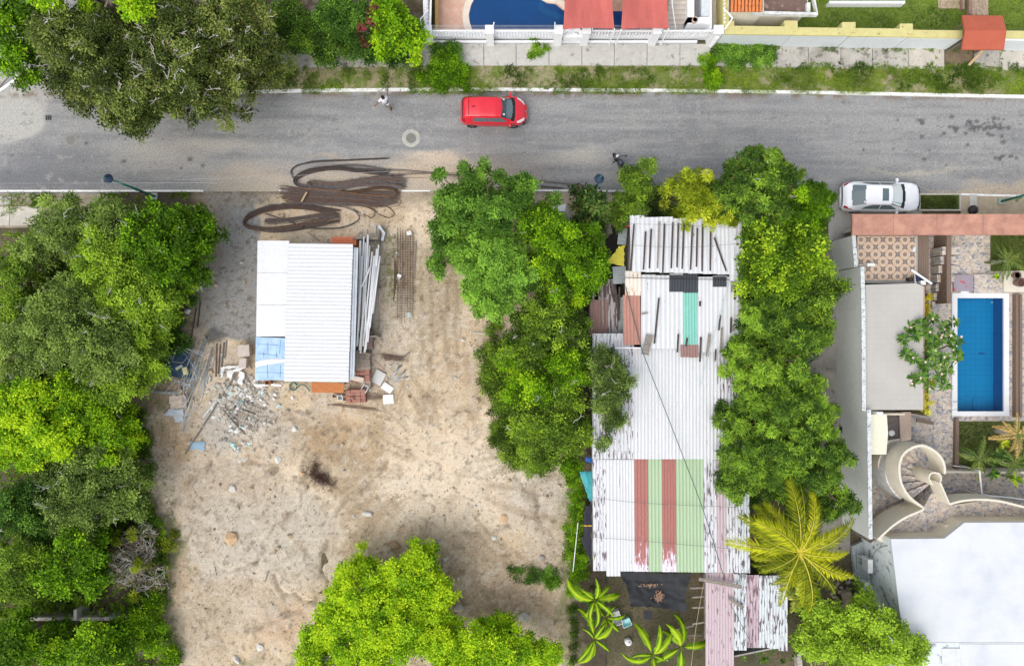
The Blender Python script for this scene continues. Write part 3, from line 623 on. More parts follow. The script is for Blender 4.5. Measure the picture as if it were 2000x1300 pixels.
# floors
def camo():
    t = NT('camo_stone'); t.set(.75, 0, .25); v = t.new('ShaderNodeTexVoronoi'); v.inputs['Scale'].default_value = 6.5; v.inputs['Randomness'].default_value = 1
    wv = t.new('ShaderNodeVectorMath', operation='ADD'); nn = t.new('ShaderNodeTexNoise'); nn.inputs['Scale'].default_value = 3.0; t.link(t.coord(rnd=False), nn.inputs['Vector'])
    t.link(t.coord(rnd=False), wv.inputs[0]); sm = t.new('ShaderNodeVectorMath', operation='SCALE'); sm.inputs[3].default_value = .55; t.link(nn.outputs['Color'], sm.inputs[0]); t.link(sm.outputs[0], wv.inputs[1])
    st = t.new('ShaderNodeVectorMath', operation='MULTIPLY'); st.inputs[1].default_value = (1, 1.5, 1); t.link(wv.outputs[0], st.inputs[0]); t.link(st.outputs[0], v.inputs['Vector'])
    sp = t.new('ShaderNodeSeparateColor'); t.link(v.outputs['Color'], sp.inputs[0])
    c = t.ramp(sp.outputs[0], [(0, (.46, .40, .34)), (.30, (.54, .47, .40)), (.52, (.42, .34, .29)), (.66, (.36, .34, .33)), (.78, (.20, .215, .25)), (.90, (.28, .29, .33))], 'CONSTANT')
    br = t.new('ShaderNodeTexBrick'); br.offset = 0; br.inputs['Scale'].default_value = 1; br.inputs['Brick Width'].default_value = .55; br.inputs['Row Height'].default_value = .55; br.inputs['Mortar Size'].default_value = .006; br.inputs['Color1'].default_value = br.inputs['Color2'].default_value = (1, 1, 1, 1); br.inputs['Mortar'].default_value = (0.62, .6, .58, 1)
    t.link(t.coord(rnd=False), br.inputs['Vector']); c = t.mix(1.0, c, br.outputs['Color'], 'MULTIPLY'); t.color(c); t.bump(v.outputs['Distance'], .1, .01); return t.m
CAMO = camo()
def pp(*xy, z=0): return [W(x, y, z)[:2] for x, y in xy]
pf = part('patio', CAMO, None, lambda b: b.prism(pp((1692, 806), (1806, 806), (1806, 455), (2200, 455), (2200, 1060), (1700, 1060), (1692, 1000)), -.03, .10)); tag(pf, kind='structure')
def lawn(name, poly, z, dark=False):
    m = pm('lawn_soil' + ('_dark' if dark else ''), (.14, .16, .05) if not dark else (.10, .12, .04), (.10, .12, .03), 2, .95, spots=[((.22, .17, .1), 1.2, .6, .75, (1, 1, 1))])
    o = part(name, m, None, lambda b: b.prism(pp(*poly), -.02, z)); return tag(o, kind='structure')
lawn('lawn', [(1932, 455), (2200, 455), (2200, 530), (1932, 530)], .14, True); lawn('lawn', [(1868, 822), (2200, 822), (2200, 912), (1868, 912)], .14, True)
# stairs next to the terrace
stw = empty('terrace_stairs', W(1832, 530, 0), 'short stone patterned stairs beside brown timber cladding below the canopy', 'stairs')
for i in range(7): part('step', CAMO, stw, lambda b: b.box(WX(1816 - (1 if i > 2 else 0)), WX(1846 + i * .8), WY(604 - i * 17), WY(588 - i * 17 + 1), .10, .25 + .17 * i))
TIMB = pm('timber_cladding', (.20, .145, .11), (.13, .09, .07), 8, .8, stretch=(12, 1, 1), bump=.5)
part('cladding', TIMB, stw, lambda b: b.box(WX(1846, 1.2), WX(1855, 1.2), WY(592, 1.2), WY(456, 1.2), .1, 1.35))
for i in range(6): part('plank', TIMB, stw, lambda b: b.box(WX(1793.5 + i * 3.5, 2.2), WX(1796.7 + i * 3.5, 2.2), WY(566 - i * 2, 2.2), WY(458, 2.2), .1, 2.2 + random.uniform(-.02, .02)))
# medallion terrace
def medal(kind):
    t = NT('medallion_' + kind); t.set(.5, 0, .4)
    tc = t.coord(rnd=False); ab = t.new('ShaderNodeVectorMath', operation='ABSOLUTE'); t.link(tc, ab.inputs[0]); sp = t.new('ShaderNodeSeparateXYZ'); t.link(ab.outputs[0], sp.inputs[0])
    X, Y = sp.outputs[0], sp.outputs[1]
    def M(op, a, b=None, c=None):
        n = t.new('ShaderNodeMath', operation=op)
        for i, v in enumerate((a, b, c)):
            if v is None: continue
            if isinstance(v, (int, float)): n.inputs[i].default_value = v
            else: t.link(v, n.inputs[i])
        return n.outputs[0]
    ln = t.new('ShaderNodeVectorMath', operation='LENGTH'); t.link(tc, ln.inputs[0]); r = M('SQRT', M('ADD', M('MULTIPLY', X, X), M('MULTIPLY', Y, Y)))
    cross = M('LESS_THAN', M('MINIMUM', X, Y), .010)
    if kind == 'round': shp = M('LESS_THAN', r, .115)
    else:  # four pointed star: outside four circles on the sides
        dx = M('SUBTRACT', .30, X); rr1 = M('SQRT', M('ADD', M('MULTIPLY', dx, dx), M('MULTIPLY', Y, Y))); dy = M('SUBTRACT', .30, Y); rr2 = M('SQRT', M('ADD', M('MULTIPLY', X, X), M('MULTIPLY', dy, dy)))
        shp = M('MULTIPLY', M('GREATER_THAN', M('MINIMUM', rr1, rr2), .185), M('LESS_THAN', M('MAXIMUM', X, Y), .165))
    ring = M('MULTIPLY', M('LESS_THAN', M('ABSOLUTE', M('SUBTRACT', r, .185)), .014), 1.0)
    nse = t.noise(16, 4, .6)
    c = t.mix(nse, (.40, .29, .21), (.50, .37, .27)); c = t.mix(ring, c, (.56, .42, .31)); c = t.mix(M('MULTIPLY', shp, M('SUBTRACT', 1.0, M('MULTIPLY', cross, .7))), c, (.13, .115, .11)); t.color(c); return t.m
MR, MS = medal('round'), medal('star')
ZT = 2.3
ter = empty('medallion_terrace', W(1730, 505, 0), 'tiled terrace with dark circle and star medallions below the terracotta canopy', 'terrace')
part('base', WALLM, ter, lambda b: b.prism(pp((1676, 460), (1793, 460), (1793, 553), (1688, 553), (1687, 521), (1678, 521), z=ZT), .1, ZT - .02))
sz = m_(14.35) * (H - ZT) / H; tm = []
for mt in (MR, MS): m = MB(); m.box(-sz / 2 + .004, sz / 2 - .004, -sz / 2 + .004, sz / 2 - .004, -.02, 0); me = m.mesh('tile'); me.materials.append(mt); tm.append(me)
for r in range(7):
    for q in range(8):
        x = 1681.5 + q * 14.35; y = 469.5 + r * 14.35 - 1.5
        if y > 551 or (x < 1690 and y > 515) or x > 1790: continue
        pc = W(x, y, ZT); o = place(tm[(r + q) % 2], 'floor_tile', None, ter, (0, 0, 0)); o.matrix_parent_inverse = Matrix.Translation(-ter.location); o.location = (pc.x, pc.y, ZT + .001)
# beige roof slab with grid
def beige():
    t = NT('beige_slab'); t.set(.7, 0, .3); br = t.new('ShaderNodeTexBrick'); br.offset = 0; br.inputs['Scale'].default_value = 1; br.inputs['Brick Width'].default_value = .32; br.inputs['Row Height'].default_value = .32; br.inputs['Mortar Size'].default_value = .008; br.inputs['Mortar Smooth'].default_value = .4
    br.inputs['Color1'].default_value = (.40, .385, .36, 1); br.inputs['Color2'].default_value = (.42, .40, .375, 1); br.inputs['Mortar'].default_value = (.36, .34, .315, 1)
    t.link(t.coord(rnd=False), br.inputs['Vector']); c = t.mix(.25, br.outputs['Color'], t.ramp(t.noise(.7, 3, .5), [(.3, (.35, .33, .305)), (.7, (.46, .44, .41))])); t.color(c); return t.m
br_ = empty('roof_terrace', W(1745, 680, 0), 'flat beige roof terrace slab left of the yellow hedge', 'terrace')
part('slab', beige(), br_, lambda b: b.prism(pp((1690, 556), (1789, 553), (1804, 559), (1803, 800), (1691, 800), z=2.9), .1, 2.9))
part('fascia', pm('terracotta_edge', (.45, .27, .2)), br_, lambda b: b.prism(pp((1804.6, 559), (1806.2, 560), (1805.4, 800), (1803.6, 800), z=2.88), 2.6, 2.88))
part('planter', pm('planter_soil', (.10, .09, .04)), br_, lambda b: b.box(WX(1806.6, 2.3), WX(1814, 2.3), WY(812, 2.3), WY(572, 2.3), .1, 2.3))
# pool
def pool_water(name, c):
    t = NT(name); gl = t.new('ShaderNodeBsdfGlossy'); gl.inputs['Roughness'].default_value = .02; tr = t.new('ShaderNodeBsdfTransparent'); tr.inputs[0].default_value = c4(c)
    fr = t.new('ShaderNodeFresnel'); fr.inputs[0].default_value = 1.33; mx = t.new('ShaderNodeMixShader'); t.link(fr.outputs[0], mx.inputs[0]); t.link(tr.outputs[0], mx.inputs[1]); t.link(gl.outputs[0], mx.inputs[2]); t.link(mx.outputs[0], t.out.inputs[0])
    b = t.new('ShaderNodeBump'); b.inputs['Strength'].default_value = .35; t.link(t.noise(4.5, 3, .5), b.inputs['Height']); t.link(b.outputs[0], gl.inputs['Normal']); t.link(b.outputs[0], fr.inputs['Normal']); return t.m
def pool_tile(name, a, b_, m, s=.33):
    t = NT(name); t.set(.3, 0, .4); br = t.new('ShaderNodeTexBrick'); br.offset = 0; br.inputs['Scale'].default_value = 1; br.inputs['Brick Width'].default_value = s; br.inputs['Row Height'].default_value = s; br.inputs['Mortar Size'].default_value = .012; br.inputs['Mortar Smooth'].default_value = .5
    br.inputs['Color1'].default_value = c4(a); br.inputs['Color2'].default_value = c4(b_); br.inputs['Mortar'].default_value = c4(m)
    mp = t.new('ShaderNodeMapping'); mp.inputs['Rotation'].default_value = (0, 0, 0); t.link(t.coord(rnd=False), mp.inputs[0]); t.link(mp.outputs[0], br.inputs['Vector'])
    t.color(t.mix(.3, br.outputs['Color'], t.ramp(t.noise(.6, 3, .5), [(.3, sc3(a, .8)), (.7, sc3(a, 1.15))]))); return t.m
pool = empty('swimming_pool', W(1915, 690, 0), 'rectangular swimming pool with white rim and bright blue tiles on the camouflage patterned patio', 'pool')
PW = pm('pool_rim', (.66, .67, .68), (.62, .63, .65), 2, .5)
x0, x1, y0, y1 = WX(1870, .2), WX(1961, .2), WY(803, .2), WY(582, .2); X0, X1, Y0, Y1 = WX(1860, .2), WX(1971, .2), WY(812, .2), WY(572, .2)
part('rim', PW, pool, lambda b: [b.box(X0, x0, Y0, Y1, .09, .2), b.box(x1, X1, Y0, Y1, .09, .2), b.box(x0, x1, y1, Y1, .09, .2), b.box(x0, x1, Y0, y0, .09, .2)])
# the basin hangs below the patio sheet: cut the patio by rebuilding it round the pool
part('basin_floor', pool_tile('pool_tile_blue', (.002, .24, .43), (.003, .255, .45), (.002, .12, .29)), pool, lambda b: [b.box(x0, x1, y0, y1, -.85, -.75), b.box(x0 + .3, x0 + .95, y0, y0 + .65, -.75, -.68), b.box(x1 - 1.3, x1 - .65, y0, y0 + .75, -.75, -.70)])
part('basin_wall', pool_tile('pool_tile_deep', (.003, .13, .33), (.004, .14, .34), (.002, .11, .28)), pool, lambda b: [b.box(x0 - .06, x0, y0, y1, -.8, .09), b.box(x1, x1 + .06, y0, y1, -.8, .09), b.box(x0, x1, y1, y1 + .06, -.8, .09), b.box(x0, x1, y0 - .06, y0, -.8, .09)])
part('water', pool_water('pool_water', (.62, .88, .98)), pool, lambda b: b.add([(x0, y0, .08), (x1, y0, .08), (x1, y1, .08), (x0, y1, .08)], [(0, 1, 2, 3)]))
part('pool_light', PW, pool, lambda b: b.cyl((WX(1938, -.7), WY(590, -.7)), .05, -.75, -.7, 10)); part('drain', pm('drain_blue', (.01, .14, .28)), pool, lambda b: b.box(WX(1911, -.75), WX(1923, -.75), WY(692, -.75), WY(688, -.75), -.75, -.735))
part('skimmer_notch', PW, pool, lambda b: b.box(WX(1872), WX(1888), WY(574), WY(566), .1, .21))
part('ladder', pm('steel', (.6, .6, .62), None, 3, .25, 1.0), pool, lambda b: [b.tube([W(1853, 783, .9), W(1862, 784, .95), W(1871, 784, .7), W(1872, 784, 0)], .02, 6), b.tube([W(1853, 799, .9), W(1862, 800, .95), W(1871, 799, .7), W(1872, 799, 0)], .02, 6)])
bm_ = bmesh.new(); bm_.from_mesh(pf.data)   # hole for the basin: cut the patio top
for co, no in (((x0 - .03, 0, 0), (1, 0, 0)), ((x1 + .03, 0, 0), (1, 0, 0)), ((0, y0 - .03, 0), (0, 1, 0)), ((0, y1 + .03, 0), (0, 1, 0))):
    bmesh.ops.bisect_plane(bm_, geom=bm_.verts[:] + bm_.edges[:] + bm_.faces[:], plane_co=co, plane_no=no)
dl = [f for f in bm_.faces if abs(f.normal.z) > .5 and x0 - .03 < f.calc_center_median().x < x1 + .03 and y0 - .03 < f.calc_center_median().y < y1 + .03]
bmesh.ops.delete(bm_, geom=dl, context='FACES'); bm_.to_mesh(pf.data); bm_.free()
gb = bmesh.new(); gb.from_mesh(ground.data)
for co, no in (((x0 - .02, 0, 0), (1, 0, 0)), ((x1 + .02, 0, 0), (1, 0, 0)), ((0, y0 - .02, 0), (0, 1, 0)), ((0, y1 + .02, 0), (0, 1, 0))):
    bmesh.ops.bisect_plane(gb, geom=gb.verts[:] + gb.edges[:] + gb.faces[:], plane_co=co, plane_no=no)
dl = [f for f in gb.faces if x0 - .02 < f.calc_center_median().x < x1 + .02 and y0 - .02 < f.calc_center_median().y < y1 + .02]
bmesh.ops.delete(gb, geom=dl, context='FACES'); gb.to_mesh(ground.data); gb.free()
# cream bench slab, tiled step, bench timber
sl = part('bench_slab', CREAMW, None, lambda b: b.prism(pp((1952, 530), (2200, 528), (2200, 571), (1951, 571)), .1, .45), bevel=.02); tag(sl, 'pale cream slab with plant pots above the pool', 'bench')
tl = part('equipment_lid', pm('lid_mauve', (.30, .27, .31), (.25, .22, .26), 2, .6, spots=[((.45, .05, .07), 2.4, .58, .66, (1, 1.5, 1))]), None, lambda b: b.prism(pp((1858, 537), (1896, 537), (1896, 569), (1858, 569)), .1, .24), bevel=.01); tag(tl, 'mauve square lid splashed with red at the top left corner of the pool', 'lid')
stp = part('patio_step', CAMO, None, lambda b: b.prism(pp((1897, 536), (1951, 536), (1951, 572), (1897, 572)), .1, .26)); tag(stp, 'raised stone patterned step between the mauve lid and the cream slab', 'step')
bb = part('timber_edging', TIMB, None, lambda b: b.prism(pp((1860, 815), (1866, 815), (1866, 912), (1858, 912)), .1, .35)); tag(bb, 'brown timber edging on the left of the dark lawn below the pool', 'edging')
for i, x in enumerate((1984, 1991)):
    o = part('timber_bench', TIMB, None, lambda b: b.box(WX(x, .4), WX(x + 5, .4), WY(815, .4), WY(574, .4), .1, .42)); tag(o, ('inner' if i == 0 else 'outer') + ' brown timber plank bench strip right of the pool', 'bench')
# curved walkway, spiral stair
spi = empty('spiral_staircase', W(1792, 935, 0), 'cream walled spiral staircase with a hollow central column and stone patterned steps', 'staircase')
ZP = 3.35
ring = [W(1792 + 46.5 * math.cos(a), 917 - 46.5 * math.sin(a), ZP) for a in np.linspace(R(-18), R(215), 30)]
ring = [W(*p, ZP) for p in ((1845, 925), (1844, 908), (1836, 891), (1820, 877), (1804, 870.5), (1790, 871), (1776, 877), (1765, 886), (1758.5, 899), (1756, 914), (1758, 935), (1763, 950), (1772, 965), (1785, 978), (1802, 990))]
ring = catmull(ring, 4)
part('outer_parapet', CREAM, spi, lambda b: b.strip(ring, .10, 2.0, ZP)); part('parapet_cap', CREAMW, spi, lambda b: b.strip(ring, .13, ZP, ZP + .03))
rim = catmull([W(*p, 2.0) for p in ((1772, 868), (1755, 875), (1742, 888), (1735, 905), (1733, 922), (1737, 942), (1748, 960), (1762, 973))], 4)
part('stair_rim', pm('rim_white', (.70, .70, .68), (.4, .4, .4), 6), spi, lambda b: b.strip([p - Vector((0, 0, 0)) for p in rim], .18, 0, 1.95))
core = catmull([W(*p, ZP) for p in ((1821, 946), (1815.5, 938), (1814.5, 930), (1818, 924), (1825, 922.5), (1833, 924), (1837.5, 930), (1837.5, 937), (1835.5, 941))], 5)
part('column_wall', CREAM, spi, lambda b: b.strip(core, .06, .8, ZP)); part('column_cap', CREAMW, spi, lambda b: b.strip(core, .08, ZP, ZP + .03))
armp = [W(1835.5, 941, ZP), W(1845, 963, ZP), W(1854, 984, ZP)]
part('column_arm', CREAM, spi, lambda b: b.strip(armp, .07, 2.2, ZP)); part('arm_cap', CREAMW, spi, lambda b: b.strip(armp, .09, ZP, ZP + .03))
cc = W(1826, 934, 2.2)
for i in range(15):
    a0 = R(230 - i * 17.5); a1 = R(230 - (i + 1) * 17.5); z = 2.25 - i * .14; rr = 1.75
    pl = [(cc.x + rr * math.cos(a0) * k, cc.y + rr * math.sin(a0) * k) for k in (.12,)] + [(cc.x + (rr * 1.0) * math.cos(a) , cc.y + rr * math.sin(a)) for a in (a0, (a0 + a1) / 2, a1)]
    pl = [(p[0] - .30 * (1 if j else 0), p[1] + .12 * (1 if j else 0)) for j, p in enumerate(pl)]
    part('step', CAMO, spi, lambda b: b.prism(pl, z - .3, z))
up = part('upper_walkway', CAMO, None, lambda b: b.prism(pp((1803, 992), (1826, 950), (1840, 955), (1855, 986), (1945, 974), (2200, 1010), (2200, 1060), (1700, 1060), (1722, 1046), (1755, 1015), z=2.3), .1, 2.3)); tag(up, 'raised stone patterned walkway in front of the white house', 'walkway')
def parapet(label, pts, z0, z1, cat='parapet'):
    P = catmull([W(x, y, z1) for x, y in pts], 5); r = empty('parapet', W(*pts[0], 0), label, cat)
    part('wall', CREAM, r, lambda b: b.strip(P, .09, z0, z1)); part('cap', CREAMW, r, lambda b: b.strip(P, .12, z1, z1 + .03)); return r
parapet('curved cream parapet from the spiral staircase down to the perimeter wall', [(1802, 990), (1800, 996), (1770, 1009), (1745, 1025), (1728, 1040), (1714, 1053)], 1.6, 3.35)
parapet('long gently curved cream parapet along the walkway, running off the right edge', [(1854, 984), (1880, 977.5), (1915, 975), (1950, 978), (1985, 986), (2040, 1000)], 2.0, 3.3)
parapet('arc shaped cream parapet in the sunken yard left of the spiral staircase', [(1724, 884), (1716.5, 900), (1718, 920), (1727, 945), (1740, 960)], .1, 1.2)
parapet('low cream wall edging the lower walkway south of the dark lawn', [(1845, 921), (1900, 921.5), (1960, 922), (2040, 923)], .1, 1.0)
rl = empty('handrail', W(1935, 960, .1), 'white pipe handrail on the lower walkway near the right edge', 'handrail')
RAILM = pm('rail_white', (.8, .81, .83), None, 3, .4)
part('rail', RAILM, rl, lambda b: [b.tube([W(1913, 919, 1.9), W(1918, 967, 1.9)], .045, 8), b.tube([W(1918, 967, 1.9), W(1960, 970, 1.9), W(2040, 980, 1.9)], .045, 8)])
for x, y in ((1913, 919), (1918, 967), (1934, 968), (1985, 973)): part('post', RAILM, rl, lambda b: b.cyl(W(x, y, 1.9)[:2], .03, .1, 1.9, 8))
rl2 = empty('handrail', W(1880, 912, .1), 'thin white rail at the foot of the dark lawn', 'handrail')
part('rail', RAILM, rl2, lambda b: [b.tube([W(1862, 909, .6), W(1896, 913, .6)], .025, 6), b.tube([W(1896, 913, .6), W(1926, 915, .6)], .02, 6)]); part('post', RAILM, rl2, lambda b: [b.cyl(W(x, y, .6)[:2], .02, .1, .6, 6) for x, y in ((1863, 909), (1895, 913))])
# cream kitchen block with worktop
kb = empty('outdoor_kitchen', W(1715, 850, .1), 'cream roofed outdoor kitchen block with dark recess below the beige terrace', 'kitchen')
part('roof_slab', pm('cream_bright', (.72, .70, .56), (.68, .66, .53), 1), kb, lambda b: b.prism(pp((1700, 809), (1732, 809), (1734.5, 845), (1731, 887), (1700, 887), z=2.4), 2.3, 2.4))
part('wall', CREAM, kb, lambda b: [b.box(WX(1702, 2.3), WX(1729, 2.3), WY(884, 2.3), WY(812, 2.3), .1, 2.3), b.box(WX(1700, 1.0), WX(1756, 1.0), WY(808, 1.0), WY(804.5, 1.0), .1, 1.6)])
part('counter', pm('counter_dark', (.14, .12, .11), (.08, .07, .07), 4), kb, lambda b: b.box(WX(1731, .9), WX(1757, .9), WY(858, .9), WY(809, .9), .1, .9))
part('counter_top', CREAM, kb, lambda b: b.prism(pp((1732, 860), (1757, 856), (1757, 860), (1738, 876), (1732, 880), z=1.0), .1, 1.0))
bt = part('wood_deck_board', pm('worktop_wood', (.42, .33, .27), (.34, .26, .21), 6, .7, stretch=(1, 8, 1)), None, lambda b: b.prism(pp((1757, 804), (1779, 804), (1779.5, 858), (1759, 862), z=1.1), 1.0, 1.1)); tag(bt, 'pale wooden worktop beside the dark kitchen recess', 'worktop')
# white house -------------------------------------------------------------------
wh = empty('white_house', W(1870, 1150, 0), 'house with a large flat white roof in the bottom right corner', 'house')
def white_roof():
    t = NT('white_membrane'); t.set(.5, 0, .4); c = t.ramp(t.noise(.45, 6, .6), [(.3, (.44, .47, .52)), (.5, (.54, .56, .59)), (.65, (.575, .59, .61))]); c = t.mix(t.mask(t.noise(1.6, 5, .6, (1, 3, 1)), .5, .8), c, (.50, .54, .60)); t.color(c); return t.m
WR = white_roof(); ZH = 3.6
part('roof', WR, wh, lambda b: b.prism(pp((1740, 1052), (1845, 1051), (1884, 1020), (2250, 1019), (2250, 1256), (1766, 1256), (1757, 1190), z=ZH), ZH - .18, ZH))
part('roof_lower', WR, wh, lambda b: b.prism(pp((1875, 1257), (2250, 1257), (2250, 1420), (1880, 1420), z=ZH - .08), ZH - .17, ZH - .08))
part('roof_seam', pm('seam_grey', (.5, .52, .55)), wh, lambda b: b.bar(W(1768, 1254, ZH + .005), W(2200, 1254, ZH + .005), .03, .02))
GW = pm('wall_blue_grey', (.62, .68, .71), (.54, .60, .63), 1.2, .85, spots=[((.18, .2, .2), 2.5, .52, .66, (1, 1, 1)), ((.38, .40, .37), 2.0, .6, .7, (1, 1, 1))])
part('wall', GW, wh, lambda b: b.prism(pp((1742, 1056), (1846, 1054), (1885, 1023), (2240, 1022), (2240, 1400), (1775, 1400), (1768, 1254), (1759, 1190), z=ZH), 0, ZH - .18))
part('north_wall', CREAM, wh, lambda b: b.strip([W(1741, 1054, ZH), W(1846, 1052.5, ZH), W(1884, 1022, ZH), W(2240, 1020.5, ZH)], .10, 0, ZH - .2))
part('side_wall_panel', pm('white_wall', (.6, .62, .63), (.5, .52, .54), 2), wh, lambda b: b.box(WX(1830, 3), WX(1874, 3), WY(1420, 3), WY(1258, 3), ZH - .17, ZH - .12))
part('cream_ledge', CREAM, wh, lambda b: [b.prism(pp((1718, 1047), (1805, 1047), (1815, 1052), (1740, 1052), (1738, 1066), (1714, 1054), z=2.6), 0, 2.6), b.prism(pp((1840, 1022), (1868, 1021), (1850, 1036), (1841, 1048), z=2.6), 0, 2.9)])
CON = pm('conduit_grey', (.12, .13, .14))
part('conduit', CON, wh, lambda b: [b.tube(catmull([W(*p) for p in q], 6), .022, 5) for q in (((1738, 1064, 3.2), (1720, 1068, 2.6), (1707, 1080, 2.0), (1702, 1093, 1.5)), ((1742, 1075, 3.3), (1725, 1092, 2.3), (1721, 1120, 1.8), (1726, 1160, 1.9), (1738, 1182, 2.5)), ((1698, 1050, .8), (1698, 1092, .8), (1701, 1130, .9), (1702, 1160, .9)))])
yard = part('side_yard', pm('yard_blue_grey', (.32, .36, .37), (.27, .30, .31), 1, .85, spots=[((.2, .22, .22), 2, .55, .7, (1, 1, 1))]), None, lambda b: b.prism(pp((1660, 1064), (1690, 1050), (1712, 1050), (1712, 1330), (1705, 1330), (1690, 1190), (1668, 1130)), -.03, .25)); tag(yard, kind='structure')
part('yard_joint', CON, yard, lambda b: [b.bar(W(1672, 1073, .255), W(1673, 1110, .255), .03, .012), b.bar(W(1661, 1100, .255), W(1676, 1122, .255), .03, .012), b.bar(W(1697, 1050, .255), W(1698, 1090, .255), .03, .012)])
def ac(label, x, y, z, L, gr):
    r = empty('air_conditioner', W(x, y, .25), label, 'air conditioner'); m = pm('ac_casing', (.66, .68, .70), (.58, .6, .62), 3, .5)
    w, l = m_(9.5), m_(L); c = W(x, y, z)
    part('casing', m, r, lambda b: b.box(c.x - w / 2, c.x + w / 2, c.y - l / 2, c.y + l / 2, z - .7, z), bevel=.02)
    part('grille', pm('ac_grille', (.3, .32, .34)), r, lambda b: [b.box(c.x - w / 2 - .012, c.x - w / 2 - .002, c.y - l / 2 + .05 + i * .09, c.y - l / 2 + .08 + i * .09, z - .62, z - .08) for i in range(int(l / .1))])
    part('bracket', m, r, lambda b: [b.box(c.x - w / 2, c.x + w / 2 + .05, c.y - l * .35, c.y - l * .35 + .04, .25, z - .7), b.box(c.x - w / 2, c.x + w / 2 + .05, c.y + l * .3, c.y + l * .3 + .04, .25, z - .7)])
    if gr: part('vent_mark', CON, r, lambda b: [b.box(c.x - .05 + random.uniform(-.02, .05), c.x, c.y + o, c.y + o + .07, z, z + .008) for o in (-.25, -.12, .02, .15)])
ac('upper of two air conditioner boxes beside the white house wall', 1700.5, 1105.5, 1.6, 26, False); ac('lower air conditioner box with dark vent marks above the pale green tree', 1694, 1152, 1.3, 29, True)
# ruined block walls, brick stacks by the house corner
def blockwall(label, x0, y0, x1, y1, z, w=.2, n=None, mat=None, posts=()):
    a = G(x0, y0); b_ = G(x1, y1); r = empty('block_wall', a, label, 'wall'); L = (b_ - a).length; n = n or max(1, int(L / .42)); d = (b_ - a) / n; rz = math.atan2(d.y, d.x)
    me = MB().box(-L / n / 2 + .008, L / n / 2 - .008, -w / 2, w / 2, 0, z / 2 - .01).mesh('block'); me.materials.append(mat or CONC2)
    for i in range(n):
        for k in (0, 1):
            o = place(me, 'block', None, r, (0, 0, 0)); o.matrix_parent_inverse = Matrix.Translation(-r.location); p = a + d * (i + .5); o.location = (p.x, p.y, max(0, p.z) + k * z / 2 - .02); o.rotation_euler = (0, 0, rz + random.uniform(-.02, .02))
    return r
blockwall('ruined grey block wall between the scrub trees at the lower left', 60, 1197, 300, 1196, .9)
blockwall('short cross wall of the ruin below the long ruined wall', 160, 1205, 163, 1290, .5); blockwall('faint block footing low in the scrub at the bottom left', 115, 1247, 150, 1245, .4)
pst = part('concrete_post', CONC2, None, lambda b: b.box(WX(150, 1), WX(156, 1), WY(1206, 1), WY(1186, 1), 0, 1.3)); tag(pst, 'square concrete post in the middle of the ruined wall', 'post')
blockwall('tan block wall foundation beside the coconut palm', 1648, 1150, 1668, 1260, .5, .45, mat=pm('block_tan', (.40, .34, .26), (.26, .2, .15), 3)); blockwall('low concrete kerb wall at the bottom edge right of the flaking sheets', 1552, 1270, 1640, 1270, .5, .3)
blockwall('concrete side wall piece running off the bottom edge', 1555, 1275, 1560, 1330, .5, .3)
blockwall('grey block column hidden in leaves left of the house roof', 1180, 425, 1186, 462, 1.2, .3, n=3)

# north side --------------------------------------------------------------------------
bal = empty('balustrade_wall', W(1110, 80, 0), 'white garden wall with balustrade, posts and an arched panel in front of the upper pool', 'wall')
BW = pm('white_paint', (.80, .81, .83), (.72, .74, .77), 2, .6, spots=[((.5, .52, .54), 4, .62, .75, (1, 1, 1))])
y_b = 86.5
def bw(n, f, **k): return part(n, BW, bal, f, **k)
bw('plinth', lambda b: b.box(WX(834, .3), WX(1362, .3), WY(87, 0), WY(79, .3), 0, .3)); bw('wall', lambda b: b.box(WX(836, 0), WX(1388, 0), WY(78.5, 0), WY(73.5, 0), 0, .95))
bw('rail', lambda b: b.box(WX(838, 1.7), WX(1405, 1.7), WY(61.5, 1.7), WY(58.5, 1.7), 1.6, 1.7))
me = MB().lathe((0, 0, 0), [(.05, 0), (.03, .08), (.055, .25), (.03, .5), (.045, .64)], 8).mesh('baluster'); me.materials.append(BW)
for i in range(92):
    x = 843 + i * 6.05
    if 1088 < x < 1150 or 950 < x < 964 or 1274 < x < 1290 or x > 1396: continue
    o = place(me, 'baluster', None, bal, (0, 0, 0)); o.matrix_parent_inverse = Matrix.Translation(-bal.location); o.location = (WX(x, 1.3), WY(61.2, 1.65), .95)
bw('coping', lambda b: b.box(WX(838, .95), WX(1392, .95), WY(70.5, .95), WY(63.5, .95), .93, .99))
for x, w in ((836, 12), (956, 15), (1091, 15), (1146, 15), (1284, 15), (1404, 17)):
    bw('post', lambda b: [b.box(WX(x - w / 2, 1.9), WX(x + w / 2, 1.9), WY(65, 1.9), WY(51, 1.9), 0, 1.85), b.box(WX(x - w / 2 - 1, 1.95), WX(x + w / 2 + 1, 1.95), WY(66, 1.95), WY(49, 1.95), 1.85, 1.95)])
arch = [W(1098 + 42 * t, 66 - 12 * math.sin(math.pi * t), 1.75) for t in np.linspace(0, 1, 13)]
bw('arch_panel', lambda b: [b.strip(arch, .14, 1.5, 1.75), b.box(WX(1100, 1), WX(1140, 1), WY(79, .95), WY(71.5, .95), .9, 1.35)])
bw('arch_grille', lambda b: [b.bar(W(1106 + i * 4, 70, 1.35), W(1106 + i * 4, 62, 1.5), .03, .03) for i in range(6)] + [b.strip([W(1104 + 24 * t, 69 - 6 * math.sin(math.pi * t), 1.4) for t in np.linspace(0, 1, 8)], .05, 1.35, 1.42)])
for x, dx in ((962, 3), (1083, 1), (1157, 4), (1294, 6)): bw('fence_bracket', lambda b: b.bar(W(x, 58, 1.9), W(x + dx, 44, 2.4), .05, .05))
part('fence_wire', pm('wire_grey', (.5, .52, .55), None, 3, .3, .8), bal, lambda b: [b.tube([W(842, 50 + 3 * k, 2.3), W(1405, 50 + 3 * k, 2.3)], .008, 4) for k in range(3)])
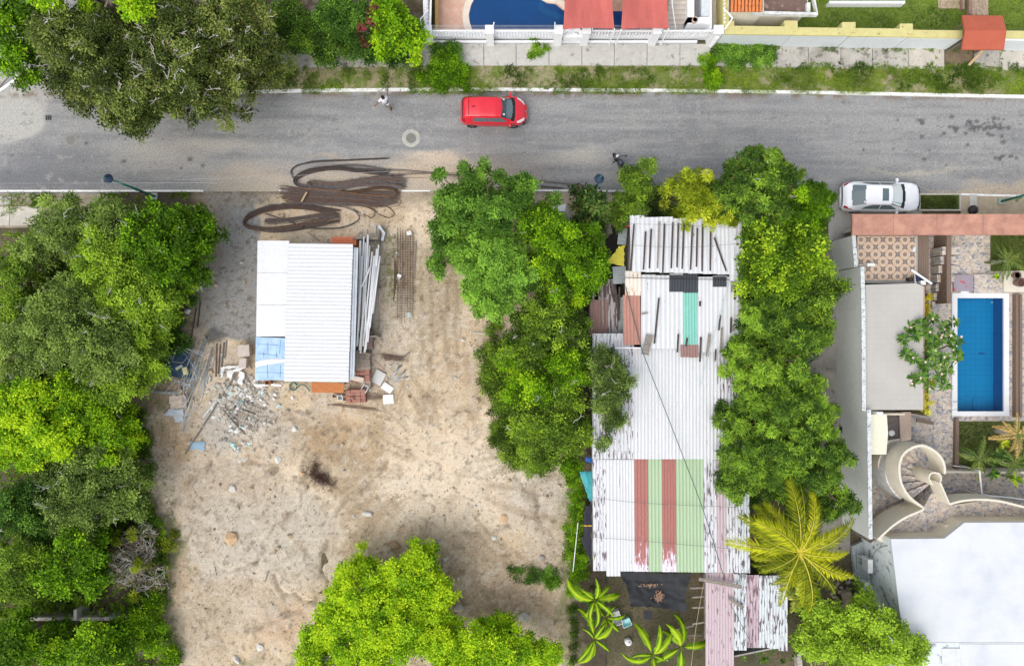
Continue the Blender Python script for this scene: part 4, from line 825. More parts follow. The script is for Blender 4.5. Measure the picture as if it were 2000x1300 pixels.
sw = empty('side_wall', W(832, 40, 0), 'white wall running up from the balustrade corner at its left end', 'wall')
part('wall', BW, sw, lambda b: b.bar(W(836, 78, .7), W(832, -60, .7), .3, 1.5)); part('rail', BW, sw, lambda b: b.bar(W(840, 60, 1.8), W(843, -60, 1.8), .1, .08)); part('bracket', BW, sw, lambda b: [b.bar(W(836, 22, 1.9), W(821, 38, 2.2), .06, .06), b.bar(W(821, 38, 2.2), W(826, 64, 1.9), .06, .06)])
part('baluster', BW, sw, lambda b: [b.cyl(W(837, 50 - i * 7, 1.2)[:2], .04, 1.4, 1.75, 6) for i in range(12)])
ep = empty('east_pillar_wall', W(1415, 40, 0), 'white wall with grey face at the right end of the balustrade', 'wall')
part('wall', BW, ep, lambda b: [b.bar(W(1392, 84, .7), W(1416, 50, .7), .22, 1.4), b.bar(W(1408, 60, .9), W(1412, -60, .9), .22, 1.8)]); part('bracket', BW, ep, lambda b: [b.bar(W(1413, 16, 2.2), W(1431, 36, 2.3), .07, .07), b.bar(W(1431, 36, 2.3), W(1415, 58, 2.2), .07, .07)])
part('baluster', BW, ep, lambda b: [b.cyl(W(1411, 50 - i * 7, 1.5)[:2], .05, 1.5, 2.0, 6) for i in range(14)])
# pool court behind
def terra():
    t = NT('terracotta_tile'); t.set(.6, 0, .3); br = t.new('ShaderNodeTexBrick'); br.offset = 0; br.inputs['Scale'].default_value = 1; br.inputs['Brick Width'].default_value = .36; br.inputs['Row Height'].default_value = .36; br.inputs['Mortar Size'].default_value = .012
    br.inputs['Color1'].default_value = (.50, .28, .20, 1); br.inputs['Color2'].default_value = (.58, .36, .27, 1); br.inputs['Mortar'].default_value = (.38, .25, .2, 1)
    mp = t.new('ShaderNodeMapping'); mp.inputs['Rotation'].default_value = (0, 0, .7); t.link(t.coord(rnd=False), mp.inputs[0]); t.link(mp.outputs[0], br.inputs['Vector']); t.color(t.mix(.3, br.outputs['Color'], t.ramp(t.noise(1.2, 4, .6), [(.3, (.40, .24, .17)), (.7, (.66, .5, .4))]))); return t.m
co_ = part('pool_court', terra(), None, lambda b: b.box(WX(850, .5), WX(1420, .5), WY(61, .5), WY(-160, .5), -.03, .5)); tag(co_, kind='structure')
gp = empty('garden_pool', W(1020, 20, 0), 'round ended deep blue swimming pool behind the white balustrade', 'pool')
outl = [W(x, y, .56)[:2] for x, y in [(1250, 57), (940, 57), (922, 57)] + [(917 - 2 * 0, 45), (916, 28), (920, 10), (930, -12), (950, -40), (1000, -50), (1030, -30), (1050, -5), (1068, 6), (1085, 8), (1100, 20), (1250, 22)]]
inl = outl
part('coping', pm('coping_pale', (.66, .58, .49), (.58, .5, .42), 4), gp, lambda b: b.strip([W(x, y, .56) for x, y in ((916, 60), (911, 45), (909, 28), (914, 8), (925, -14), (945, -46))], .40, .49, .56)); part('coping', pm('coping_pale', (.66, .58, .49)), gp, lambda b: b.strip(catmull([W(x, y, .56) for x, y in ((1035, -40), (1054, -10), (1070, -1), (1092, 3), (1108, 16))], 4), .34, .49, .56))
part('pool_floor', pm('pool_navy', (.003, .055, .17), (.002, .045, .145), 1.2, .4), gp, lambda b: b.prism(outl, .49, .504))
part('pool_step', pm('pool_step_blue', (.004, .08, .20)), gp, lambda b: [b.strip(catmull([W(x, y, .51) for x, y in ((1055, 5), (1062, 22), (1085, 30), (1100, 40))], 5), .35, .504, .512)])
part('water', pool_water('pool_water_navy', (.75, .9, .98)), gp, lambda b: b.add([(p[0], p[1], .53) for p in outl], [tuple(range(len(outl)))]))
tb = part('timber_beam', pm('beam_ochre', (.36, .22, .08), (.28, .17, .06), 5), None, lambda b: b.box(WX(850, 1), WX(857, 1), WY(59, 1), WY(-80, 1), .9, 1.1)); tag(tb, 'ochre timber beam along the left edge of the upper pool court', 'beam')
SAIL = pm('sail_cloth', (.50, .13, .11), (.40, .10, .085), .9, .8, bump=.9, bscale=1.6, stretch=(3, .6, 1))
def sail(label, cs, z):
    V = []; F = []; n = 14
    for i in range(n + 1):
        for j in range(n + 1):
            u, v = i / n, j / n; a = Vector(cs[0]).lerp(Vector(cs[1]), u); b_ = Vector(cs[3]).lerp(Vector(cs[2]), u); p = a.lerp(b_, v)
            cx = (u - .5) * -5.0 * math.sin(math.pi * v); cy = (v - .5) * -5.0 * math.sin(math.pi * u)
            V.append(W(p.x + cx, p.y + cy, z - .35 * math.sin(math.pi * u) * math.sin(math.pi * v)))
    for i in range(n):
        for j in range(n): F.append((i * (n + 1) + j, (i + 1) * (n + 1) + j, (i + 1) * (n + 1) + j + 1, i * (n + 1) + j + 1))
    me = bpy.data.meshes.new('sail'); me.from_pydata(V, [], F); me.polygons.foreach_set('use_smooth', [True] * len(F)); r = empty('shade_sail', W(cs[3][0], cs[3][1], .5), label, 'shade sail'); place(me, 'cloth', SAIL, r)
    part('pole', BW, r, lambda b: [b.cyl(W(x, y, z)[:2], .04, .5, z, 8) for x, y in (cs[2][:2], cs[3][:2])])
sail('left red shade sail over the upper pool', ((1101, -70), (1196, -70), (1200, 57), (1100, 58)), 2.6); sail('right red shade sail beside the white steps', ((1215, -70), (1305, -70), (1306, 57), (1213, 58)), 2.6)
ws = empty('garden_steps', W(1325, 30, .5), 'pale stone steps with thin white handrail right of the red sails', 'stairs')
for i in range(12): part('step', pm('stone_beige', (.52, .48, .43), (.46, .42, .38), 3), ws, lambda b: b.box(WX(1304, 1), WX(1338, 1), WY(58 - i * 8.6, .6 + i * .06), WY(50 - i * 8.6, .6 + i * .06), .5, .62 + i * .13))
part('handrail', BW, ws, lambda b: b.tube([W(1320, 57, 1.4), W(1313, 10, 2.2), W(1311, -60, 2.8)], .03, 6))
wb = empty('white_planter_block', W(1365, 25, .5), 'white built planter block with open niche beside the garden steps', 'planter')
part('wall', BW, wb, lambda b: [b.box(WX(1343, 1.6), WX(1356, 1.6), WY(45, 1.6), WY(-80, 1.6), .5, 1.6), b.box(WX(1343, 1.6), WX(1386, 1.6), WY(46, 1.6), WY(34, 1.6), .5, 1.6), b.box(WX(1386, 1.8), WX(1389, 1.8), WY(58, 1.8), WY(-80, 1.8), .5, 1.9)])
part('niche', pm('niche_grey', (.30, .29, .29)), wb, lambda b: b.box(WX(1357, .7), WX(1385, .7), WY(33, .7), WY(-80, .7), .5, .72)); part('inner_wall', pm('pale_blue_wall', (.55, .6, .63)), wb, lambda b: b.box(WX(1370, 1.4), WX(1385, 1.4), WY(33, 1.4), WY(-80, 1.4), .72, 1.4))
wk = part('side_passage', pm('passage_tile', (.58, .54, .48), (.50, .46, .41), 6), None, lambda b: b.box(WX(1390, .55), WX(1409, .55), WY(58, .55), WY(-100, .55), .5, .56)); tag(wk, kind='structure')
# yellow capped wall
YEL = pm('yellow_cap', (.55, .50, .22), (.48, .43, .19), 3, .75, spots=[((.16, .13, .06), 2.2, .62, .7, (1, 2, 1))]); WFACE = pm('white_wall_grey', (.66, .70, .72), (.6, .64, .66), 1.2, .7)
yw = empty('yellow_capped_wall', W(1640, 80, 0), 'stepped white street wall with mustard yellow coping and pillar blocks', 'wall')
def ycap(x0, x1, yt, yb, z, base):
    part('wall', WFACE, yw, lambda b: b.prism([(WX(x0, z), WY(base)), (WX(x1, z), WY(base + (x1 - x0) * .015)), (WX(x1, z), WY(base + (x1 - x0) * .015) + .42), (WX(x0, z), WY(base) + .42)], 0, z - .1)); part('coping', YEL, yw, lambda b: b.prism(pp((x0, yt), (x1, yt + (x1 - x0) * .012), (x1, yb + (x1 - x0) * .012), (x0, yb), z=z), z - .1, z))
ycap(1415, 1549, 50.5, 67, 1.9, 90.5); ycap(1549, 1661, 53.5, 69, 1.85, 93); ycap(1661, 1773, 55, 71, 1.75, 95); ycap(1773, 1880, 58.5, 73.5, 1.65, 96.5); ycap(1962, 2240, 60, 74.5, 1.6, 100)
for x0, x1, y0, y1, z in ((1415, 1434, 41, 50, 1.9), (1532, 1558, 40.5, 53, 1.9), (1645, 1671, 43.5, 55, 1.85), (1758, 1783, 46.5, 58, 1.75)): part('pillar_cap', YEL, yw, lambda b: b.prism(pp((x0, y0), (x1, y0), (x1, y1 + 8), (x0, y1 + 8), z=z + .02), 0, z + .02))
part('side_coping', YEL, yw, lambda b: b.prism(pp((1412, -80), (1424, -80), (1424, 50), (1412, 50), z=1.9), 0, 1.9))
lw = part('garden_lawn', pm('lawn_green', (.14, .19, .04), (.10, .15, .03), 1.2, .95, spots=[((.20, .20, .07), 1.5, .55, .7, (1, 1, 1))]), None, lambda b: b.box(WX(1425, .3), WX(2300, .3), WY(60, .3), WY(-160, .3), -.03, .3)); tag(lw, kind='structure')
gr_ = empty('gate_roof', W(1922, 70, 0), 'brick red pitched gate roof interrupting the yellow capped wall', 'gate')
RR = pm('roof_brick_red', (.40, .10, .06), (.36, .085, .05), 2, .85, bump=.5, bscale=60)
def groof(b):
    z0, z1 = 2.3, 2.55; P = [W(1880, 30, z0), W(1958, 31, z0), W(1966, 60, z1), W(1961, 97, z0), W(1879, 97, z0), W(1885, 60, z1)]
    b.add(P + [p - Vector((0, 0, .12)) for p in P], [(0, 1, 2, 5), (5, 2, 3, 4), (6, 7, 8, 11), (11, 8, 9, 10), (0, 1, 7, 6), (1, 2, 8, 7), (2, 3, 9, 8), (3, 4, 10, 9), (4, 5, 11, 10), (5, 0, 6, 11)])
part('roof', RR, gr_, groof); part('post', TIMB, gr_, lambda b: [b.cyl(W(x, y, 2.2)[:2], .05, 0, 2.25, 10) for x, y in ((1890, 76), (1950, 76), (1888, 42), (1952, 42))])
gpth = part('garden_path', pm('pink_tile', (.45, .33, .27), (.38, .27, .22), 3), None, lambda b: [b.box(WX(1832, .32), WX(1875, .32), WY(17, .32), WY(-80, .32), .28, .33), b.box(WX(1897, .32), WX(1930, .32), WY(30, .32), WY(-80, .32), .28, .34)]); tag(gpth, kind='structure')
part('path_wall', pm('brick_edge', (.28, .18, .14)), gpth, lambda b: [b.box(WX(1880, .6), WX(1884, .6), WY(18, .6), WY(-80, .6), .3, .6), b.box(WX(1893, .6), WX(1897, .6), WY(28, .6), WY(-80, .6), .3, .6)])
# tiled roof and gravel roof top right
th_ = empty('garden_house', W(1500, -10, 0), 'house edge with orange barrel tiles and a brown flat roof at the top edge', 'house')
OT = pm('orange_tile', (.62, .21, .07), (.48, .15, .05), 5, .7, spots=[((.62, .42, .32), 4, .66, .74, (1, 1, 1))])
tile = MB(); nn_ = 6
V = []; 
for j, (y, s) in enumerate(((-.24, 1.0), (.24, .8))):
    for k in range(nn_ + 1): a = math.pi * k / nn_; V.append((math.cos(a) * .09 * s, y, math.sin(a) * .075 * s + (.02 if j == 0 else 0)))
tile.add(V, [(k, k + 1, nn_ + 2 + k, nn_ + 1 + k) for k in range(nn_)]); tme = tile.mesh('tile'); tme.materials.append(OT)
part('roof_deck', pm('tile_bed', (.14, .05, .03)), th_, lambda b: b.box(WX(1426, 2.8), WX(1490, 2.8), WY(21, 2.8), WY(-80, 2.8), 2.6, 2.75)); part('wall', CREAM, th_, lambda b: [b.box(WX(1428, 2.6), WX(1492, 2.6), WY(24, 2.5), WY(-80, 2.6), 0, 2.6), b.box(WX(1492, 2.2), WX(1578, 2.2), WY(22, 2.2), WY(-80, 2.2), 0, 2.2)])
for q in range(9):
    for r in range(4):
        o = place(tme, 'tile', None, th_, (0, 0, 0)); o.matrix_parent_inverse = Matrix.Translation(-th_.location); o.location = (WX(1430 + q * 7.0, 2.8), WY(16 - r * 13, 2.8), 2.78 + r * .035); o.rotation_euler = (.07, 0, random.uniform(-.04, .04))
part('flat_roof', pm('gravel_brown', (.17, .11, .09), (.12, .08, .07), 4, .9, spots=[((.3, .2, .16), 2, .55, .65, (1, 1, 1))]), th_, lambda b: b.box(WX(1492, 2.25), WX(1576, 2.25), WY(22, 2.25), WY(-80, 2.25), 2.2, 2.26))
part('parapet', pm('parapet_white', (.66, .67, .66), (.4, .41, .4), 3, spots=[((.2, .2, .19), 5, .6, .7, (1, 1, 1))]), th_, lambda b: [b.strip([W(1470, 24, 2.5), W(1597, 27, 2.5), W(1585, -30, 2.5)], .16, 2.2, 2.5), b.box(WX(1575, 2.4), WX(1582, 2.4), WY(26, 2.4), WY(6, 2.4), 2.2, 2.45)])
pz = part('low_wall', BW, None, lambda b: b.box(WX(1620, .8), WX(1768, .8), WY(7, .8), WY(2, .8), .2, .8)); tag(pz, 'low white wall on the lawn at the top edge', 'wall')
ords = ('first', 'second', 'third', 'fourth', 'fifth', 'sixth', 'seventh', 'eighth', 'ninth', 'tenth', 'eleventh', 'twelfth', 'thirteenth')
# ------------------------------------------------------------------ vehicles
def paint(name, c, rough=.28):
    t = NT(name); t.set(rough, 0, .5, .6); t.b.inputs['Coat Roughness'].default_value = .08
    t.color(t.mix(t.mask(t.noise(3, 4, .6), .3, .75), c, sc3(c, .93))); return t.m
GLASS = NT('car_glass'); GLASS.set(.05, 0, .6); GLASS.color((.10, .135, .15)); GLASS = GLASS.m
def wind_glass():
    t = NT('windscreen'); gl = t.new('ShaderNodeBsdfGlossy'); gl.inputs['Roughness'].default_value = .03; tr = t.new('ShaderNodeBsdfTransparent'); tr.inputs[0].default_value = (.80, .88, .90, 1)
    fr = t.new('ShaderNodeFresnel'); fr.inputs[0].default_value = 1.5; mx = t.new('ShaderNodeMixShader'); t.link(fr.outputs[0], mx.inputs[0]); t.link(tr.outputs[0], mx.inputs[1]); t.link(gl.outputs[0], mx.inputs[2]); t.link(mx.outputs[0], t.out.inputs[0]); return t.m
WGL = wind_glass()
TYRE = pm('tyre', (.02, .02, .022), None, 8, .85); RIM = pm('rim_alloy', (.35, .36, .38), None, 8, .35, .8); PLAS = pm('black_plastic', (.018, .018, .02), None, 8, .6)
LAMPR = pm('lamp_red', (.35, .01, .02), None, 8, .2); LAMPC = pm('lamp_clear', (.75, .77, .78), (.5, .52, .54), 6, .15)
def car(name, label, spec, pos, rz, body_mat):
    L, Wd, Hh = spec['size']; root = empty(name, (pos[0], pos[1], pos[2]), label, 'car', None, 0)
    st = np.array(spec['st'], float)      # x, half width, z belt, half roof width, z top, sill z
    n = 110; xs = np.linspace(0, L, n)
    def ip(c):
        v = np.interp(xs, st[:, 0], st[:, c]); k = np.array([1, 2, 3, 2, 1.]); k /= k.sum()
        return np.convolve(np.pad(v, 2, 'edge'), k, 'valid')
    hw, zb, rw, zt, sl = (ip(i) for i in range(1, 6))
    nv = 40; rows = []
    for i in range(n):
        w, b, r, t, s = hw[i], zb[i], rw[i], zt[i], sl[i]
        cp = [(w * .90, s), (w * .985, s + (b - s) * .25), (w, s + (b - s) * .55), (w * .985, s + (b - s) * .85), (w * .95, b), (w * .95 + (r - w * .95) * .55, b + (t - b) * .55), (r + .02, b + (t - b) * .88), (r * .9, t - .012), (r * .5, t + .012), (0, t + .02)]
        c = catmull([Vector((0, y, z)) for y, z in cp], 8); P = [c[int(round(k * (len(c) - 1) / (nv - 1)))] for k in range(nv)]
        rows.append([(xs[i] - L / 2, p.y, p.z) for p in P] + [(xs[i] - L / 2, -p.y, p.z) for p in P[-2::-1]])
    m = len(rows[0]); V = np.array(rows); wx = spec['wheels']; wr = spec['wr']
    parts_ = {}
    regs = spec['regions']
    for i in range(n - 1):
        for j in range(m - 1):
            q = V[i:i + 2, j:j + 2].reshape(-1, 3).mean(0); x = q[0] + L / 2; y = q[1]; z = q[2]; ju = (j + .5) if j < nv - 1 else (m - 1 - j - .5); u = ju / (nv - 1)
            if any((x - a) ** 2 + (z - wr * .95) ** 2 < (wr * 1.12) ** 2 for a in wx) and u < .45: continue
            nm = 'body'
            for rn, f in regs:
                if f(x, y, z, u, i, hw[i]): nm = rn; break
            parts_.setdefault(nm, []).append((i * m + j, (i + 1) * m + j, (i + 1) * m + j + 1, i * m + j + 1))
    ends = [(tuple(range(m - 1, -1, -1))), tuple((n - 1) * m + k for k in range(m))]
    VV = V.reshape(-1, 3)
    mats = {'body': body_mat, 'roof': body_mat, 'windscreen': WGL, 'rear_window': GLASS, 'side_window': GLASS, 'sunroof': GLASS, 'headlight': LAMPC, 'tail_light': LAMPR, 'grille': PLAS, 'cowl': PLAS, 'rear_trim': PLAS, 'bonnet': body_mat}
    rot = Matrix.Rotation(rz, 4, 'Z'); root.rotation_euler = (0, 0, rz)
    for nm, fs in parts_.items():
        sides = [(nm, fs)]
        if nm in ('headlight', 'tail_light', 'side_window'):
            sides = [(nm, [f for f in fs if VV[f[0]][1] > 0]), (nm, [f for f in fs if VV[f[0]][1] <= 0])]
        for nm2, ff in sides:
            if not ff: continue
            ids = sorted({k for f in ff for k in f}); mp = {k: a for a, k in enumerate(ids)}; off = .004 if nm in ('sunroof',) else 0
            me = bpy.data.meshes.new(nm2); faces = [tuple(mp[k] for k in f) for f in ff]
            if nm == 'body':
                for e in ends:
                    if all(k in mp for k in e): faces.append(tuple(mp[k] for k in e))
                    else:
                        ex = [k for k in e if k not in mp]
                        for k in ex: mp[k] = len(ids); ids.append(k)
                        faces.append(tuple(mp[k] for k in e))
            me.from_pydata([tuple(VV[k]) for k in ids], [], faces); me.polygons.foreach_set('use_smooth', [True] * len(faces))
            o = place(me, nm2, mats[nm], root, (0, 0, 0)); 
    def loc(b, nm, mat, smooth=False, parent=root, bevel=0):
        o = place(b.mesh(nm, smooth), nm, mat, parent, (0, 0, 0))
        if bevel: mm = o.modifiers.new('bevel', 'BEVEL'); mm.width = bevel; mm.segments = 2
        return o
    b = MB(); b.box(-L / 2 + .1, L / 2 - .1, -hw.max() * .78, hw.max() * .78, .2, .45); loc(b, 'underbody', PLAS)
    b = MB(); b.box(spec['cabin'][0] - L / 2, spec['cabin'][1] - L / 2, -hw.max() * .7, hw.max() * .7, .45, .62)
    for sx in spec['seats']:
        for sy in (-.36, .36): b.box(sx - L / 2 - .22, sx - L / 2 + .25, sy - .24, sy + .24, .62, .72); b.box(sx - L / 2 - .32, sx - L / 2 - .2, sy - .24, sy + .24, .62, 1.12)
    loc(b, 'interior', pm('car_interior', (.30, .32, .34), None, 8, .8))
    b = MB(); b.box(spec['cowl'][0] - L / 2, spec['cowl'][1] - L / 2, -hw.max() * .72, hw.max() * .72, .55, zb[int(n * .7)] * .93); loc(b, 'dashboard', pm('dash_grey', (.20, .24, .27), None, 8, .7))
    for a in wx:
        for sy in (-1, 1):
            y = sy * (Wd / 2 - .12); c = Vector((a - L / 2, y, wr))
            tb = MB()
            prof = [(wr * .62, -.10), (wr * .95, -.10), (wr, -.06), (wr, .06), (wr * .95, .10), (wr * .62, .10)]; N = 22; vs = []; fs = []
            for r_, dy in prof:
                for k in range(N): an = 2 * math.pi * k / N; vs.append((c.x + r_ * math.cos(an), c.y + dy, c.z + r_ * math.sin(an)))
            for q in range(len(prof) - 1):
                for k in range(N): fs.append((q * N + k, q * N + (k + 1) % N, (q + 1) * N + (k + 1) % N, (q + 1) * N + k))
            tb.add(vs, fs); w_ = loc(tb, 'wheel', TYRE, True)
            rb = MB(); rb.add([(c.x + wr * .62 * math.cos(2 * math.pi * k / 20), c.y + sy * .05, c.z + wr * .62 * math.sin(2 * math.pi * k / 20)) for k in range(20)], [tuple(range(20))])
            for k in range(5): an = k * 1.257; rb.obox((c.x + wr * .32 * math.cos(an), c.y + sy * .08, c.z + wr * .32 * math.sin(an)), (wr * .62, .03, .06), (0, -an, 0))
            loc(rb, 'rim', RIM, parent=w_)
    for sy in (-1, 1):
        b = MB(); x = spec['mirror'] - L / 2; b.obox((x, sy * (Wd / 2 + .09), .98), (.14, .20, .13), (0, 0, sy * .35), .85); b.bar((x + .02, sy * (Wd / 2 - .08), .95), (x + .02, sy * (Wd / 2 + .02), .96), .06, .04); loc(b, 'mirror', body_mat, bevel=.03)
    for nm, mat, fn in spec.get('extra', []):
        b = MB(); fn(b, L); loc(b, nm, mat)
    return root
RED = paint('paint_red', (.62, .012, .03)); WHT = paint('paint_white', (.74, .76, .80))
red = dict(size=(4.0, 1.72, 1.5), wheels=(.66, 3.17), wr=.30, mirror=2.98, cabin=(.4, 2.9), seats=(1.2, 2.1), cowl=(2.75, 3.3),
    st=[(0, .56, .72, .46, .78, .38), (.06, .68, .86, .50, .98, .30), (.20, .78, .93, .51, 1.30, .26), (.42, .83, .95, .54, 1.42, .24), (1.2, .86, .95, .575, 1.49, .22), (2.1, .865, .93, .57, 1.46, .22), (2.42, .865, .93, .55, 1.40, .22), (3.0, .86, .94, .62, 1.10, .22), (3.16, .855, .93, .66, 1.00, .22), (3.45, .82, .84, .58, .92, .23), (3.7, .73, .72, .46, .82, .25), (3.88, .58, .60, .34, .68, .28), (4.0, .38, .50, .24, .52, .34)],
    regions=[('windscreen', lambda x, y, z, u, i, w: 2.42 + .0 < x - .10 * (abs(y) < 9) * (1 - (abs(y) / .6) ** 2) < 3.05 and u > .66), ('cowl', lambda x, y, z, u, i, w: 3.02 < x < 3.24 + .08 * (1 - (abs(y) / .7) ** 2) and u > .60),
             ('side_window', lambda x, y, z, u, i, w: .78 < x < 2.80 and .475 < u < .475 + .15 * min(1, (x - .6) / .35) * min(1, (2.95 - x) / .5) and not 1.62 < x < 1.69),
             ('rear_trim', lambda x, y, z, u, i, w: .10 < x < .19 and u > .62), ('tail_light', lambda x, y, z, u, i, w: .06 < x < .30 and .42 < u < .60),
             ('headlight', lambda x, y, z, u, i, w: 3.42 < x < 3.86 and .46 + (x - 3.4) * .05 < u < .56 + (x - 3.4) * .28), ('grille', lambda x, y, z, u, i, w: x > 3.9 and u < .40 and u > .1),
             ('roof', lambda x, y, z, u, i, w: .2 < x < 2.5 and u > .66)],
    extra=[('antenna', PLAS, lambda b, L: b.bar((.72 - L / 2, 0, 1.49), (.90 - L / 2, 0, 1.53), .03, .05)), ('spoiler_seam', pm('seam_dark_red', (.2, .01, .02)), lambda b, L: b.box(.50 - L / 2, .512 - L / 2, -.54, .54, 1.46, 1.494)),
           ('wiper_sticker', LAMPC, lambda b, L: [b.obox((2.62 - L / 2, -.42, 1.375), (.12, .10, .01), (0, .5, 0)), b.obox((2.60 - L / 2, .46, 1.375), (.14, .06, .01), (0, .5, 0))]),
           ('badge', RIM, lambda b, L: b.obox((3.95 - L / 2, 0, .62), (.05, .10, .06)))])
c = W(965, 222, .1); car('red_car', 'red hatchback driving along the street near the north kerb', red, (c.x, c.y - .03, 0), R(-.5), RED)
sedan = dict(size=(4.78, 1.80, 1.42), wheels=(.98, 3.78), wr=.32, mirror=3.16, cabin=(.7, 3.2), seats=(1.45, 2.3), cowl=(3.15, 3.75),
    st=[(0, .62, .70, .50, .80, .42), (.08, .76, .86, .60, .96, .34), (.22, .83, .93, .66, 1.04, .28), (.42, .86, .96, .66, 1.09, .25), (.52, .88, .97, .63, 1.12, .24), (1.18, .90, .97, .56, 1.38, .22), (2.0, .90, .95, .56, 1.43, .22), (2.72, .90, .94, .555, 1.38, .22), (3.45, .89, .95, .66, 1.05, .22), (3.62, .885, .93, .70, .98, .22), (4.1, .86, .86, .62, .90, .23), (4.48, .78, .74, .52, .80, .26), (4.68, .66, .64, .42, .68, .30), (4.78, .50, .54, .36, .56, .36)],
    regions=[('windscreen', lambda x, y, z, u, i, w: 2.62 < x - .12 * (1 - (abs(y) / .6) ** 2) < 3.36 and u > .64), ('cowl', lambda x, y, z, u, i, w: 3.34 < x < 3.60 + .08 * (1 - (abs(y) / .7) ** 2) and u > .62),
             ('rear_window', lambda x, y, z, u, i, w: .46 < x + .06 * (1 - (abs(y) / .6) ** 2) < 1.16 and u > .68), ('sunroof', lambda x, y, z, u, i, w: 2.04 < x < 2.46 and abs(y) < .38 and z > 1.2),
             ('side_window', lambda x, y, z, u, i, w: 1.0 < x < 3.1 and .475 < u < .475 + .16 * min(1, (x - .9) / .6) * min(1, (3.2 - x) / .6) and not 2.02 < x < 2.08),
             ('tail_light', lambda x, y, z, u, i, w: (.05 + .2 * max(0, .5 - u) < x < .24 + 4 * max(0, .52 - u) and .43 < u < .66)),
             ('headlight', lambda x, y, z, u, i, w: 4.22 < x < 4.58 and .44 < u < .55), ('grille', lambda x, y, z, u, i, w: x > 4.58 and .10 < u < .62 or x > 4.66 and u > .5 and z < .68)],
    extra=[('sunshade', pm('sunshade_mint', (.50, .72, .66), (.42, .64, .58), 6, .5, metal=.2), lambda b, L: [b.add([(3.06 - L / 2 + .26 * math.cos(a), sy * .31 + .29 * math.sin(a), 1.19 - .45 * .26 * math.cos(a)) for a in np.linspace(0, 2 * math.pi, 20)[:-1]], [tuple(range(19))]) for sy in (-1, 1)]),
           ('sticker', LAMPC, lambda b, L: b.obox((1.06 - L / 2, -.44, 1.355), (.10, .12, .006), (0, -.38, 0)))])
c = W(1711, 388, .1); car('white_car', 'white sedan with sunroof and mint sunshade parked by the terracotta canopy', sedan, (c.x, c.y - .02, .02), R(-.8), WHT)
# motorcycle (half under the feathery tree)
def motorcycle():
    c = W(1210, 328, 0); r = empty('motorcycle', (c.x, c.y, 0), 'black motorcycle parked at the kerb half hidden by the feathery tree', 'motorcycle', None, 0); r.rotation_euler = (0, 0, R(118))
    def L_(b, nm, m, s=False, p=r): return place(b.mesh(nm, s), nm, m, p, (0, 0, 0))
    BLK = pm('moto_black', (.02, .025, .035), (.04, .05, .07), 6, .3, coat=.5); CH = pm('moto_chrome', (.5, .52, .55), None, 5, .25, 1.0)
    for x in (-.62, .64):
        b = MB(); N = 20; vs = []; fs = []; prof = [(.20, -.03), (.28, -.05), (.30, 0), (.28, .05), (.20, .03)]
        for q, dy in prof:
            for k in range(N): a = 2 * math.pi * k / N; vs.append((x + q * math.cos(a), dy, .30 + q * math.sin(a)))
        for q in range(4):
            for k in range(N): fs.append((q * N + k, q * N + (k + 1) % N, (q + 1) * N + (k + 1) % N, (q + 1) * N + k))
        b.add(vs, fs); w = L_(b, 'wheel', TYRE, True); b = MB(); [b.bar((x, 0, .3), (x + .2 * math.cos(a), 0, .3 + .2 * math.sin(a)), .02, .02) for a in np.linspace(0, 5.2, 6)]; L_(b, 'spoke', CH, p=w)
    b = MB(); b.tube([(-.15, 0, .78), (-.55, 0, .82), (-.85, 0, .88)], [.13, .15, .08], 10); L_(b, 'seat', PLAS, True)
    b = MB(); b.tube([(-.10, 0, .80), (.05, 0, .90), (.25, 0, .92), (.38, 0, .86)], [.10, .17, .16, .07], 12); L_(b, 'fuel_tank', BLK, True)
    b = MB(); b.obox((.05, 0, .45), (.42, .26, .36)); b.tube([(-.1, .15, .3), (-.7, .17, .34)], .045, 8); L_(b, 'engine', CH)
    b = MB(); b.tube([(.36, -.36, 1.02), (.46, -.14, 1.04), (.46, .14, 1.04), (.36, .36, 1.02)], .016, 6); b.tube([(.36, -.36, 1.02), (.28, -.46, 1.01)], .025, 6); b.tube([(.36, .36, 1.02), (.28, .46, 1.01)], .025, 6); L_(b, 'handlebar', PLAS)
    b = MB(); b.tube([(.46, -.1, 1.0), (.66, -.1, .3)], .03, 6); b.tube([(.46, .1, 1.0), (.66, .1, .3)], .03, 6); L_(b, 'fork', CH)
    b = MB(); b.tube([(.50, 0, .92), (.62, 0, .90)], [.11, .09], 12); L_(b, 'headlight', LAMPC, True)
    b = MB(); b.tube([(-.9, 0, .62), (-.62, 0, .66), (-.45, 0, .6)], [.07, .09, .06], 8); b.tube([(.45, 0, .58), (.64, 0, .64), (.85, 0, .56)], [.05, .08, .05], 8); L_(b, 'mudguard', BLK, True)
    b = MB(); [b.obox((.30, s * .42, 1.16), (.05, .12, .08)) for s in (-1, 1)]; [b.bar((.36, s * .3, 1.02), (.30, s * .42, 1.14), .014, .014) for s in (-1, 1)]; L_(b, 'mirror', PLAS)
    b = MB(); b.tube([(-.15, .05, .3), (-.2, .3, .0)], .015, 5); b.bar((-.5, 0, .6), (.4, 0, .7), .06, .06); L_(b, 'frame', PLAS)
motorcycle()
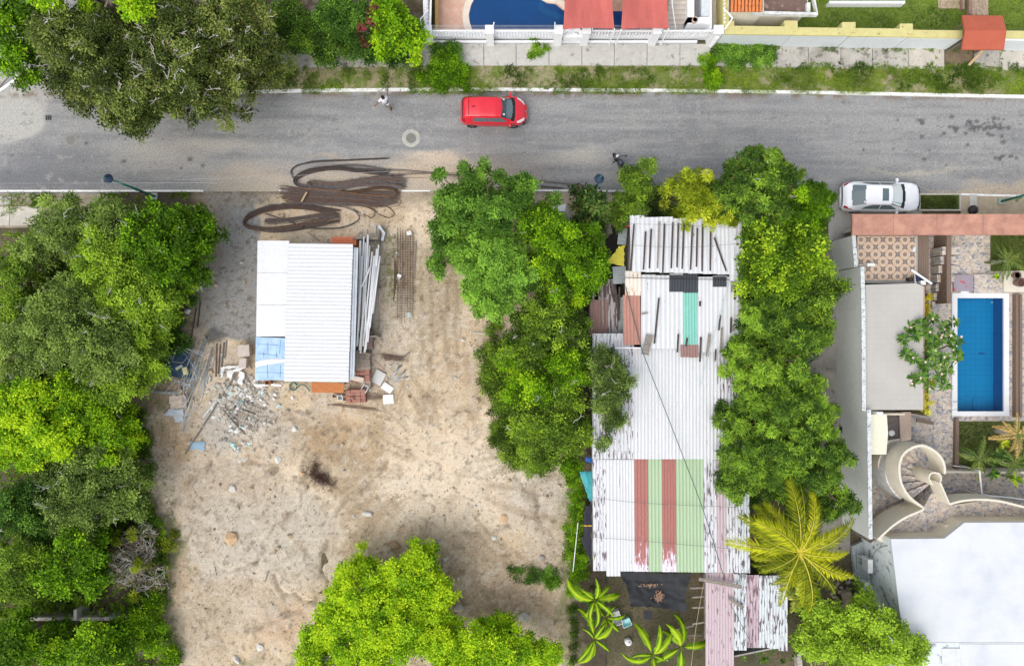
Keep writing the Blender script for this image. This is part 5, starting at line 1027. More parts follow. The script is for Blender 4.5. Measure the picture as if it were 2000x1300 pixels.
# person -----------------------------------------------------------------------------
def person():
    base = W(758, 209, 0); r = empty('person', base, 'person in white shirt and pale shorts walking across the road with arms swung out', 'person')
    s = 1.0
    def P(x, y, z): return (base.x + x * s, base.y + y * s, z * s)
    SKIN = pm('skin', (.22, .12, .075), (.18, .10, .06), 8, .6, bump=0)
    J = [((0, 0, .93), .15), ((-.02, .01, 1.13), .14), ((-.03, .0, 1.34), .16), ((-.03, .01, 1.46), .07), ((-.03, .03, 1.52), .055), ((-.03, .05, 1.60), .095), ((-.03, .04, 1.69), .085),
         ((-.19, -.02, 1.38), .065), ((-.36, -.12, 1.22), .048), ((-.50, -.22, 1.12), .036), ((-.57, -.27, 1.10), .03),
         ((.13, .05, 1.38), .065), ((.17, .24, 1.27), .048), ((.18, .42, 1.30), .036), ((.19, .50, 1.31), .03),
         ((-.09, 0, .88), .105), ((-.14, .16, .50), .07), ((-.13, -.02, .12), .045), ((-.14, .12, .04), .038),
         ((.10, 0, .88), .105), ((.14, .06, .48), .07), ((.16, -.24, .14), .045), ((.18, -.14, .04), .038)]
    E = [(0, 1), (1, 2), (2, 3), (3, 4), (4, 5), (5, 6), (2, 7), (7, 8), (8, 9), (9, 10), (2, 11), (11, 12), (12, 13), (13, 14), (0, 15), (15, 16), (16, 17), (17, 18), (0, 19), (19, 20), (20, 21), (21, 22)]
    def skin(nm, J, E, mat, root=0, lv=2):
        me = bpy.data.meshes.new(nm); me.from_pydata([P(*p) for p, _ in J], E, []); o = place(me, nm, mat, r); sm = o.modifiers.new('skin', 'SKIN'); sm.use_smooth_shade = True
        for i, (_, q) in enumerate(J): me.skin_vertices[0].data[i].radius = (q, q * (.75 if nm == 'body' and i in (0, 1, 2) else 1)); me.skin_vertices[0].data[i].use_root = (i == root)
        ss = o.modifiers.new('sub', 'SUBSURF'); ss.levels = lv; ss.render_levels = lv; return o
    bo = skin('body', J, E, SKIN)
    for hx, hy, hz, dx, dy in ((-.57, -.27, 1.10, -.8, -.45), (.19, .50, 1.31, .1, 1)):
        d = Vector((dx, dy, 0)).normalized(); sd = Vector((-d.y, d.x, 0)); b = MB(); h = Vector(P(hx, hy, hz))
        b.tube([h - d * .02, h + d * .05], [.032, .036], 8)
        for k, (o_, l) in enumerate(((-.028, .065), (-.010, .078), (.010, .074), (.027, .06))): q = h + d * .045 + sd * o_; b.tube([q, q + d * l * .5 + Vector((0, 0, -.004)), q + d * l + Vector((0, 0, -.02))], [.009, .0085, .006], 6)
        b.tube([h + sd * .03, h + sd * .06 + d * .03, h + sd * .065 + d * .06], [.011, .010, .007], 6); b.build('hand', SKIN, bo, True)
    CL = pm('shirt_white', (.72, .72, .78), (.60, .62, .70), 12, .85, bump=.3)
    skin('shirt', [((0, 0, .90), .17), ((-.02, .01, 1.12), .165), ((-.03, 0, 1.36), .175), ((-.03, .01, 1.44), .10), ((-.20, -.02, 1.38), .085), ((-.33, -.10, 1.25), .07), ((.14, .06, 1.38), .085), ((.17, .22, 1.29), .07)], [(0, 1), (1, 2), (2, 3), (2, 4), (4, 5), (2, 6), (6, 7)], CL, 2)
    skin('shorts', [((0, 0, .92), .165), ((-.10, .01, .80), .125), ((-.13, .13, .56), .10), ((.10, 0, .80), .125), ((.13, .05, .55), .10)], [(0, 1), (1, 2), (0, 3), (3, 4)], pm('shorts_pale', (.50, .50, .55), None, 8, .85), 0)
    b = MB(); hd = Vector(P(-.03, .035, 1.70)); b.lathe((hd.x, hd.y, hd.z - .06), [(.098, -.05), (.105, 0), (.098, .05), (.07, .095), (.03, .115)], 12); b.build('hair', pm('hair_black', (.015, .012, .01), None, 20, .7), r, True)
    b = MB(); f = Vector(P(-.03, .145, 1.62)); b.obox(f, (.03, .03, .05)); b.obox(f + Vector((0, -.01, -.055)), (.05, .015, .012)); [b.obox(f + Vector((s_ * .035, -.015, .03)), (.022, .012, .012)) for s_ in (-1, 1)]; [b.obox(f + Vector((s_ * .10, -.11, 0)), (.02, .03, .05)) for s_ in (-1, 1)]; b.build('face', SKIN, r)
    for x, y in ((-.14, .12), (.18, -.14)): b = MB(); q = P(x, y, .035); b.obox((q[0], q[1] + .02, .035), (.10, .26, .07), taper=.8); b.build('shoe', pm('shoe_brown', (.16, .09, .06)), r)
person()
# street lamps -------------------------------------------------------------------------
LG = pm('lamp_green', (.03, .20, .15), (.025, .16, .12), 4, .5); LB = pm('lamp_head_blue', (.03, .05, .09), (.015, .025, .05), 4, .5)
def lamp(label, bpx, hpx, z=5.4, arm=True):
    b0 = W(*bpx, 0); hd = W(*hpx, z); r = empty('street_lamp', b0, label, 'street lamp', 'green street lamps along the street')
    part('base', pm('lamp_plinth', (.22, .34, .29), (.4, .38, .32), 5), r, lambda b: b.box(b0.x - .19, b0.x + .19, b0.y - .19, b0.y + .19, -.02, .18))
    top = Vector((b0.x, b0.y, z - .5)); part('pole', LG, r, lambda b: b.tube([b0, b0.lerp(top, .5), top], [.085, .07, .05], 10), smooth=True)
    am = part('arm', LG, r, lambda b: b.tube(catmull([top - Vector((0, 0, .3)), top + Vector((0, 0, .25)), top.lerp(hd, .5) + Vector((0, 0, .45)), hd + Vector((0, 0, .12))], 5), .035, 8), smooth=True)
    part('collar', LG, r, lambda b: b.cyl(b0[:2], .10, z * .42, z * .42 + .12, 10)); part('lamp_head', LB, r, lambda b: b.lathe((hd.x, hd.y, hd.z - .1), [(.24, -.12), (.27, -.05), (.25, 0), (.16, .10), (.09, .20), (.05, .22)], 18), smooth=True)
    part('neck', LB, r, lambda b: b.lathe((hd.x, hd.y, hd.z + .1), [(.05, 0), (.08, .05), (.04, .1)], 10)); return r
lamp('green street lamp with dark round head in front of the left scrub trees', (304, 384), (208, 348), 5.0)
lamp('green street lamp whose dark head shows left of the motorcycle, pole hidden in the sapling', (1156, 378), (1171, 348), 5.0)
lamp('green street lamp at the right edge past the white car, only foot and pole visible', (1953, 394), (2105, 335), 5.2)
# manholes --------------------------------------------------------------------------
IRON = pm('cast_iron', (.10, .095, .09), (.16, .15, .14), 9, .7, spots=[((.25, .22, .18), 9, .55, .65, (1, 1, 1))]); MCON = pm('manhole_concrete', (.42, .41, .37), (.30, .29, .26), 5, .85)
def manhole(label, px, py, ro, ri, cm=MCON):
    c = W(px, py); r = empty('manhole', (c.x, c.y, .0), label, 'manhole')
    if ro: part('collar', cm, r, lambda b: b.lathe((c.x, c.y, 0), [(ro * 1.0, -.02), (ro, .006), (ri * 1.02, .008)], 26))
    part('cover', pm('iron_worn', (.22, .215, .20), (.16, .155, .15), 9, .7), r, lambda b: b.cyl((c.x, c.y), ri, -.02, .014, 26))
    part('rib', IRON, r, lambda b: [b.box(c.x - math.sqrt(max(.0, (ri * .85) ** 2 - (k * .07) ** 2)), c.x + math.sqrt(max(.0, (ri * .85) ** 2 - (k * .07) ** 2)), c.y + k * .07 - .01, c.y + k * .07 + .01, .014, .02) for k in range(-4, 5) if abs(k * .07) < ri * .8])
manhole('manhole cover with pale concrete ring in the middle of the road above the rebar piles', 803, 270, .55, .32)
manhole('dark manhole cover set in worn asphalt at the left of the road', 138, 274, .40, .29, pm('manhole_worn', (.26, .25, .23), (.2, .19, .18), 5))
c = W(95, 230); sg = empty('drain_grate', (c.x, c.y, 0), 'small square storm drain grate near the side street', 'drain'); part('frame', IRON, sg, lambda b: b.box(c.x - .2, c.x + .2, c.y - .16, c.y + .16, -.02, .008)); part('bar', pm('grate_dark', (.03, .03, .03)), sg, lambda b: [b.box(c.x - .17 + i * .12, c.x - .09 + i * .12, c.y - .13, c.y + .13, .008, .014) for i in range(3)])
c = W(8, 392); mc = empty('meter_cover', (c.x, c.y, 0), 'square concrete service cover at the left edge below the kerb', 'cover'); part('cover', CONC2, mc, lambda b: b.box(c.x - .5, c.x + .48, c.y - .28, c.y + .28, 0, .07)); part('frame', IRON, mc, lambda b: [b.box(c.x + .0, c.x + .02, c.y - .27, c.y + .27, .07, .075), b.box(c.x + .46, c.x + .48, c.y - .27, c.y + .27, .07, .075), b.box(c.x, c.x + .48, c.y - .28, c.y - .26, .07, .075), b.box(c.x, c.x + .48, c.y + .25, c.y + .27, .07, .075)])
# curb corner top left
part('corner_kerb', WKERB, None, lambda b: b.bar(W(-10, 186, .08), W(42, 148, .08), .16, .16))['kind'] = 'structure'
o = part('stone_chunk', CONC, None, lambda b: b.obox(G(40, 155, .08), (.45, .7, .18), (0, 0, .5), .8), bevel=.04); tag(o, 'broken pale kerb chunk at the side street corner', 'stone')
cor = part('corner_yard', pm('corner_slab', (.40, .385, .35), (.2, .19, .17), 2), None, lambda b: b.prism(pp((-300, -100), (-10, 120), (20, 146), (-10, 184), (-300, 250)), -.03, .07)); tag(cor, kind='structure')
# planter by the white car
pl = empty('grass_planter', W(1834, 395, 0), 'rectangular kerbed planter with short dark grass in front of the white car', 'planter')
part('kerb', CONC, pl, lambda b: [b.box(WX(1795), WX(1874), WY(381.5), WY(378.5), 0, .16), b.box(WX(1795), WX(1874), WY(412.5), WY(409.5), 0, .16), b.box(WX(1792), WX(1795), WY(412.5), WY(378.5), 0, .16), b.box(WX(1871), WX(1874), WY(409.5), WY(381.5), 0, .16)])
part('soil', pm('turf_dark', (.11, .13, .04), (.08, .10, .03), 2), pl, lambda b: b.box(WX(1795), WX(1871), WY(409.5), WY(381.5), 0, .12))
sp3 = part('east_pavement', pm('sand_pave', (.42, .35, .26), (.30, .24, .17), 2, .9, spots=[((.14, .18, .06), 2, .58, .66, (1, 1, 1))]), None, lambda b: b.box(WX(1876), WX(2300), WY(420), WY(383), -.03, .05)); tag(sp3, kind='structure')
bag = part('rubbish_bag', pm('bag_black', (.02, .02, .025), None, 5, .35), None, lambda b: b.lathe(G(1897, 411, .05), [(.18, 0), (.30, .08), (.28, .2), (.12, .32), (.04, .36)], 10)); tag(bag, 'black rubbish bag on the pavement right of the grass planter', 'bag')
pc = part('concrete_slab_piece', CONC3, None, lambda b: b.box(WX(1892), WX(1906), WY(404), WY(381), 0, .10)); tag(pc, 'pale broken concrete strip above the black rubbish bag', 'slab')
wd = part('wooden_plank', WOODL, None, lambda b: b.bar(G(1888, 130, .2), G(1908, 104, .7), .16, .05)); tag(wd, 'pale plank leaning against the gate roof post', 'plank')
# tent ------------------------------------------------------------------------------
tn = empty('white_tent', W(1088, 424, 0), 'small white canvas tent between the trees by the road', 'tent')
def tentm(b):
    a, b2, c3, d = W(1062, 440, .9), W(1052, 452, .8), W(1116, 432, .9), W(1072, 405, .8); e = W(1106, 398, 1.0); t0 = W(1078, 414, 1.9); t1 = W(1103, 412, 1.9)
    b.add([d, e, c3, b2, t0, t1], [(0, 1, 5, 4), (1, 2, 5), (2, 3, 4, 5), (3, 0, 4)])
    g_ = [Vector((p.x, p.y, 0)) for p in (d, e, c3, b2)]; b.add([d, e, c3, b2] + g_, [(0, 1, 5, 4), (1, 2, 6, 5), (2, 3, 7, 6), (3, 0, 4, 7)])
part('canvas', pm('canvas_white', (.78, .79, .80), (.68, .70, .72), 2, .8), tn, tentm)
# pots on north / right side
def pot(label, px, py, z, r_, m1, base=.1):
    c = W(px, py, z); o = empty('plant_pot', (c.x, c.y, base), label, 'pot'); part('pot', m1, o, lambda b: b.lathe((c.x, c.y, base), [(r_ * .6, 0), (r_ * .95, (z - base) * .6), (r_, z - base), (r_ * .82, z - base), (r_ * .75, (z - base) * .85)], 16), smooth=False); part('soil', pm('pot_soil', (.08, .04, .025)), o, lambda b: b.cyl((c.x, c.y), r_ * .74, z - .1, z - .06, 14)); return o
PB = pm('pot_brown', (.16, .10, .08), None, 5, .4)
pot('smaller round brown pot on the cream slab', 1988, 537, .85, .22, PB, .45); pot('larger brown pot on the cream slab at the right edge', 1995, 551, .95, .28, PB, .45)
pot('pale pot with brown plant on the white planter block corner', 1358, 38, 2.0, .18, pm('pot_pale', (.55, .42, .33)), 1.6)
pot('black pot at the foot of the brown cladding by the medallion terrace', 1780, 545, 2.75, .13, PLAS, 2.3)
# mirror frame / folding bar, lids near terrace
fr = empty('drying_rack', W(1805, 545, 2.3), 'leaning white metal rack with dark panel at the corner of the medallion terrace', 'rack')
part('bar', RAILM, fr, lambda b: [b.bar(W(1780, 527, 2.9), W(1820, 554, 2.9), .10, .05), b.bar(W(1788, 536, 2.5), W(1788, 557, 2.5), .09, .05)]); part('panel', pm('panel_navy', (.03, .03, .07)), fr, lambda b: b.prism(pp((1789, 535), (1812, 549), (1790, 549), z=2.6), 2.5, 2.55)); part('box', RAILM, fr, lambda b: b.box(WX(1799, 2.7), WX(1808, 2.7), WY(556, 2.7), WY(548, 2.7), 2.35, 2.7))
o = part('folded_paper', pm('paper_pale', (.6, .66, .66)), None, lambda b: b.obox(W(1785.5, 487, 2.34), (.15, .28, .02), (0, 0, -.1))); tag(o, 'small pale board lying on the medallion tiles', 'board')
o = part('plank', TIMB, None, lambda b: b.bar(W(1790, 820, .5), W(1823, 826, .5), .22, .08)); tag(o, 'short dark timber beam at the lower end of the yellow hedge', 'beam')
o = part('white_bag', pm('bag_white', (.7, .72, .73), (.5, .52, .55), 6), None, lambda b: b.lathe(W(1741, 845, .9), [(.10, 0), (.2, .04), (.16, .12), (.05, .18)], 9)); tag(o, 'crumpled white bag on the dark kitchen counter', 'bag')
o = part('black_pot', PLAS, None, lambda b: b.lathe(G(1645, 838), [(.18, 0), (.22, .2), (.19, .22)], 12)); tag(o, 'black round bucket in the alley beside the trees', 'bucket')
# ------------------------------------------------------------------ construction site
RUST = pm('rebar_rust', (.145, .095, .070), (.085, .06, .05), 6, .85, spots=[((.22, .10, .05), 5, .55, .7, (1, 1, 1))], bump=.3)
RUSTO = pm('rebar_orange', (.24, .115, .05), (.14, .07, .04), 6, .85, bump=.3); STEELG = pm('rebar_grey', (.13, .115, .115), (.05, .042, .042), 6, .6, bump=.3)
def rebar(label, curves, mat, n, spread, r_=.011, zlift=.0, closed=False, frayed=0, seg=5):
    n = max(2, int(n * .6)) if n > 8 else n; r_ = .015 if n > 8 else .012
    """one bundle: n bars following photo-pixel control points, fanned by spread px"""
    p0 = G(*curves[0][:2]); rt = empty('rebar_bundle', p0, label, 'rebar bundle'); b = MB()
    for i in range(n):
        if n > 8 and i == int(n * .7): b.build('bars', mat, rt, fix=False)['kind'] = 'stuff'; b = MB(); mat = RUST if mat is STEELG else STEELG
        o1 = random.uniform(-spread, spread); jz = random.uniform(.02, .02 + zlift) + abs(o1) / spread * 0; q = []
        m = len(curves)
        for k, cpt in enumerate(curves):
            w = cpt[2] if len(cpt) > 2 else 1.0
            nxt = curves[min(k + 1, m - 1)]; prv = curves[max(k - 1, 0)]; d = Vector((nxt[0] - prv[0], nxt[1] - prv[1])); d.normalize(); x = cpt[0] - d.y * o1 * w + random.uniform(-.5, .5); y = cpt[1] + d.x * o1 * w + random.uniform(-.4, .4)
            if frayed and k in (0, m - 1): x += d.x * random.uniform(-frayed, frayed)
            q.append(G(x, y, jz + random.uniform(0, .015) + (cpt[3] if len(cpt) > 3 else 0)))
        b.tube(catmull(q, seg, closed), r_, 3, cap=False)
    o = b.build('bars', mat, rt, fix=False); o['kind'] = 'stuff'; return rt
rebar('topmost grey rebar coil bent into a long loop over the road edge', [(757, 340), (700, 334), (655, 329), (610, 334), (585, 345), (578, 356, .8), (592, 364), (640, 353 + 12), (700, 360), (760, 346), (768, 344)], STEELG, 46, 4.2, zlift=.22, frayed=5)
rebar('thin loose rebar strands lying highest on the road with ends at the manhole side', [(758, 311), (690, 314), (620, 317), (585, 324), (572, 332), (572, 342), (582, 346), (640, 326), (700, 322), (760, 332)], STEELG, 7, 5, zlift=.1, frayed=8)
rebar('dark grey fanned bundle of straight rebar with cut ends to the right', [(611, 358), (650, 362), (700, 356), (745, 352, 1.4), (788, 356, 2.6)], STEELG, 110, 5.5, zlift=.22, frayed=8)
rebar('grey bent rebar bundle curving under the fanned one', [(604, 356), (612, 366), (630, 371), (660, 371), (700, 362), (760, 362), (786, 366)], STEELG, 44, 3.4, zlift=.24, frayed=4)
rebar('rusty rebar pile with its frayed end over the white kerb line', [(556, 376, 1.6), (590, 378, 1.2), (640, 380), (700, 382), (745, 382), (770, 380, .8)], RUST, 120, 8.5, zlift=.14, frayed=14)
rebar('middle rust brown rebar pile looping near the weeds', [(566, 392, 1.3), (600, 390, 1.1), (650, 394), (700, 396), (740, 398), (765, 392, .8)], RUST, 120, 7, zlift=.14, frayed=16)
rebar('brown rebar pile under the frayed end, next to the pale sticks', [(575, 385, 1.4), (620, 388, 1.2), (680, 390), (730, 395), (745, 400)], RUST, 60, 9, zlift=.20, frayed=10)
rebar('orange rusty rebar looped back at its right end', [(600, 372), (660, 378), (720, 384), (760, 386), (776, 378), (768, 370), (740, 368), (690, 376)], RUSTO, 26, 3.4, zlift=.24, frayed=10)
rebar('single thin loops of rusty rebar sticking out at the lower right', [(690, 408), (715, 420), (726, 425), (732, 416), (722, 408), (700, 402), (660, 400)], RUST, 3, 1.4, zlift=.05)
rebar('large open loop of rusty rebar at the right of the pile', [(700, 395), (730, 408), (740, 418), (760, 425), (770, 418), (762, 408), (745, 402), (700, 398)], RUST, 3, 1.2, zlift=.05)
rebar('small loop of rebar around the white scrap at the far right of the pile', [(720, 398), (762, 404), (782, 398), (780, 390), (765, 386), (730, 386)], RUST, 2, 1.0, zlift=.05)
rebar('lowest rebar coil, a long flat oval on the gravel and sand', [(660, 418, 1.8), (620, 408), (570, 403), (525, 408), (495, 418), (480, 430, .7), (480, 440, .6), (500, 446, .7), (540, 449), (600, 440, 1.3), (660, 425, 1.8)], RUST, 62, 5.2, zlift=.16, frayed=7)
rebar('grey end of the lowest rebar coil fanned to the left', [(524, 433, 1.2), (570, 430), (610, 424), (650, 420, 1.6)], STEELG, 50, 5, zlift=.2, frayed=8)
rebar('thin outer hoop of the lowest rebar coil reaching right toward the bricks', [(525, 401), (600, 399), (650, 401), (685, 408), (702, 422), (695, 435), (660, 446), (600, 445), (570, 435), (520, 418)], STEELG, 6, 1.4, zlift=.14)
rebar('pair of crossing rebar strands stretching along the sand toward the trees', [(700, 330), (790, 333), (860, 340), (930, 350), (1010, 362), (1100, 368)], STEELG, 4, 3, zlift=.05)
rebar('long thin rebar strands lying along the kerb under the tree sprigs', [(760, 345), (860, 342), (960, 352), (1060, 358), (1140, 366)], RUST, 4, 5, zlift=.05)
def stick(label, a, b_, w, mat, name='wooden_stick', cat='stick', h=.04, dz=.05, group=None):
    A = G(*a[:2], dz + (a[2] if len(a) > 2 else 0)); B = G(*b_[:2], dz + (b_[2] if len(b_) > 2 else 0)); o = part(name, mat, None, lambda m: m.bar(A, B, w, h)); return tag(o, label, cat, group)
stick('short bright wooden batten lying across the rebar pile', (592, 396, .3), (603, 378, .35), .09, WOODL); stick('pale yellow stick at the left end of the rebar pile', (547, 385, .1), (561, 398, .1), .06, WOODL); stick('pale stick below the lowest rebar coil', (606, 453), (624, 447), .07, WOODL); stick('thin grey pole lying between rebar coil and shed', (601, 453), (625, 471), .05, WOODG)
# rebar mat
mt = empty('rebar_mat', G(790, 540), 'flat cage of long rusty bars and cross ties on the sand between shed and tree', 'rebar mat')
for i in range(7):
    x = 777 + i * 5.0; A = G(x + random.uniform(-1, 1), 448 + random.uniform(-4, 6), .10); B = G(x - 1 + random.uniform(-1, 1), 628 + random.uniform(-6, 6), .10); A.z = B.z = gz(A.x, A.y - 2) + .12; part('bar', RUST, mt, lambda b: b.bar(A, B, .022, .022))
    A2 = A + Vector((.03, -.3, .08)); B2 = B + Vector((.02, 1.2, .08)); part('bar', RUST, mt, lambda b: b.bar(A2, B2, .02, .02))
for i in range(30):
    y = 462 + i * 5.0; A = G(774 if i % 3 else 770, y, .0); B = G(809, y + 1, .0); A.z = B.z = gz(A.x, A.y) + .15 + .03 * (i % 2); part('cross_tie', RUST, mt, lambda b: b.bar(A, B, .018, .018))
for i in range(4): o = stick(ords[i] + ' thin rusty rod counted from the left, beside the rebar mat', (771 + i * 1.6, 505 + i * 5), (769 + i * 1.8, 590 - i * 12), .03, RUST, 'rusty_rod', 'rod', group='thin rods left of the rebar mat')
stick('long brown lath right of the rebar mat', (813, 470), (810, 530), .05, WOODG)
def scrap(label, px, py, w, h, rot, mat, name='scrap_sheet', cat='scrap', z=.04, t=.02, tilt=.08, group=None):
    c = G(px, py, z + t); n = 4; V = []; me = MB(); me.obox(c, (m_(w), m_(h), t), (random.uniform(-tilt, tilt), random.uniform(-tilt, tilt), rot)); o = me.build(name, mat); return tag(o, label, cat, group)
PAPER = pm('paper_white', (.72, .72, .71), (.58, .58, .57), 7, .8); CARD = pm('cardboard', (.42, .31, .2), (.34, .25, .16), 5, .85); PINKP = pm('paper_beige', (.60, .50, .42), (.5, .41, .34), 5, .85)
scrap('white scrap on the near end of the rebar mat', 800, 456, 9, 8, .3, PAPER, z=.2); scrap('white crumpled scrap in the middle of the rebar mat', 781, 539, 8, 6, -.4, PAPER, z=.2); scrap('pale greenish scrap at the lower end of the rebar mat', 799, 615, 9, 9, .2, pm('paper_mint', (.5, .6, .55)), z=.1)
# pipe stack
PIPE = pm('pipe_white', (.86, .87, .88), (.80, .81, .83), 4, .4, bump=.05); PIPEG = pm('pipe_galv', (.42, .45, .48), (.32, .35, .38), 4, .35, metal=.6)
P_ = [(704, 470, 698, 672, .6), (711, 462, 700, 650, .65), (714, 474, 706, 660, .7), (719, 458, 712, 600, .72), (722, 480, 704, 690, .6), (727, 492, 709, 676, .75), (731, 500, 714, 682, .8), (736, 486, 718, 668, .78), (740, 478, 722, 640, .8), (742, 500, 727, 612, .7), (716, 540, 702, 684, .82), (712, 560, 716, 664, .84), (733, 520, 712, 688, .86), (707, 500, 697, 676, .9), (724, 520, 706, 560, .92)]
P_ = [(a - (d - 1) * 0, b_, c_, d, e) for (a, b_, c_, d, e) in P_]
for i, (ax, ay, bx, by, z) in enumerate(P_):
    A = W(ax, ay, z); B = W(bx, by, z * .9); A = W(ax, ay, z + .7); B = W(bx, by, z * .9 + .7); o = part('plastic_pipe', PIPE, None, lambda b: b.tube([A, B], .052 if i % 3 else .065, 8), smooth=True); rk = sorted(range(15), key=lambda k: P_[k][0]).index(i); tag(o, 'white plastic pipe, ' + (ords + ('fourteenth', 'fifteenth'))[rk] + ' from the left at the upper end of the stack', 'pipe', 'white pipes stacked beside the shed')
for i, (ax, ay, bx, by, z, lb) in enumerate([(718, 448, 716, 500, .9, 'short grey steel pipe sticking out at the top of the pipe stack'), (736, 440, 733, 480, .5, 'bent grey steel angle at the top right of the pipe stack'), (744, 470, 726, 660, .35, 'long grey steel pipe on the outer side of the pipe stack'), (730, 560, 724, 668, .3, 'grey steel pipe between pipe stack and brick pallets'), (742, 444, 741, 640, .15, 'straight grey rail on the ground right of the pipe stack'), (708, 454, 706, 475, .7, 'stub of grey pipe at the top left of the pipe stack')]):
    A = W(ax, ay, z); B = W(bx, by, z); o = part('steel_pipe', PIPEG, None, lambda b: b.tube([A, B], .035, 8), smooth=True); tag(o, lb, 'pipe')
for k, (y, lb) in enumerate(((468, 'upper timber support under the pipe stack'), (560, 'middle timber support under the pipe stack'), (655, 'lower timber support under the pipe stack'))): o = part('timber_support', WOODG, None, lambda b: b.box(WX(696, .3), WX(744, .3), WY(y + 3, .3), WY(y, .3), 0, 1.25)); tag(o, lb, 'timber')
o = part('metal_angle', PIPEG, None, lambda b: [b.strip([W(739, 440, .6), W(750, 455, .6), W(746, 470, .6)], .16, .1, .6)]); tag(o, 'crumpled grey sheet metal piece at the upper end of the pipe stack', 'scrap metal')
# brick stack (hollow orange) north of shed
BRK = pm('brick_orange', (.80, .28, .14), (.70, .22, .11), 6, .8, bump=.4)
bs = empty('brick_stack', G(671, 468), 'stack of orange hollow bricks behind the shed', 'brick stack')
for r_ in range(3):
    for q in range(8):
        x = 650 + q * 6.1; y = 465 + r_ * 5.6; c = W(x, y, .95); o = part('brick', BRK, bs, lambda b: [b.box(c.x - .088, c.x + .088, c.y - .082, c.y - .055, .0, .95 + random.uniform(-.015, .015)), b.box(c.x - .088, c.x + .088, c.y + .055, c.y + .08, 0, .95), b.box(c.x - .088, c.x - .062, c.y - .055, c.y + .055, 0, .948), b.box(c.x + .062, c.x + .088, c.y - .055, c.y + .055, 0, .946), b.box(c.x - .07, c.x + .07, c.y - .06, c.y + .06, 0, .915)])
# sacks and pavers to the right of the shed
SK = [pm('sack_mauve', (.30, .21, .19), (.22, .155, .14), 4, .9, bump=.5), pm('sack_tan', (.36, .30, .25), (.27, .22, .18), 4, .9, bump=.5), pm('paver_red', (.34, .165, .125), (.27, .13, .10), 5, .85)]
def pallet(label, px, py, nx, ny, nz, mat, z0=0, bw=.30, bl=.20, rz=0.0):
    c = G(px, py, z0); r = empty('paver_stack', c, label, 'paver stack'); me = MB().box(-bw / 2 + .008, bw / 2 - .008, -bl / 2 + .008, bl / 2 - .008, 0, .10).mesh('paver'); me.materials.append(mat); r.rotation_euler = (0, 0, rz)
    for k in range(nz):
        for i in range(nx):
            for j in range(ny):
                if k == nz - 1 and random.random() < .15: continue
                o = place(me, 'paver', None, r, (0, 0, 0)); o.location = ((i - (nx - 1) / 2) * bw + random.uniform(-.01, .01), (j - (ny - 1) / 2) * bl + random.uniform(-.01, .01), k * .102); o.rotation_euler = (0, 0, random.uniform(-.05, .05))
    return r
pallet('mauve paver stack at the lower end of the pipe stack, upper of two', 722, 656, 2, 3, 5, SK[0], rz=.1); pallet('mauve paver stack at the lower end of the pipe stack, lower of two', 721, 672, 2, 3, 5, SK[0], rz=.05)
pallet('tan paver stack right of the shed gutter, below the pipes', 706, 698, 4, 4, 6, SK[1], rz=-.2); pallet('tan paver stack second below the pipes', 708, 712, 4, 3, 6, SK[1], rz=.1)
pallet('red paver stack beside the lower shed corner', 707, 728, 4, 5, 6, SK[2], rz=.02); pallet('red paver stack at the bottom corner of the shed, crossed by thin rods', 698, 772, 4, 4, 5, SK[2], rz=.03); pallet('grey paver row along the weeds right of the shed', 717, 742, 2, 4, 4, SK[1], rz=0)
scrap('pale cement bag torn open on the red paver stack', 702, 738, 26, 9, -.2, PINKP, 'cement_bag', 'bag', .62, .06); scrap('white triangular scrap on the red pavers', 693, 728, 12, 9, .5, PAPER, z=.62)
def crate(label, px, py, w, h, z, mat, rz, name='crate', cat='crate'):
    c = G(px, py); r = empty(name, c, label, cat); w, h = m_(w), m_(h); M = Matrix.Rotation(rz, 3, 'Z')
    def f(b):
        for (x, y, a, d) in ((0, h / 2, w, .03), (0, -h / 2, w, .03), (w / 2, 0, .03, h), (-w / 2, 0, .03, h)): b.obox(c + M @ Vector((x, y, z / 2)), (a, d, z), (0, 0, rz))
    part('side', mat, r, f); part('bottom', mat, r, lambda b: b.obox(c + Vector((0, 0, .03)), (w, h, .03), (0, 0, rz))); return r
crate('white oval tub among the debris at the shed corner', 715, 758, 10, 15, .5, PAPER, -.5, 'tub', 'tub'); crate('white open frame box below the shed edge, right of the orange sheet', 667, 775, 9, 9, .4, PAPER, .1); crate('pale box next to the white frame box', 656, 772, 8, 7, .4, PINKP, .1, 'box', 'box'); crate('second pale box at the shed foot', 676, 777, 7, 8, .4, PINKP, .1, 'box', 'box')
o = part('orange_sheet', pm('sheet_orange', (.46, .17, .05), (.36, .12, .04), 2.5, .6, stretch=(1, 3, 1)), None, lambda b: b.prism([W(609, 746, 1.2)[:2], W(672, 748, 1.2)[:2], W(671, 767, 1.2)[:2], W(608, 766, 1.2)[:2]], 1.14, 1.2)); tag(o, 'orange brown board roofing the step below the shed', 'board')
part('prop', WOODG, o, lambda b: [b.cyl(W(x, y, 1)[:2], .04, 0, 1.14, 6) for x, y in ((612, 764), (668, 765), (612, 749), (668, 750))])
ho = part('green_hose', pm('hose_green', (.01, .16, .13), None, 5, .5), None, lambda b: [b.tube([G(574 + 7 * math.cos(a), 754 + 7.5 * math.sin(a), .08 + .02 * k) for a in np.linspace(0, 6.0, 20)], .03, 6) for k in range(4)] + [b.tube(catmull([G(582, 756, .15), G(592, 750, .2), G(601, 756, .15), G(606, 764, .1)], 5), .03, 6)], smooth=True); tag(ho, 'coiled green hose by the foot of the shed', 'hose')
for i, (a, b_, lb) in enumerate((((502, 751), (527, 751), 'white rail left of the coiled hose below the blue sheet'), ((533, 750), (553, 752), 'short white rail beside the coiled hose'))): stick(lb, a, b_, .12, pm('rail_white', (.8, .81, .83)), 'metal_rail', 'rail', .08, .3)
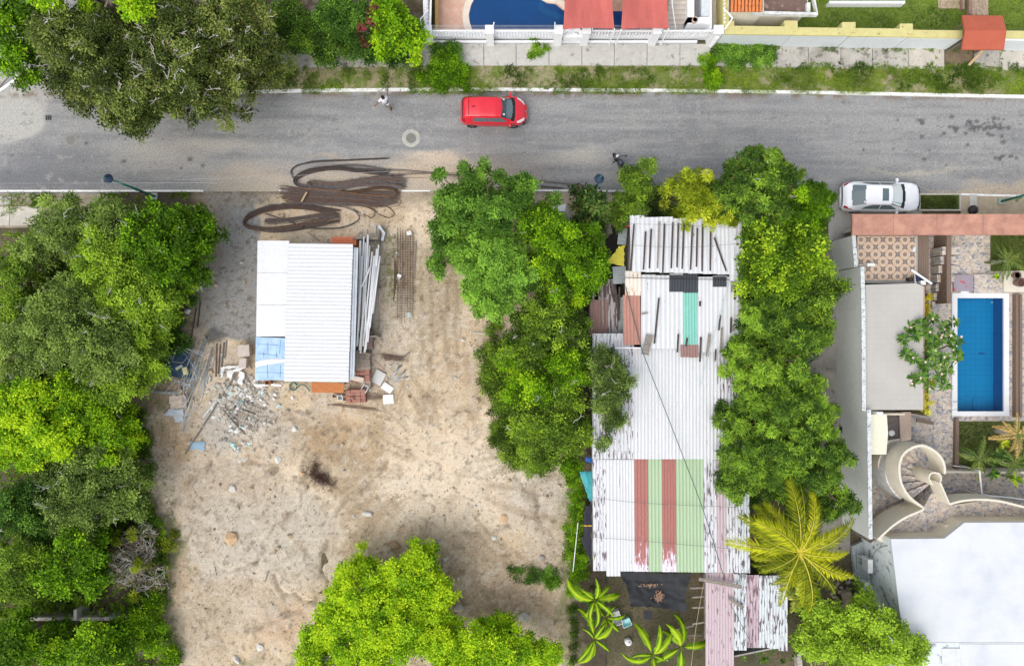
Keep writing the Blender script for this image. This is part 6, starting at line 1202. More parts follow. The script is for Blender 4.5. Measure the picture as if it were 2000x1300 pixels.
crate('orange bucket box under the blue sheet corner', 527, 746, 10, 7, .4, pm('sheet_orange', (.46, .17, .05)), .2, 'box', 'box')
for i in range(5): stick(ords[i] + ' thin rusty rod from the top across the bottom paver stack', (690 + i, 771 + i * 1.7, .5), (756 - i * 3, 772 + i * 1.9, .0), .022, RUST, 'rusty_rod', 'rod', group='thin rods across the bottom paver stack')
for i in range(3): stick(ords[i] + ' thin rod from the top on the brown soil south of the paver stacks', (640 + 6 * i, 790 - i), (745 - 5 * i, 803 - 3 * i), .02, RUST, 'rusty_rod', 'rod', group='thin rods south of the paver stacks')
# loose sheets to the east of the shed
for a in ((740, 737, 21, 26, -.5, 'grey white flat board leaning by the weeds, upper of three pale boards', 'board'), (757, 757, 22, 14, -.6, 'white broken frame board, middle of the three pale boards', 'board'), (759, 779, 20, 18, .05, 'white board with a hole, lowest of the three pale boards', 'board')): scrap(a[5], a[0], a[1], a[2], a[3], a[4], PAPER if a[1] > 740 else pm('board_grey', (.52, .52, .50), (.44, .44, .43), 4), 'pale_board', a[6], .08)
for i, (a, b_, lb) in enumerate((((801, 687), (759, 719), 'long grey pipe on the sand pointing to the centre'), ((785, 712), (764, 738), 'grey pipe with pale end, first of the short cluster'), ((780, 714), (762, 742), 'grey pipe, second of the short cluster'), ((793, 722), (766, 748), 'grey pipe with green mark, third of the short cluster'), ((798, 735), (774, 742), 'grey pipe lying flattest in the short cluster'))): A = G(*a, .06); B = G(*b_, .06); o = part('steel_pipe', PIPEG, None, lambda b: b.tube([A, B], .04 if i else .025, 8), smooth=True); tag(o, lb, 'pipe')
stick('light brown plank end near the upper pale board', (731, 703), (750, 723), .10, pm('wood_pink', (.50, .33, .24))); stick('long thin lath standing slanted beside the lowest pale board', (791, 735), (771, 788), .06, WOODL)
tw = MB()
for i in range(40): a = random.uniform(-.45, .25); x, y = 765 + random.uniform(-8, 14), 698 + random.uniform(-5, 5); l = random.uniform(10, 24); tw.bar(G(x - l * math.cos(a), y + l * math.sin(a) * .6, .05), G(x + l * math.cos(a), y - l * math.sin(a) * .6, .12), .012, .012)
o = tw.build('brushwood_heap', RUST, fix=False); tag(o, 'small heap of brown twigs on the sand right of the paver stacks', 'twigs')
# scaffold heap ------------------------------------------------------------------------
GALV = pm('scaffold_tube', (.40, .46, .50), (.30, .35, .39), 5, .4, metal=.5)
sc_l = [(385, 630, 408, 673), (410, 657, 372, 765), (396, 660, 352, 760), (407, 665, 362, 790), (390, 690, 378, 760), (418, 678, 365, 850), (400, 672, 350, 765), (365, 685, 400, 740), (412, 700, 360, 842), (402, 700, 385, 745), (380, 700, 365, 745), (372, 715, 360, 790), (395, 712, 355, 770), (386, 735, 356, 752), (394, 742, 372, 690), (375, 770, 358, 842), (361, 745, 372, 784), (405, 655, 372, 740), (362, 800, 386, 742), (369, 735, 398, 742)]
for i, (ax, ay, bx, by) in enumerate(sc_l):
    z0, z1 = random.uniform(.05, .7), random.uniform(.05, .7); A = G(ax, ay, z0); B = G(bx, by, z1 if i % 3 else .05); o = part('scaffold_tube', GALV, None, lambda b: b.tube([A, B], .024, 6), smooth=True); tag(o, 'loose galvanised scaffold tube in the criss cross heap beside the blue tarp', 'scaffold tube', 'loose tubes in the scaffold heap')
def frame(label, p, name='scaffold_ladder', rungs=3, z=.5):
    """p: four pixel corners"""
    A, B, C_, D = [G(*q, z + random.uniform(-.1, .1)) for q in p]; r = empty(name, Vector((A.x, A.y, 0)), label, 'scaffold')
    part('rail', GALV, r, lambda b: b.tube([A, B], .026, 6)); part('rail', GALV, r, lambda b: b.tube([D, C_], .026, 6)); part('rail', GALV, r, lambda b: b.tube([A + (D - A) * .06, B + (C_ - B) * .06], .02, 6))
    for k in range(rungs): t = k / max(1, rungs - 1); part('rung', GALV, r, lambda b: b.tube([A.lerp(B, t), D.lerp(C_, t)], .02, 6))
frame('ladder like scaffold frame lying over the blue tarp, lower part', ((325, 731), (380, 751), (352, 768), (305, 764)), rungs=3); frame('scaffold frame standing out above the blue tarp, upper part', ((343, 706), (365, 708), (378, 690), (354, 675)), rungs=2); frame('scaffold frame at the top of the heap near the gravel', ((371, 681), (403, 694), (404, 688), (372, 680)), rungs=2)
frame('narrow scaffold frame lying flat at the left end of the heap', ((304, 762), (352, 768), (352, 764), (306, 765)), rungs=2, z=.2)
for i, (a, b_) in enumerate((((416, 678), (398, 762)), ((421, 696), (394, 778)), ((407, 700), (396, 770)))): A = G(*a, .1); B = G(*b_, .08); o = part('scaffold_tube', GALV, None, lambda b: b.tube([A, B], .022, 6)); tag(o, ('first', 'second', 'third')[i] + ' tube of the three lying apart, right of the scaffold heap', 'scaffold tube')
TARP = pm('tarp_blue', (.055, .10, .16), (.035, .07, .115), 2.0, .5, bump=.6, bscale=6)
def cloth(name, label, cat, pts, z, mat, bumpy=.08, n=16, grp=None, fn=None):
    """draped sheet over a pixel polygon (4 corners)"""
    V = []; F = []
    for i in range(n + 1):
        for j in range(n + 1):
            u, v = i / n, j / n; a = Vector(pts[0]).lerp(Vector(pts[1]), u); b_ = Vector(pts[3]).lerp(Vector(pts[2]), u); p = a.lerp(b_, v); sg = .10 if name == 'shade_cloth' else .03; p = p + (p - (Vector(pts[0]) + Vector(pts[2])) / 2) * -sg * (math.sin(math.pi * u) * abs(2 * v - 1) + math.sin(math.pi * v) * abs(2 * u - 1)); e = 3.0 * (1 if 0 in (i, j) or n in (i, j) else 0)
            px, py = p.x + random.uniform(-e, e) * .5, p.y + random.uniform(-e, e) * .5; q = W(px, py, z); q.z = z + bumpy * (2 * float(fbm(np.array([px / 9]), np.array([py / 9]), 71, 3)[0]) - 1) + (gz(q.x, q.y) if z < .6 else 0) + (fn(u, v) if fn else 0); V.append(q)
    for i in range(n):
        for j in range(n): F.append((i * (n + 1) + j, (i + 1) * (n + 1) + j, (i + 1) * (n + 1) + j + 1, i * (n + 1) + j + 1))
    me = bpy.data.meshes.new(name); me.from_pydata(V, [], F); me.polygons.foreach_set('use_smooth', [True] * len(F)); o = place(me, name, mat); return tag(o, label, cat, grp)
cloth('tarp', 'dark blue tarp under the scaffold frames at the scrub edge', 'tarp', ((312, 672), (372, 682), (376, 742), (292, 728)), .12, TARP)
cloth('grey_sheet', 'pale grey sheet lying at the foot of the scaffold heap', 'sheet', ((331, 798), (360, 798), (362, 812), (322, 811)), .12, pm('sheet_pale_grey', (.50, .54, .58)), .04); cloth('grey_sheet', 'second smaller grey sheet just below the pale grey one', 'sheet', ((341, 812), (362, 810), (360, 823), (346, 824)), .10, pm('sheet_pale_grey', (.50, .54, .58)), .04)
cloth('cardboard', 'crumpled cardboard and paper under the lower scaffold frame', 'cardboard', ((333, 772), (365, 770), (368, 796), (334, 798)), .14, PINKP, .12); cloth('blue_sheet', 'flat light blue rectangle lying alone on the dirt', 'sheet', ((375, 861), (402, 861), (402, 877), (373, 877)), .06, pm('sheet_sky', (.26, .38, .48)), .01, 6)
cloth('white_sheet', 'white crumpled sheet at the edge between scrub tree and gravel', 'sheet', ((378, 534), (396, 536), (397, 566), (379, 570)), .14, PAPER, .10)
scrap('pale yellow foam block on the scaffold heap', 371, 723, 9, 14, .3, pm('foam_yellow', (.60, .56, .30)), 'foam_block', 'foam', .5, .1); scrap('beige stone shaped scrap under the scaffold heap', 355, 763, 7, 12, .4, CARD, z=.1, t=.1); scrap('pale board stuck between the scaffold tubes', 358, 716, 14, 5, .5, pm('board_grey', (.52, .52, .50)), 'pale_board', 'board', .5)
# logs/rails left of pallets
for i, (a, b_, lb) in enumerate((((438, 668), (431, 735), 'darkest straight iron bar lying beside the white fabric strips'), ((431, 672), (427, 730), 'brown bar left of the darkest iron bar'), ((424, 670), (422, 735), 'thin brown bar furthest left of the parallel bars'), ((443, 664), (439, 700), 'pale stick right of the darkest iron bar'), ((384, 600), (373, 668), 'dark branch lying along the gravel edge above the scaffold heap'), ((392, 590), (386, 640), 'second dark branch along the gravel edge'))): stick(lb, a, b_, .07, (IRON, RUST, RUST, WOODG, WOOD, WOOD)[i], 'iron_bar' if i < 3 else 'wooden_stick', 'bar' if i < 3 else 'stick')
stick('long dark pole lying diagonally down toward the blue rectangle', (463, 730), (364, 885), .08, IRON, 'iron_pole', 'pole', dz=.15); stick('pale blue stick crossing near the dark pole', (424, 782), (397, 815), .06, GALV, 'metal_stick', 'stick'); stick('short dark rail beside the crossing sticks', (430, 768), (427, 790), .07, IRON)
for i, (a, b_) in enumerate((((432, 795), (480, 848)), ((436, 788), (470, 835)), ((490, 780), (440, 808)), ((520, 795), (455, 850)), ((500, 808), (448, 790)))): stick(ords[i] + ' thin branch of the five in the rubble south of the turquoise bags', a, b_, .04, WOODG if i % 2 else WOOD, 'branch', 'branch', group='branches in the rubble south of the bags')
scrap('upper pale stone block left of the blue shed panel', 484, 684, 22, 22, .05, pm('block_pinkish', (.50, .44, .40), (.42, .36, .32), 4), 'stone_block', 'block', 0, .45, .02); scrap('lower pale stone block left of the blue shed panel', 481, 708, 14, 18, -.05, pm('block_pinkish', (.50, .44, .40)), 'stone_block', 'block', 0, .4, .02)
for i, (pts, lb) in enumerate(((((440, 716), (474, 712), (474, 718), (440, 720)), 'straight white strip at the top of the fabric heap'), (((434, 716), (441, 716), (438, 737), (434, 737)), 'short white strip hanging down at the left of the fabric heap'), (((445, 724), (478, 714), (480, 720), (446, 730)), 'slanted white strip across the fabric heap'), (((470, 724), (482, 728), (476, 752), (466, 748)), 'wide folded white strip at the lower right of the fabric heap'), (((446, 728), (458, 728), (456, 738), (446, 737)), 'small curled white strip in the fabric heap'))): cloth('white_fabric', lb, 'fabric', pts, .2, PAPER, .08, 6)
TURQ = pm('bag_turquoise', (.36, .54, .52), (.46, .55, .52), 5, .7)
rb = empty('rubble_heap', G(500, 775), 'rubble heap with torn turquoise and white bags left of the shed', 'rubble')
for nm, mat, n_, s0, s1 in (('bag_scrap', TURQ, 24, 4, 13), ('paper_scrap', PAPER, 60, 3, 13), ('rubble_piece', CONC, 190, 2, 11), ('rubble_piece', pm('block_pinkish', (.50, .44, .40)), 90, 2, 9), ('grey_piece', CONC2, 80, 2, 8)):
    b = MB()
    for i in range(n_):
        x, y = (random.gauss(482, 34), random.gauss(768, 18)) if random.random() < .6 else (random.gauss(470, 30), random.gauss(820, 34)); s = m_(random.uniform(s0, s1))
        b.obox(G(x, y, random.uniform(.0, .1)), (s, s * random.uniform(.4, .9), s * random.uniform(.12, .4)), (random.uniform(-.7, .7), random.uniform(-.7, .7), random.uniform(0, 3)), random.uniform(.5, 1))
    o = b.build(nm, mat, rb, fix=False); o['kind'] = 'stuff'
ms = empty('rebar_mesh', G(490, 800), 'loose rusty wire mesh half buried in the rubble', 'wire mesh')
for i in range(7): part('wire', RUST, ms, lambda b: b.bar(G(466 + i * 7, 770 + i * 5, .16), G(436 + i * 10, 812 + i * 5, .16), .018, .018)); part('wire', RUST, ms, lambda b: b.bar(G(460 - i * 3, 776 + i * 7, .17), G(520 - i * 3, 800 + i * 7, .17), .018, .018))
# stones --------------------------------------------------------------------------------
def rock(label, px, py, sx, sy, h, mat, name='stone', seed=0):
    c = G(px, py); bm = bmesh.new(); bmesh.ops.create_icosphere(bm, subdivisions=3, radius=1); rr = random.Random(seed or int(px * 7 + py))
    pl = [(Vector((rr.uniform(-1, 1), rr.uniform(-1, 1), rr.uniform(-.3, 1))).normalized(), rr.uniform(.62, .9)) for _ in range(11)]
    for v in bm.verts:
        for nn_, d_ in pl:
            t = v.co.dot(nn_)
            if t > d_: v.co -= nn_ * (t - d_)
        v.co = Vector((v.co.x * m_(sx) / 1.7, v.co.y * m_(sy) / 1.7, v.co.z * h))
    me = bpy.data.meshes.new(name); bm.to_mesh(me); bm.free(); o = place(me, name, mat, None, (c.x, c.y, c.z + h * .35), (0, 0, rr.uniform(0, 3))); return tag(o, label, 'stone')
ST1 = pm('stone_pale', (.58, .56, .52), (.45, .43, .39), 4, .85); ST2 = pm('stone_orange', (.55, .38, .22), (.45, .3, .18), 4, .85); ST3 = pm('stone_grey', (.30, .28, .25), (.22, .2, .18), 4, .85)
for a in (('orange sandstone boulder on the dirt near the left edge', 451, 1050, 23, 24, .22, ST2), ('brown boulder above the big lime tree', 771, 1064, 22, 16, .22, pm('stone_brown', (.33, .22, .14), (.26, .17, .1), 4)), ('light grey pointed stone in the middle of the dirt', 717, 1003, 11, 18, .16, ST1), ('pale stone near the dark brush stain', 543, 896, 14, 12, .12, ST1),
          ('pale slab stone on dark soil at the bottom edge of the lot', 1023, 1205, 22, 18, .18, CONC), ('white stone at the right foot of the big lime tree', 896, 1186, 13, 18, .18, CONC), ('tan stone at the left edge by the dark strip', 575, 838, 12, 12, .1, ST1), ('pale stone left of the scrap heap', 455, 954, 13, 15, .14, ST1),
          ('lone stone block among the scrub at the left', 183, 777, 17, 22, .3, ST2), ('small pale stone pair by the scrub, near the lone block', 243, 765, 9, 5, .1, ST1), ('round white stone near the gravel edge', 367, 608, 12, 11, .15, ST1), ('grey stone at the right side of the dirt', 1058, 1087, 12, 8, .12, ST3), ('pale stone upper right of the dirt', 965, 1050, 11, 10, .1, ST1),
          ('tan stone near the right dirt edge', 985, 1011, 16, 14, .1, ST2), ('pale flat stone left of the lime tree', 508, 1262, 15, 14, .1, ST1), ('white elongated stone at the bottom left of the dirt', 462, 1287, 8, 17, .12, ST1), ('small brown stone at the dirt centre', 590, 925, 12, 9, .1, ST2), ('round pale pebble near the trees', 905, 663, 9, 8, .1, ST1), ('upper grey boulder left of the tin house wall', 1139, 1053, 12, 13, .3, ST3), ('lower grey boulder left of the tin house wall', 1142, 1070, 16, 14, .3, ST3)):
    rock(a[0], *a[1:])
def pebbles(name, n, area, mat, s, grp):
    b = MB()
    for i in range(n):
        x, y = random.uniform(area[0], area[2]), random.uniform(area[1], area[3])
        if poly_sd(np.array([float(x)]), np.array([float(y)]), LOT)[0] < 4: continue
        if y < 395 or (500 < x < 700 and 470 < y < 745): continue
        q = m_(random.uniform(*s) * (1 + 2 * (random.random() < .05))); b.obox(G(x, y, q * .2), (q, q * random.uniform(.5, 1), q * .6), (random.uniform(-.5, .5), random.uniform(-.5, .5), random.uniform(0, 3)), .6)
    o = b.build(name, mat, fix=False); return tag(o, kind='stuff')
pebbles('pebbles_pale', 900, (280, 400, 1110, 1300), ST1, (1.0, 2.6), ''); pebbles('pebbles_brown', 500, (280, 400, 1110, 1300), pm('stone_brown', (.33, .22, .14)), (1.0, 2.4), ''); pebbles('pebbles_pale', 420, (700, 450, 780, 800), ST1, (1.2, 3.2), ''); pebbles('clods', 1300, (280, 400, 1110, 1300), pm('clod', (.42, .34, .24), (.34, .26, .18), 9, .95), (1.2, 3.6), ''); pebbles('pebbles_pale', 900, (280, 740, 1110, 1300), ST1, (.8, 1.8), ''); pebbles('pebbles_dark', 260, (280, 740, 1110, 1300), ST3, (.9, 2.4), '')
b = MB()
for i in range(150):
    x, y = random.uniform(300, 1100), random.uniform(420, 1290)
    if poly_sd(np.array([float(x)]), np.array([float(y)]), LOT)[0] < 4 or (495 < x < 700 and 465 < y < 745): continue
    a = random.uniform(0, 3.1); l = random.uniform(2, 7); b.bar(G(x - l * math.cos(a), y - l * math.sin(a), .02), G(x + l * math.cos(a), y + l * math.sin(a), .02), .018, .014)
tag(b.build('twig_litter', WOODG, fix=False), kind='stuff')
# dead brush stain & logs
bb_ = MB()
for i in range(420):
    a = random.uniform(0, 6.28); tt = random.gauss(0, 1); q = G(626 + tt * 12 + random.gauss(0, 4), 932 + tt * 7 + random.gauss(0, 5), .05); d = Vector((math.cos(a), math.sin(a) * .8, random.uniform(.1, .8))); bb_.bar(q, q + d * random.uniform(.15, .5), .010, .010)
for i in range(90): q = G(random.gauss(617, 4), random.gauss(908, 9), .05); bb_.bar(q, q + Vector((random.uniform(-.2, .2), random.uniform(-.2, .2), .1)), .01, .01)
db_ = empty('dead_brush', G(625, 930), 'dark reddish dead brush on the bare dirt', 'brush'); bb_.build('twigs', pm('brush_brown', (.09, .05, .035), None, 5, .9), db_, fix=False)['kind'] = 'stuff'
for a, b_, lb in (((920, 649), (972, 655), 'pale plank on the ground between the two centre trees'), ((1000, 775), (1030, 762), 'weathered plank under the yellow green tree'), ((1050, 898), (1056, 912), 'short pale stick near the trees at the right of the lot'), ((855, 1120), (860, 1140), 'thin white stick right of the lime tree tip'), ((960, 1152), (964, 1164), 'tiny white stick on the right part of the dirt'), ((460, 1145), (452, 1160), 'brown stick in the middle of the left dirt'), ((420, 1105), (424, 1122), 'short dark twig below the orange boulder'), ((525, 1115), (518, 1135), 'grey plank piece near the crack')): stick(lb, a, b_, .10 if 'plank' in lb else .035, CONC if 'pale plank' in lb else WOODG, 'plank' if 'plank' in lb else 'wooden_stick', 'plank' if 'plank' in lb else 'stick')
# ------------------------------------------------------------------ things on and round the tin house
ords_ = ('first', 'second', 'third', 'fourth', 'fifth', 'sixth', 'seventh', 'eighth', 'ninth', 'tenth', 'eleventh', 'twelfth', 'thirteenth')
bl = [(1238, 438, 1232, 529), (1261, 452, 1256.5, 527), (1272, 447, 1268, 524), (1287.5, 433, 1284, 524), (1298, 437, 1294, 536), (1314, 434, 1311, 524), (1325, 436, 1322, 522), (1336, 437, 1332, 525), (1352.5, 440, 1348.5, 527), (1362, 445, 1360, 521), (1372.5, 437, 1371, 530), (1388, 451, 1387, 529), (1395.5, 464, 1418, 529)]
for i, (ax, ay, bx, by) in enumerate(bl): o = part('roof_batten', WOOD if i not in (3,) else WOODG, None, lambda b: b.bar(W(ax, ay, ZA + .09), W(bx, by, ZA + .05), .085, .07)); tag(o, ('slanting dark batten at the right of the upper white roof' if i == 12 else ords[i] + ' dark batten from the left on the upper white roof'), 'batten')
for (ax, ay, bx, by, w, m, lb) in ((1287, 582, 1278, 671, .09, WOOD, 'long dark batten leaning across the white sheets right of the brick red sheet'), (1436, 555, 1435, 585, .10, WOOD, 'short dark batten near the right edge, upper one'), (1430, 545, 1429, 570, .08, WOODG, 'greyish batten just left of the upper short one at the right edge'), (1428, 620, 1427, 650, .09, WOOD, 'short dark batten near the right edge, lower one'), (1407, 615, 1404, 645, .08, WOOD, 'short dark batten right of the sea green sheet'), (1325, 652, 1323, 688, .09, WOOD, 'dark batten standing just left of the sea green sheet end'), (1342, 660, 1340, 676, .10, WOOD, 'stubby dark batten on the sea green sheet'), (1369, 658, 1367, 706, .10, WOOD, 'dark batten crossing the white ridge bar, left of the grey one'), (1386, 652, 1381, 696, .16, WOODG, 'broad grey batten crossing the white ridge bar'), (1410, 640, 1407, 690, .10, WOODG, 'thin grey brown batten at the right of the ridge bar'), (1421, 668, 1420, 694, .09, WOOD, 'dark batten furthest right at the ridge bar'), (1398, 682, 1397, 704, .08, WOOD, 'short dark batten hanging below the ridge bar'), (1367.5, 588, 1367, 598, .10, WOOD, 'tiny dark block right of the sea green sheet'), (1253, 613, 1265, 611, .09, WOODG, 'small grey block beside the brick red sheet'), (1432, 637, 1431, 647, .14, WOODG, 'grey square block at the right edge of the patchwork roof')):
    o = part('roof_batten', m, None, lambda b: b.bar(W(ax, ay, ZB + .08), W(bx, by, ZB + .07), w, .06)); tag(o, lb, 'batten')
db = empty('wooden_pallet', W(1264, 672, ZB + .05), 'weathered board panel lying across the joint of the two white roofs', 'pallet')
for i in range(6): t = i / 5; part('board', WOODG, db, lambda b: b.bar(W(1261 - 8 * t, 656 + 32 * t, ZB + .12), W(1275 - 8 * t, 658 + 33 * t, ZB + .12), .17, .03))
for (pts, rad, m, lb, z) in ((((1222, 560), (1252, 676), (1262, 705), (1330, 880), (1375, 1000), (1412, 1120)), .022, pm('cable_green', (.03, .09, .09)), 'dark cable running diagonally down the whole tin roof', 3.6), (((1222, 542), (1300, 544), (1425, 546)), .018, PLAS, 'dark cable crossing under the black roof sheets', 3.62), (((1425, 545), (1405, 620), (1383, 690), (1367, 758)), .018, pm('cord_mint', (.45, .62, .62)), 'pale mint cord trailing down the right of the white roof', 3.6), (((1158, 971), (1260, 982), (1440, 990)), .010, IRON, 'thin wire across the striped roof, upper', 3.1), (((1158, 1048), (1280, 1058), (1440, 1072)), .010, IRON, 'thin wire across the striped roof, lower', 3.1), (((1430, 1185), (1470, 1262), (1478, 1300)), .016, pm('cable_green', (.03, .09, .09)), 'dark cable over the flaking annex sheets', 2.5), (((1375, 1135), (1360, 1220), (1350, 1300)), .014, WOODL, 'yellowish rope hanging over the back yard', 2.0), (((1207, 1112), (1235, 1160), (1248, 1196)), .014, PLAS, 'thin dark rope over the black shade cloth', 1.9), (((1222, 437), (1335, 440), (1450, 446)), .008, IRON, 'thin wire across the top of the upper white roof', 4.0), (((1222, 478), (1335, 483), (1450, 475)), .008, IRON, 'thin wire across the middle of the upper white roof', 4.0)):
    o = part('cable', m, None, lambda b: b.tube(catmull([W(x, y, z) for x, y in pts], 6), rad, 5), smooth=True); tag(o, lb, 'cable')
for (ax, ay, bx, by, lb) in ((-400, 357, 420, 357, 'thin power line above the left part of the road'), (340, 351, 760, 335, 'thin power line above the rebar piles')): o = part('power_line', pm('line_pale', (.35, .35, .36)), None, lambda b: b.tube([W(ax, ay, 7.5), W((ax + bx) / 2, (ay + by) / 2 + 1, 7.2), W(bx, by, 7.5)], .009, 4)); tag(o, lb, 'power line')
cloth('yellow_cloth', 'yellow cloth stretched beside the upper white roof', 'cloth', ((1208, 481), (1220, 478), (1219, 521), (1184, 514)), 2.6, pm('cloth_yellow', (.62, .56, .07), (.54, .48, .06), 4), .08, 10)
cloth('blue_tarp', 'turquoise tarp hanging at the left wall of the striped roof', 'tarp', ((1131, 921), (1158, 918), (1158, 976), (1152, 980)), 2.0, pm('tarp_turquoise', (.06, .34, .38), (.05, .28, .32), 3, .6), .12, 12)
cloth('blue_tarp', 'small royal blue tarp under the roof edge above the turquoise one', 'tarp', ((1142, 893), (1158, 893), (1158, 905), (1144, 902)), 1.9, pm('tarp_royal', (.02, .10, .35)), .08, 6)
cloth('dark_net', 'dark net along the left wall under the striped roof', 'net', ((1142, 985), (1156, 985), (1154, 1105), (1138, 1060)), 1.5, pm('net_dark', (.03, .03, .045)), .1, 10)
cloth('shade_cloth', 'black shade cloth behind the striped roof with dry leaves on it', 'shade cloth', ((1207, 1112), (1352, 1119), (1342, 1196), (1232, 1184)), 2.0, pm('cloth_black', (.028, .03, .034), (.02, .021, .024), 3, .8, bump=.5, bscale=5), .14, 22, fn=lambda u, v: -.3 * math.sin(math.pi * u) * math.sin(math.pi * v))
cloth('shade_cloth', 'small black cloth strip hanging below the large shade cloth', 'shade cloth', ((1257, 1190), (1276, 1190), (1275, 1210), (1256, 1209)), 1.8, pm('cloth_black', (.028, .03, .034)), .05, 6)
lv = MB()
for i in range(150): q = W(random.gauss(1288, 5), random.gauss(1166, 5), 2.0) if i < 110 else W(random.gauss(1270, 8), random.gauss(1143, 2), 2.0); lv.obox(q + Vector((0, 0, -.10)), (.09, .05, .01), (random.uniform(-.6, .6), random.uniform(-.6, .6), random.uniform(0, 3)))
tag(lv.build('dry_leaves', pm('leaf_brown', (.30, .19, .13), (.2, .12, .08), 8), fix=False), kind='stuff')
for a, b_, z, w, m, lb in (((1365, 1130), (1449, 1146), 2.5, .20, WOODG, 'broad grey board lying on the annex sheets, upper one'), ((1424, 1168), (1452, 1186), 2.4, .16, WOODG, 'short grey board on the annex sheets'), ((1347, 1148), (1376, 1147), 1.6, .10, WOODG, 'first rung like stick at the annex wall'), ((1352, 1166), (1377, 1164), 1.6, .10, WOODG, 'second rung like stick at the annex wall'), ((1352, 1186), (1378, 1185), 1.6, .10, WOODG, 'third rung like stick at the annex wall'), ((1352, 1218), (1378, 1214), 1.6, .10, WOODG, 'fourth rung like stick at the annex wall'), ((1310, 1232), (1355, 1221), .5, .12, WOODG, 'grey beam lying in the back yard'), ((1345, 1240), (1372, 1240), .6, .08, WOODG, 'thin beam near the green bowl')):
    o = part('board', m, None, lambda b: b.bar(W(*a, z), W(*b_, z), w, .05)); tag(o, lb, 'board')
crate('white crate with torn sides in the yard behind the banana plants', 1203, 1202, 16, 26, .4, PAPER, .3); crate('small turquoise and white crate beside the torn white crate', 1222, 1212, 17, 14, .3, pm('crate_turq', (.25, .62, .64), (.6, .7, .7), 4), .4)
o = part('green_bowl', pm('bowl_green', (.005, .16, .09), None, 5, .5), None, lambda b: b.lathe(W(1308, 1242, 0), [(.16, 0), (.28, .16), (.30, .3), (.24, .26), (.1, .1)], 14)); tag(o, 'dark green plastic basin behind the banana plants', 'basin')
o = part('white_jug', PAPER, None, lambda b: b.lathe(W(1226, 1250, 0), [(.16, 0), (.22, .06), (.20, .3), (.08, .36), (.06, .42)], 14)); tag(o, 'round white jug left of the yellow edged banana leaf', 'jug'); o = part('white_box', PAPER, None, lambda b: b.obox(W(1295, 1284, .1), (.5, .3, .2), (0, 0, .1))); tag(o, 'flat white box at the bottom beside the banana plants', 'box')
o = part('fence_pipe', RAILM, None, lambda b: b.tube([W(1129, 1020, 1.0), W(1119, 1116, 1.0)], .028, 6)); tag(o, 'thin white pipe lying along the creepers left of the tin house', 'pipe')
o = part('yellow_bar', pm('bar_yellow', (.6, .4, .05)), None, lambda b: b.bar(W(1140, 1026, 1.5), W(1156, 1026, 1.5), .07, .05)); tag(o, 'short yellow bar at the left wall of the striped roof', 'bar')
o = part('red_stick', pm('stick_red', (.7, .12, .08)), None, lambda b: b.bar(W(1217, 443, 2.8), W(1230, 441, 2.8), .08, .05)); tag(o, 'short red bar at the upper left roof corner', 'bar')
gp2 = empty('rubble_patch', W(1640, 1165, 0), 'broken tan blocks and leaf litter beside the lower air conditioner', 'rubble')
for nm, mat, n_ in (('rubble_piece', pm('block_tan', (.40, .34, .26)), 50), ('grey_piece', CONC2, 30)):
    b = MB()
    for i in range(n_): s = m_(random.uniform(3, 9)); b.obox(W(random.uniform(1625, 1670), random.uniform(1125, 1250), .05), (s, s * .7, s * .4), (random.uniform(-.3, .3), random.uniform(-.3, .3), random.uniform(0, 3)), .8)
    o = b.build(nm, mat, gp2, fix=False); o['kind'] = 'stuff'
rocks = MB()
rr_ = empty('rubble_bank', W(560, 45, .2), 'pale broken rocks on the bank beside the olive tree', 'rubble')
for i in range(60): s = m_(random.uniform(4, 14)); rocks.obox(W(random.gauss(560, 14), random.gauss(35, 14), .25), (s, s * .7, s * .4), (random.uniform(-.5, .5), random.uniform(-.5, .5), random.uniform(0, 3)), .75)
rocks.build('rock_pieces', ST1, rr_, fix=False)['kind'] = 'stuff'
# ------------------------------------------------------------------ vegetation
def rand_unit(n):
    v = rng.normal(size=(n, 3)); return v / np.linalg.norm(v, axis=1, keepdims=True)
def nrm(v): return v / (np.linalg.norm(v, axis=-1, keepdims=True) + 1e-9)
def leaf_mesh(name, base, d, nr, L, Wd, tint, droop=0.12, wide=0.45):
    """one folded four-point leaf per row: base point, direction, face normal, length, width"""
    side = nrm(np.cross(d, nr)); L = L[:, None]; Wd = Wd[:, None]
    mid = base + d * L * wide + nr * L * .05
    tip = base + d * L - nr * L * droop
    v = np.stack([base, mid + side * Wd / 2, tip, mid - side * Wd / 2], 1).reshape(-1, 3)
    n = len(base); f = np.arange(n * 4).reshape(n, 4)
    return np_mesh(name, v, f, np.repeat(tint, 4, 0))
KINDS = {  # leaves per cluster, length, width, lift (0 flat - 1 upright), spread radius, random orientation
    'rosette': dict(k=9, L=.25, W=.075, lift=.35, sp=.03, rnd=.25),
    'fine':    dict(k=19, L=.15, W=.075, lift=.25, sp=.13, rnd=.7, dk=.42),
    'round':   dict(k=15, L=.17, W=.11, lift=.3, sp=.13, rnd=.6, dk=.42),
    'pinnate': dict(k=22, L=.18, W=.085, lift=.2, sp=.13, rnd=.5, dk=.5),
    'star':    dict(k=12, L=.32, W=.075, lift=.22, sp=.03, rnd=.2, dk=.62),
}
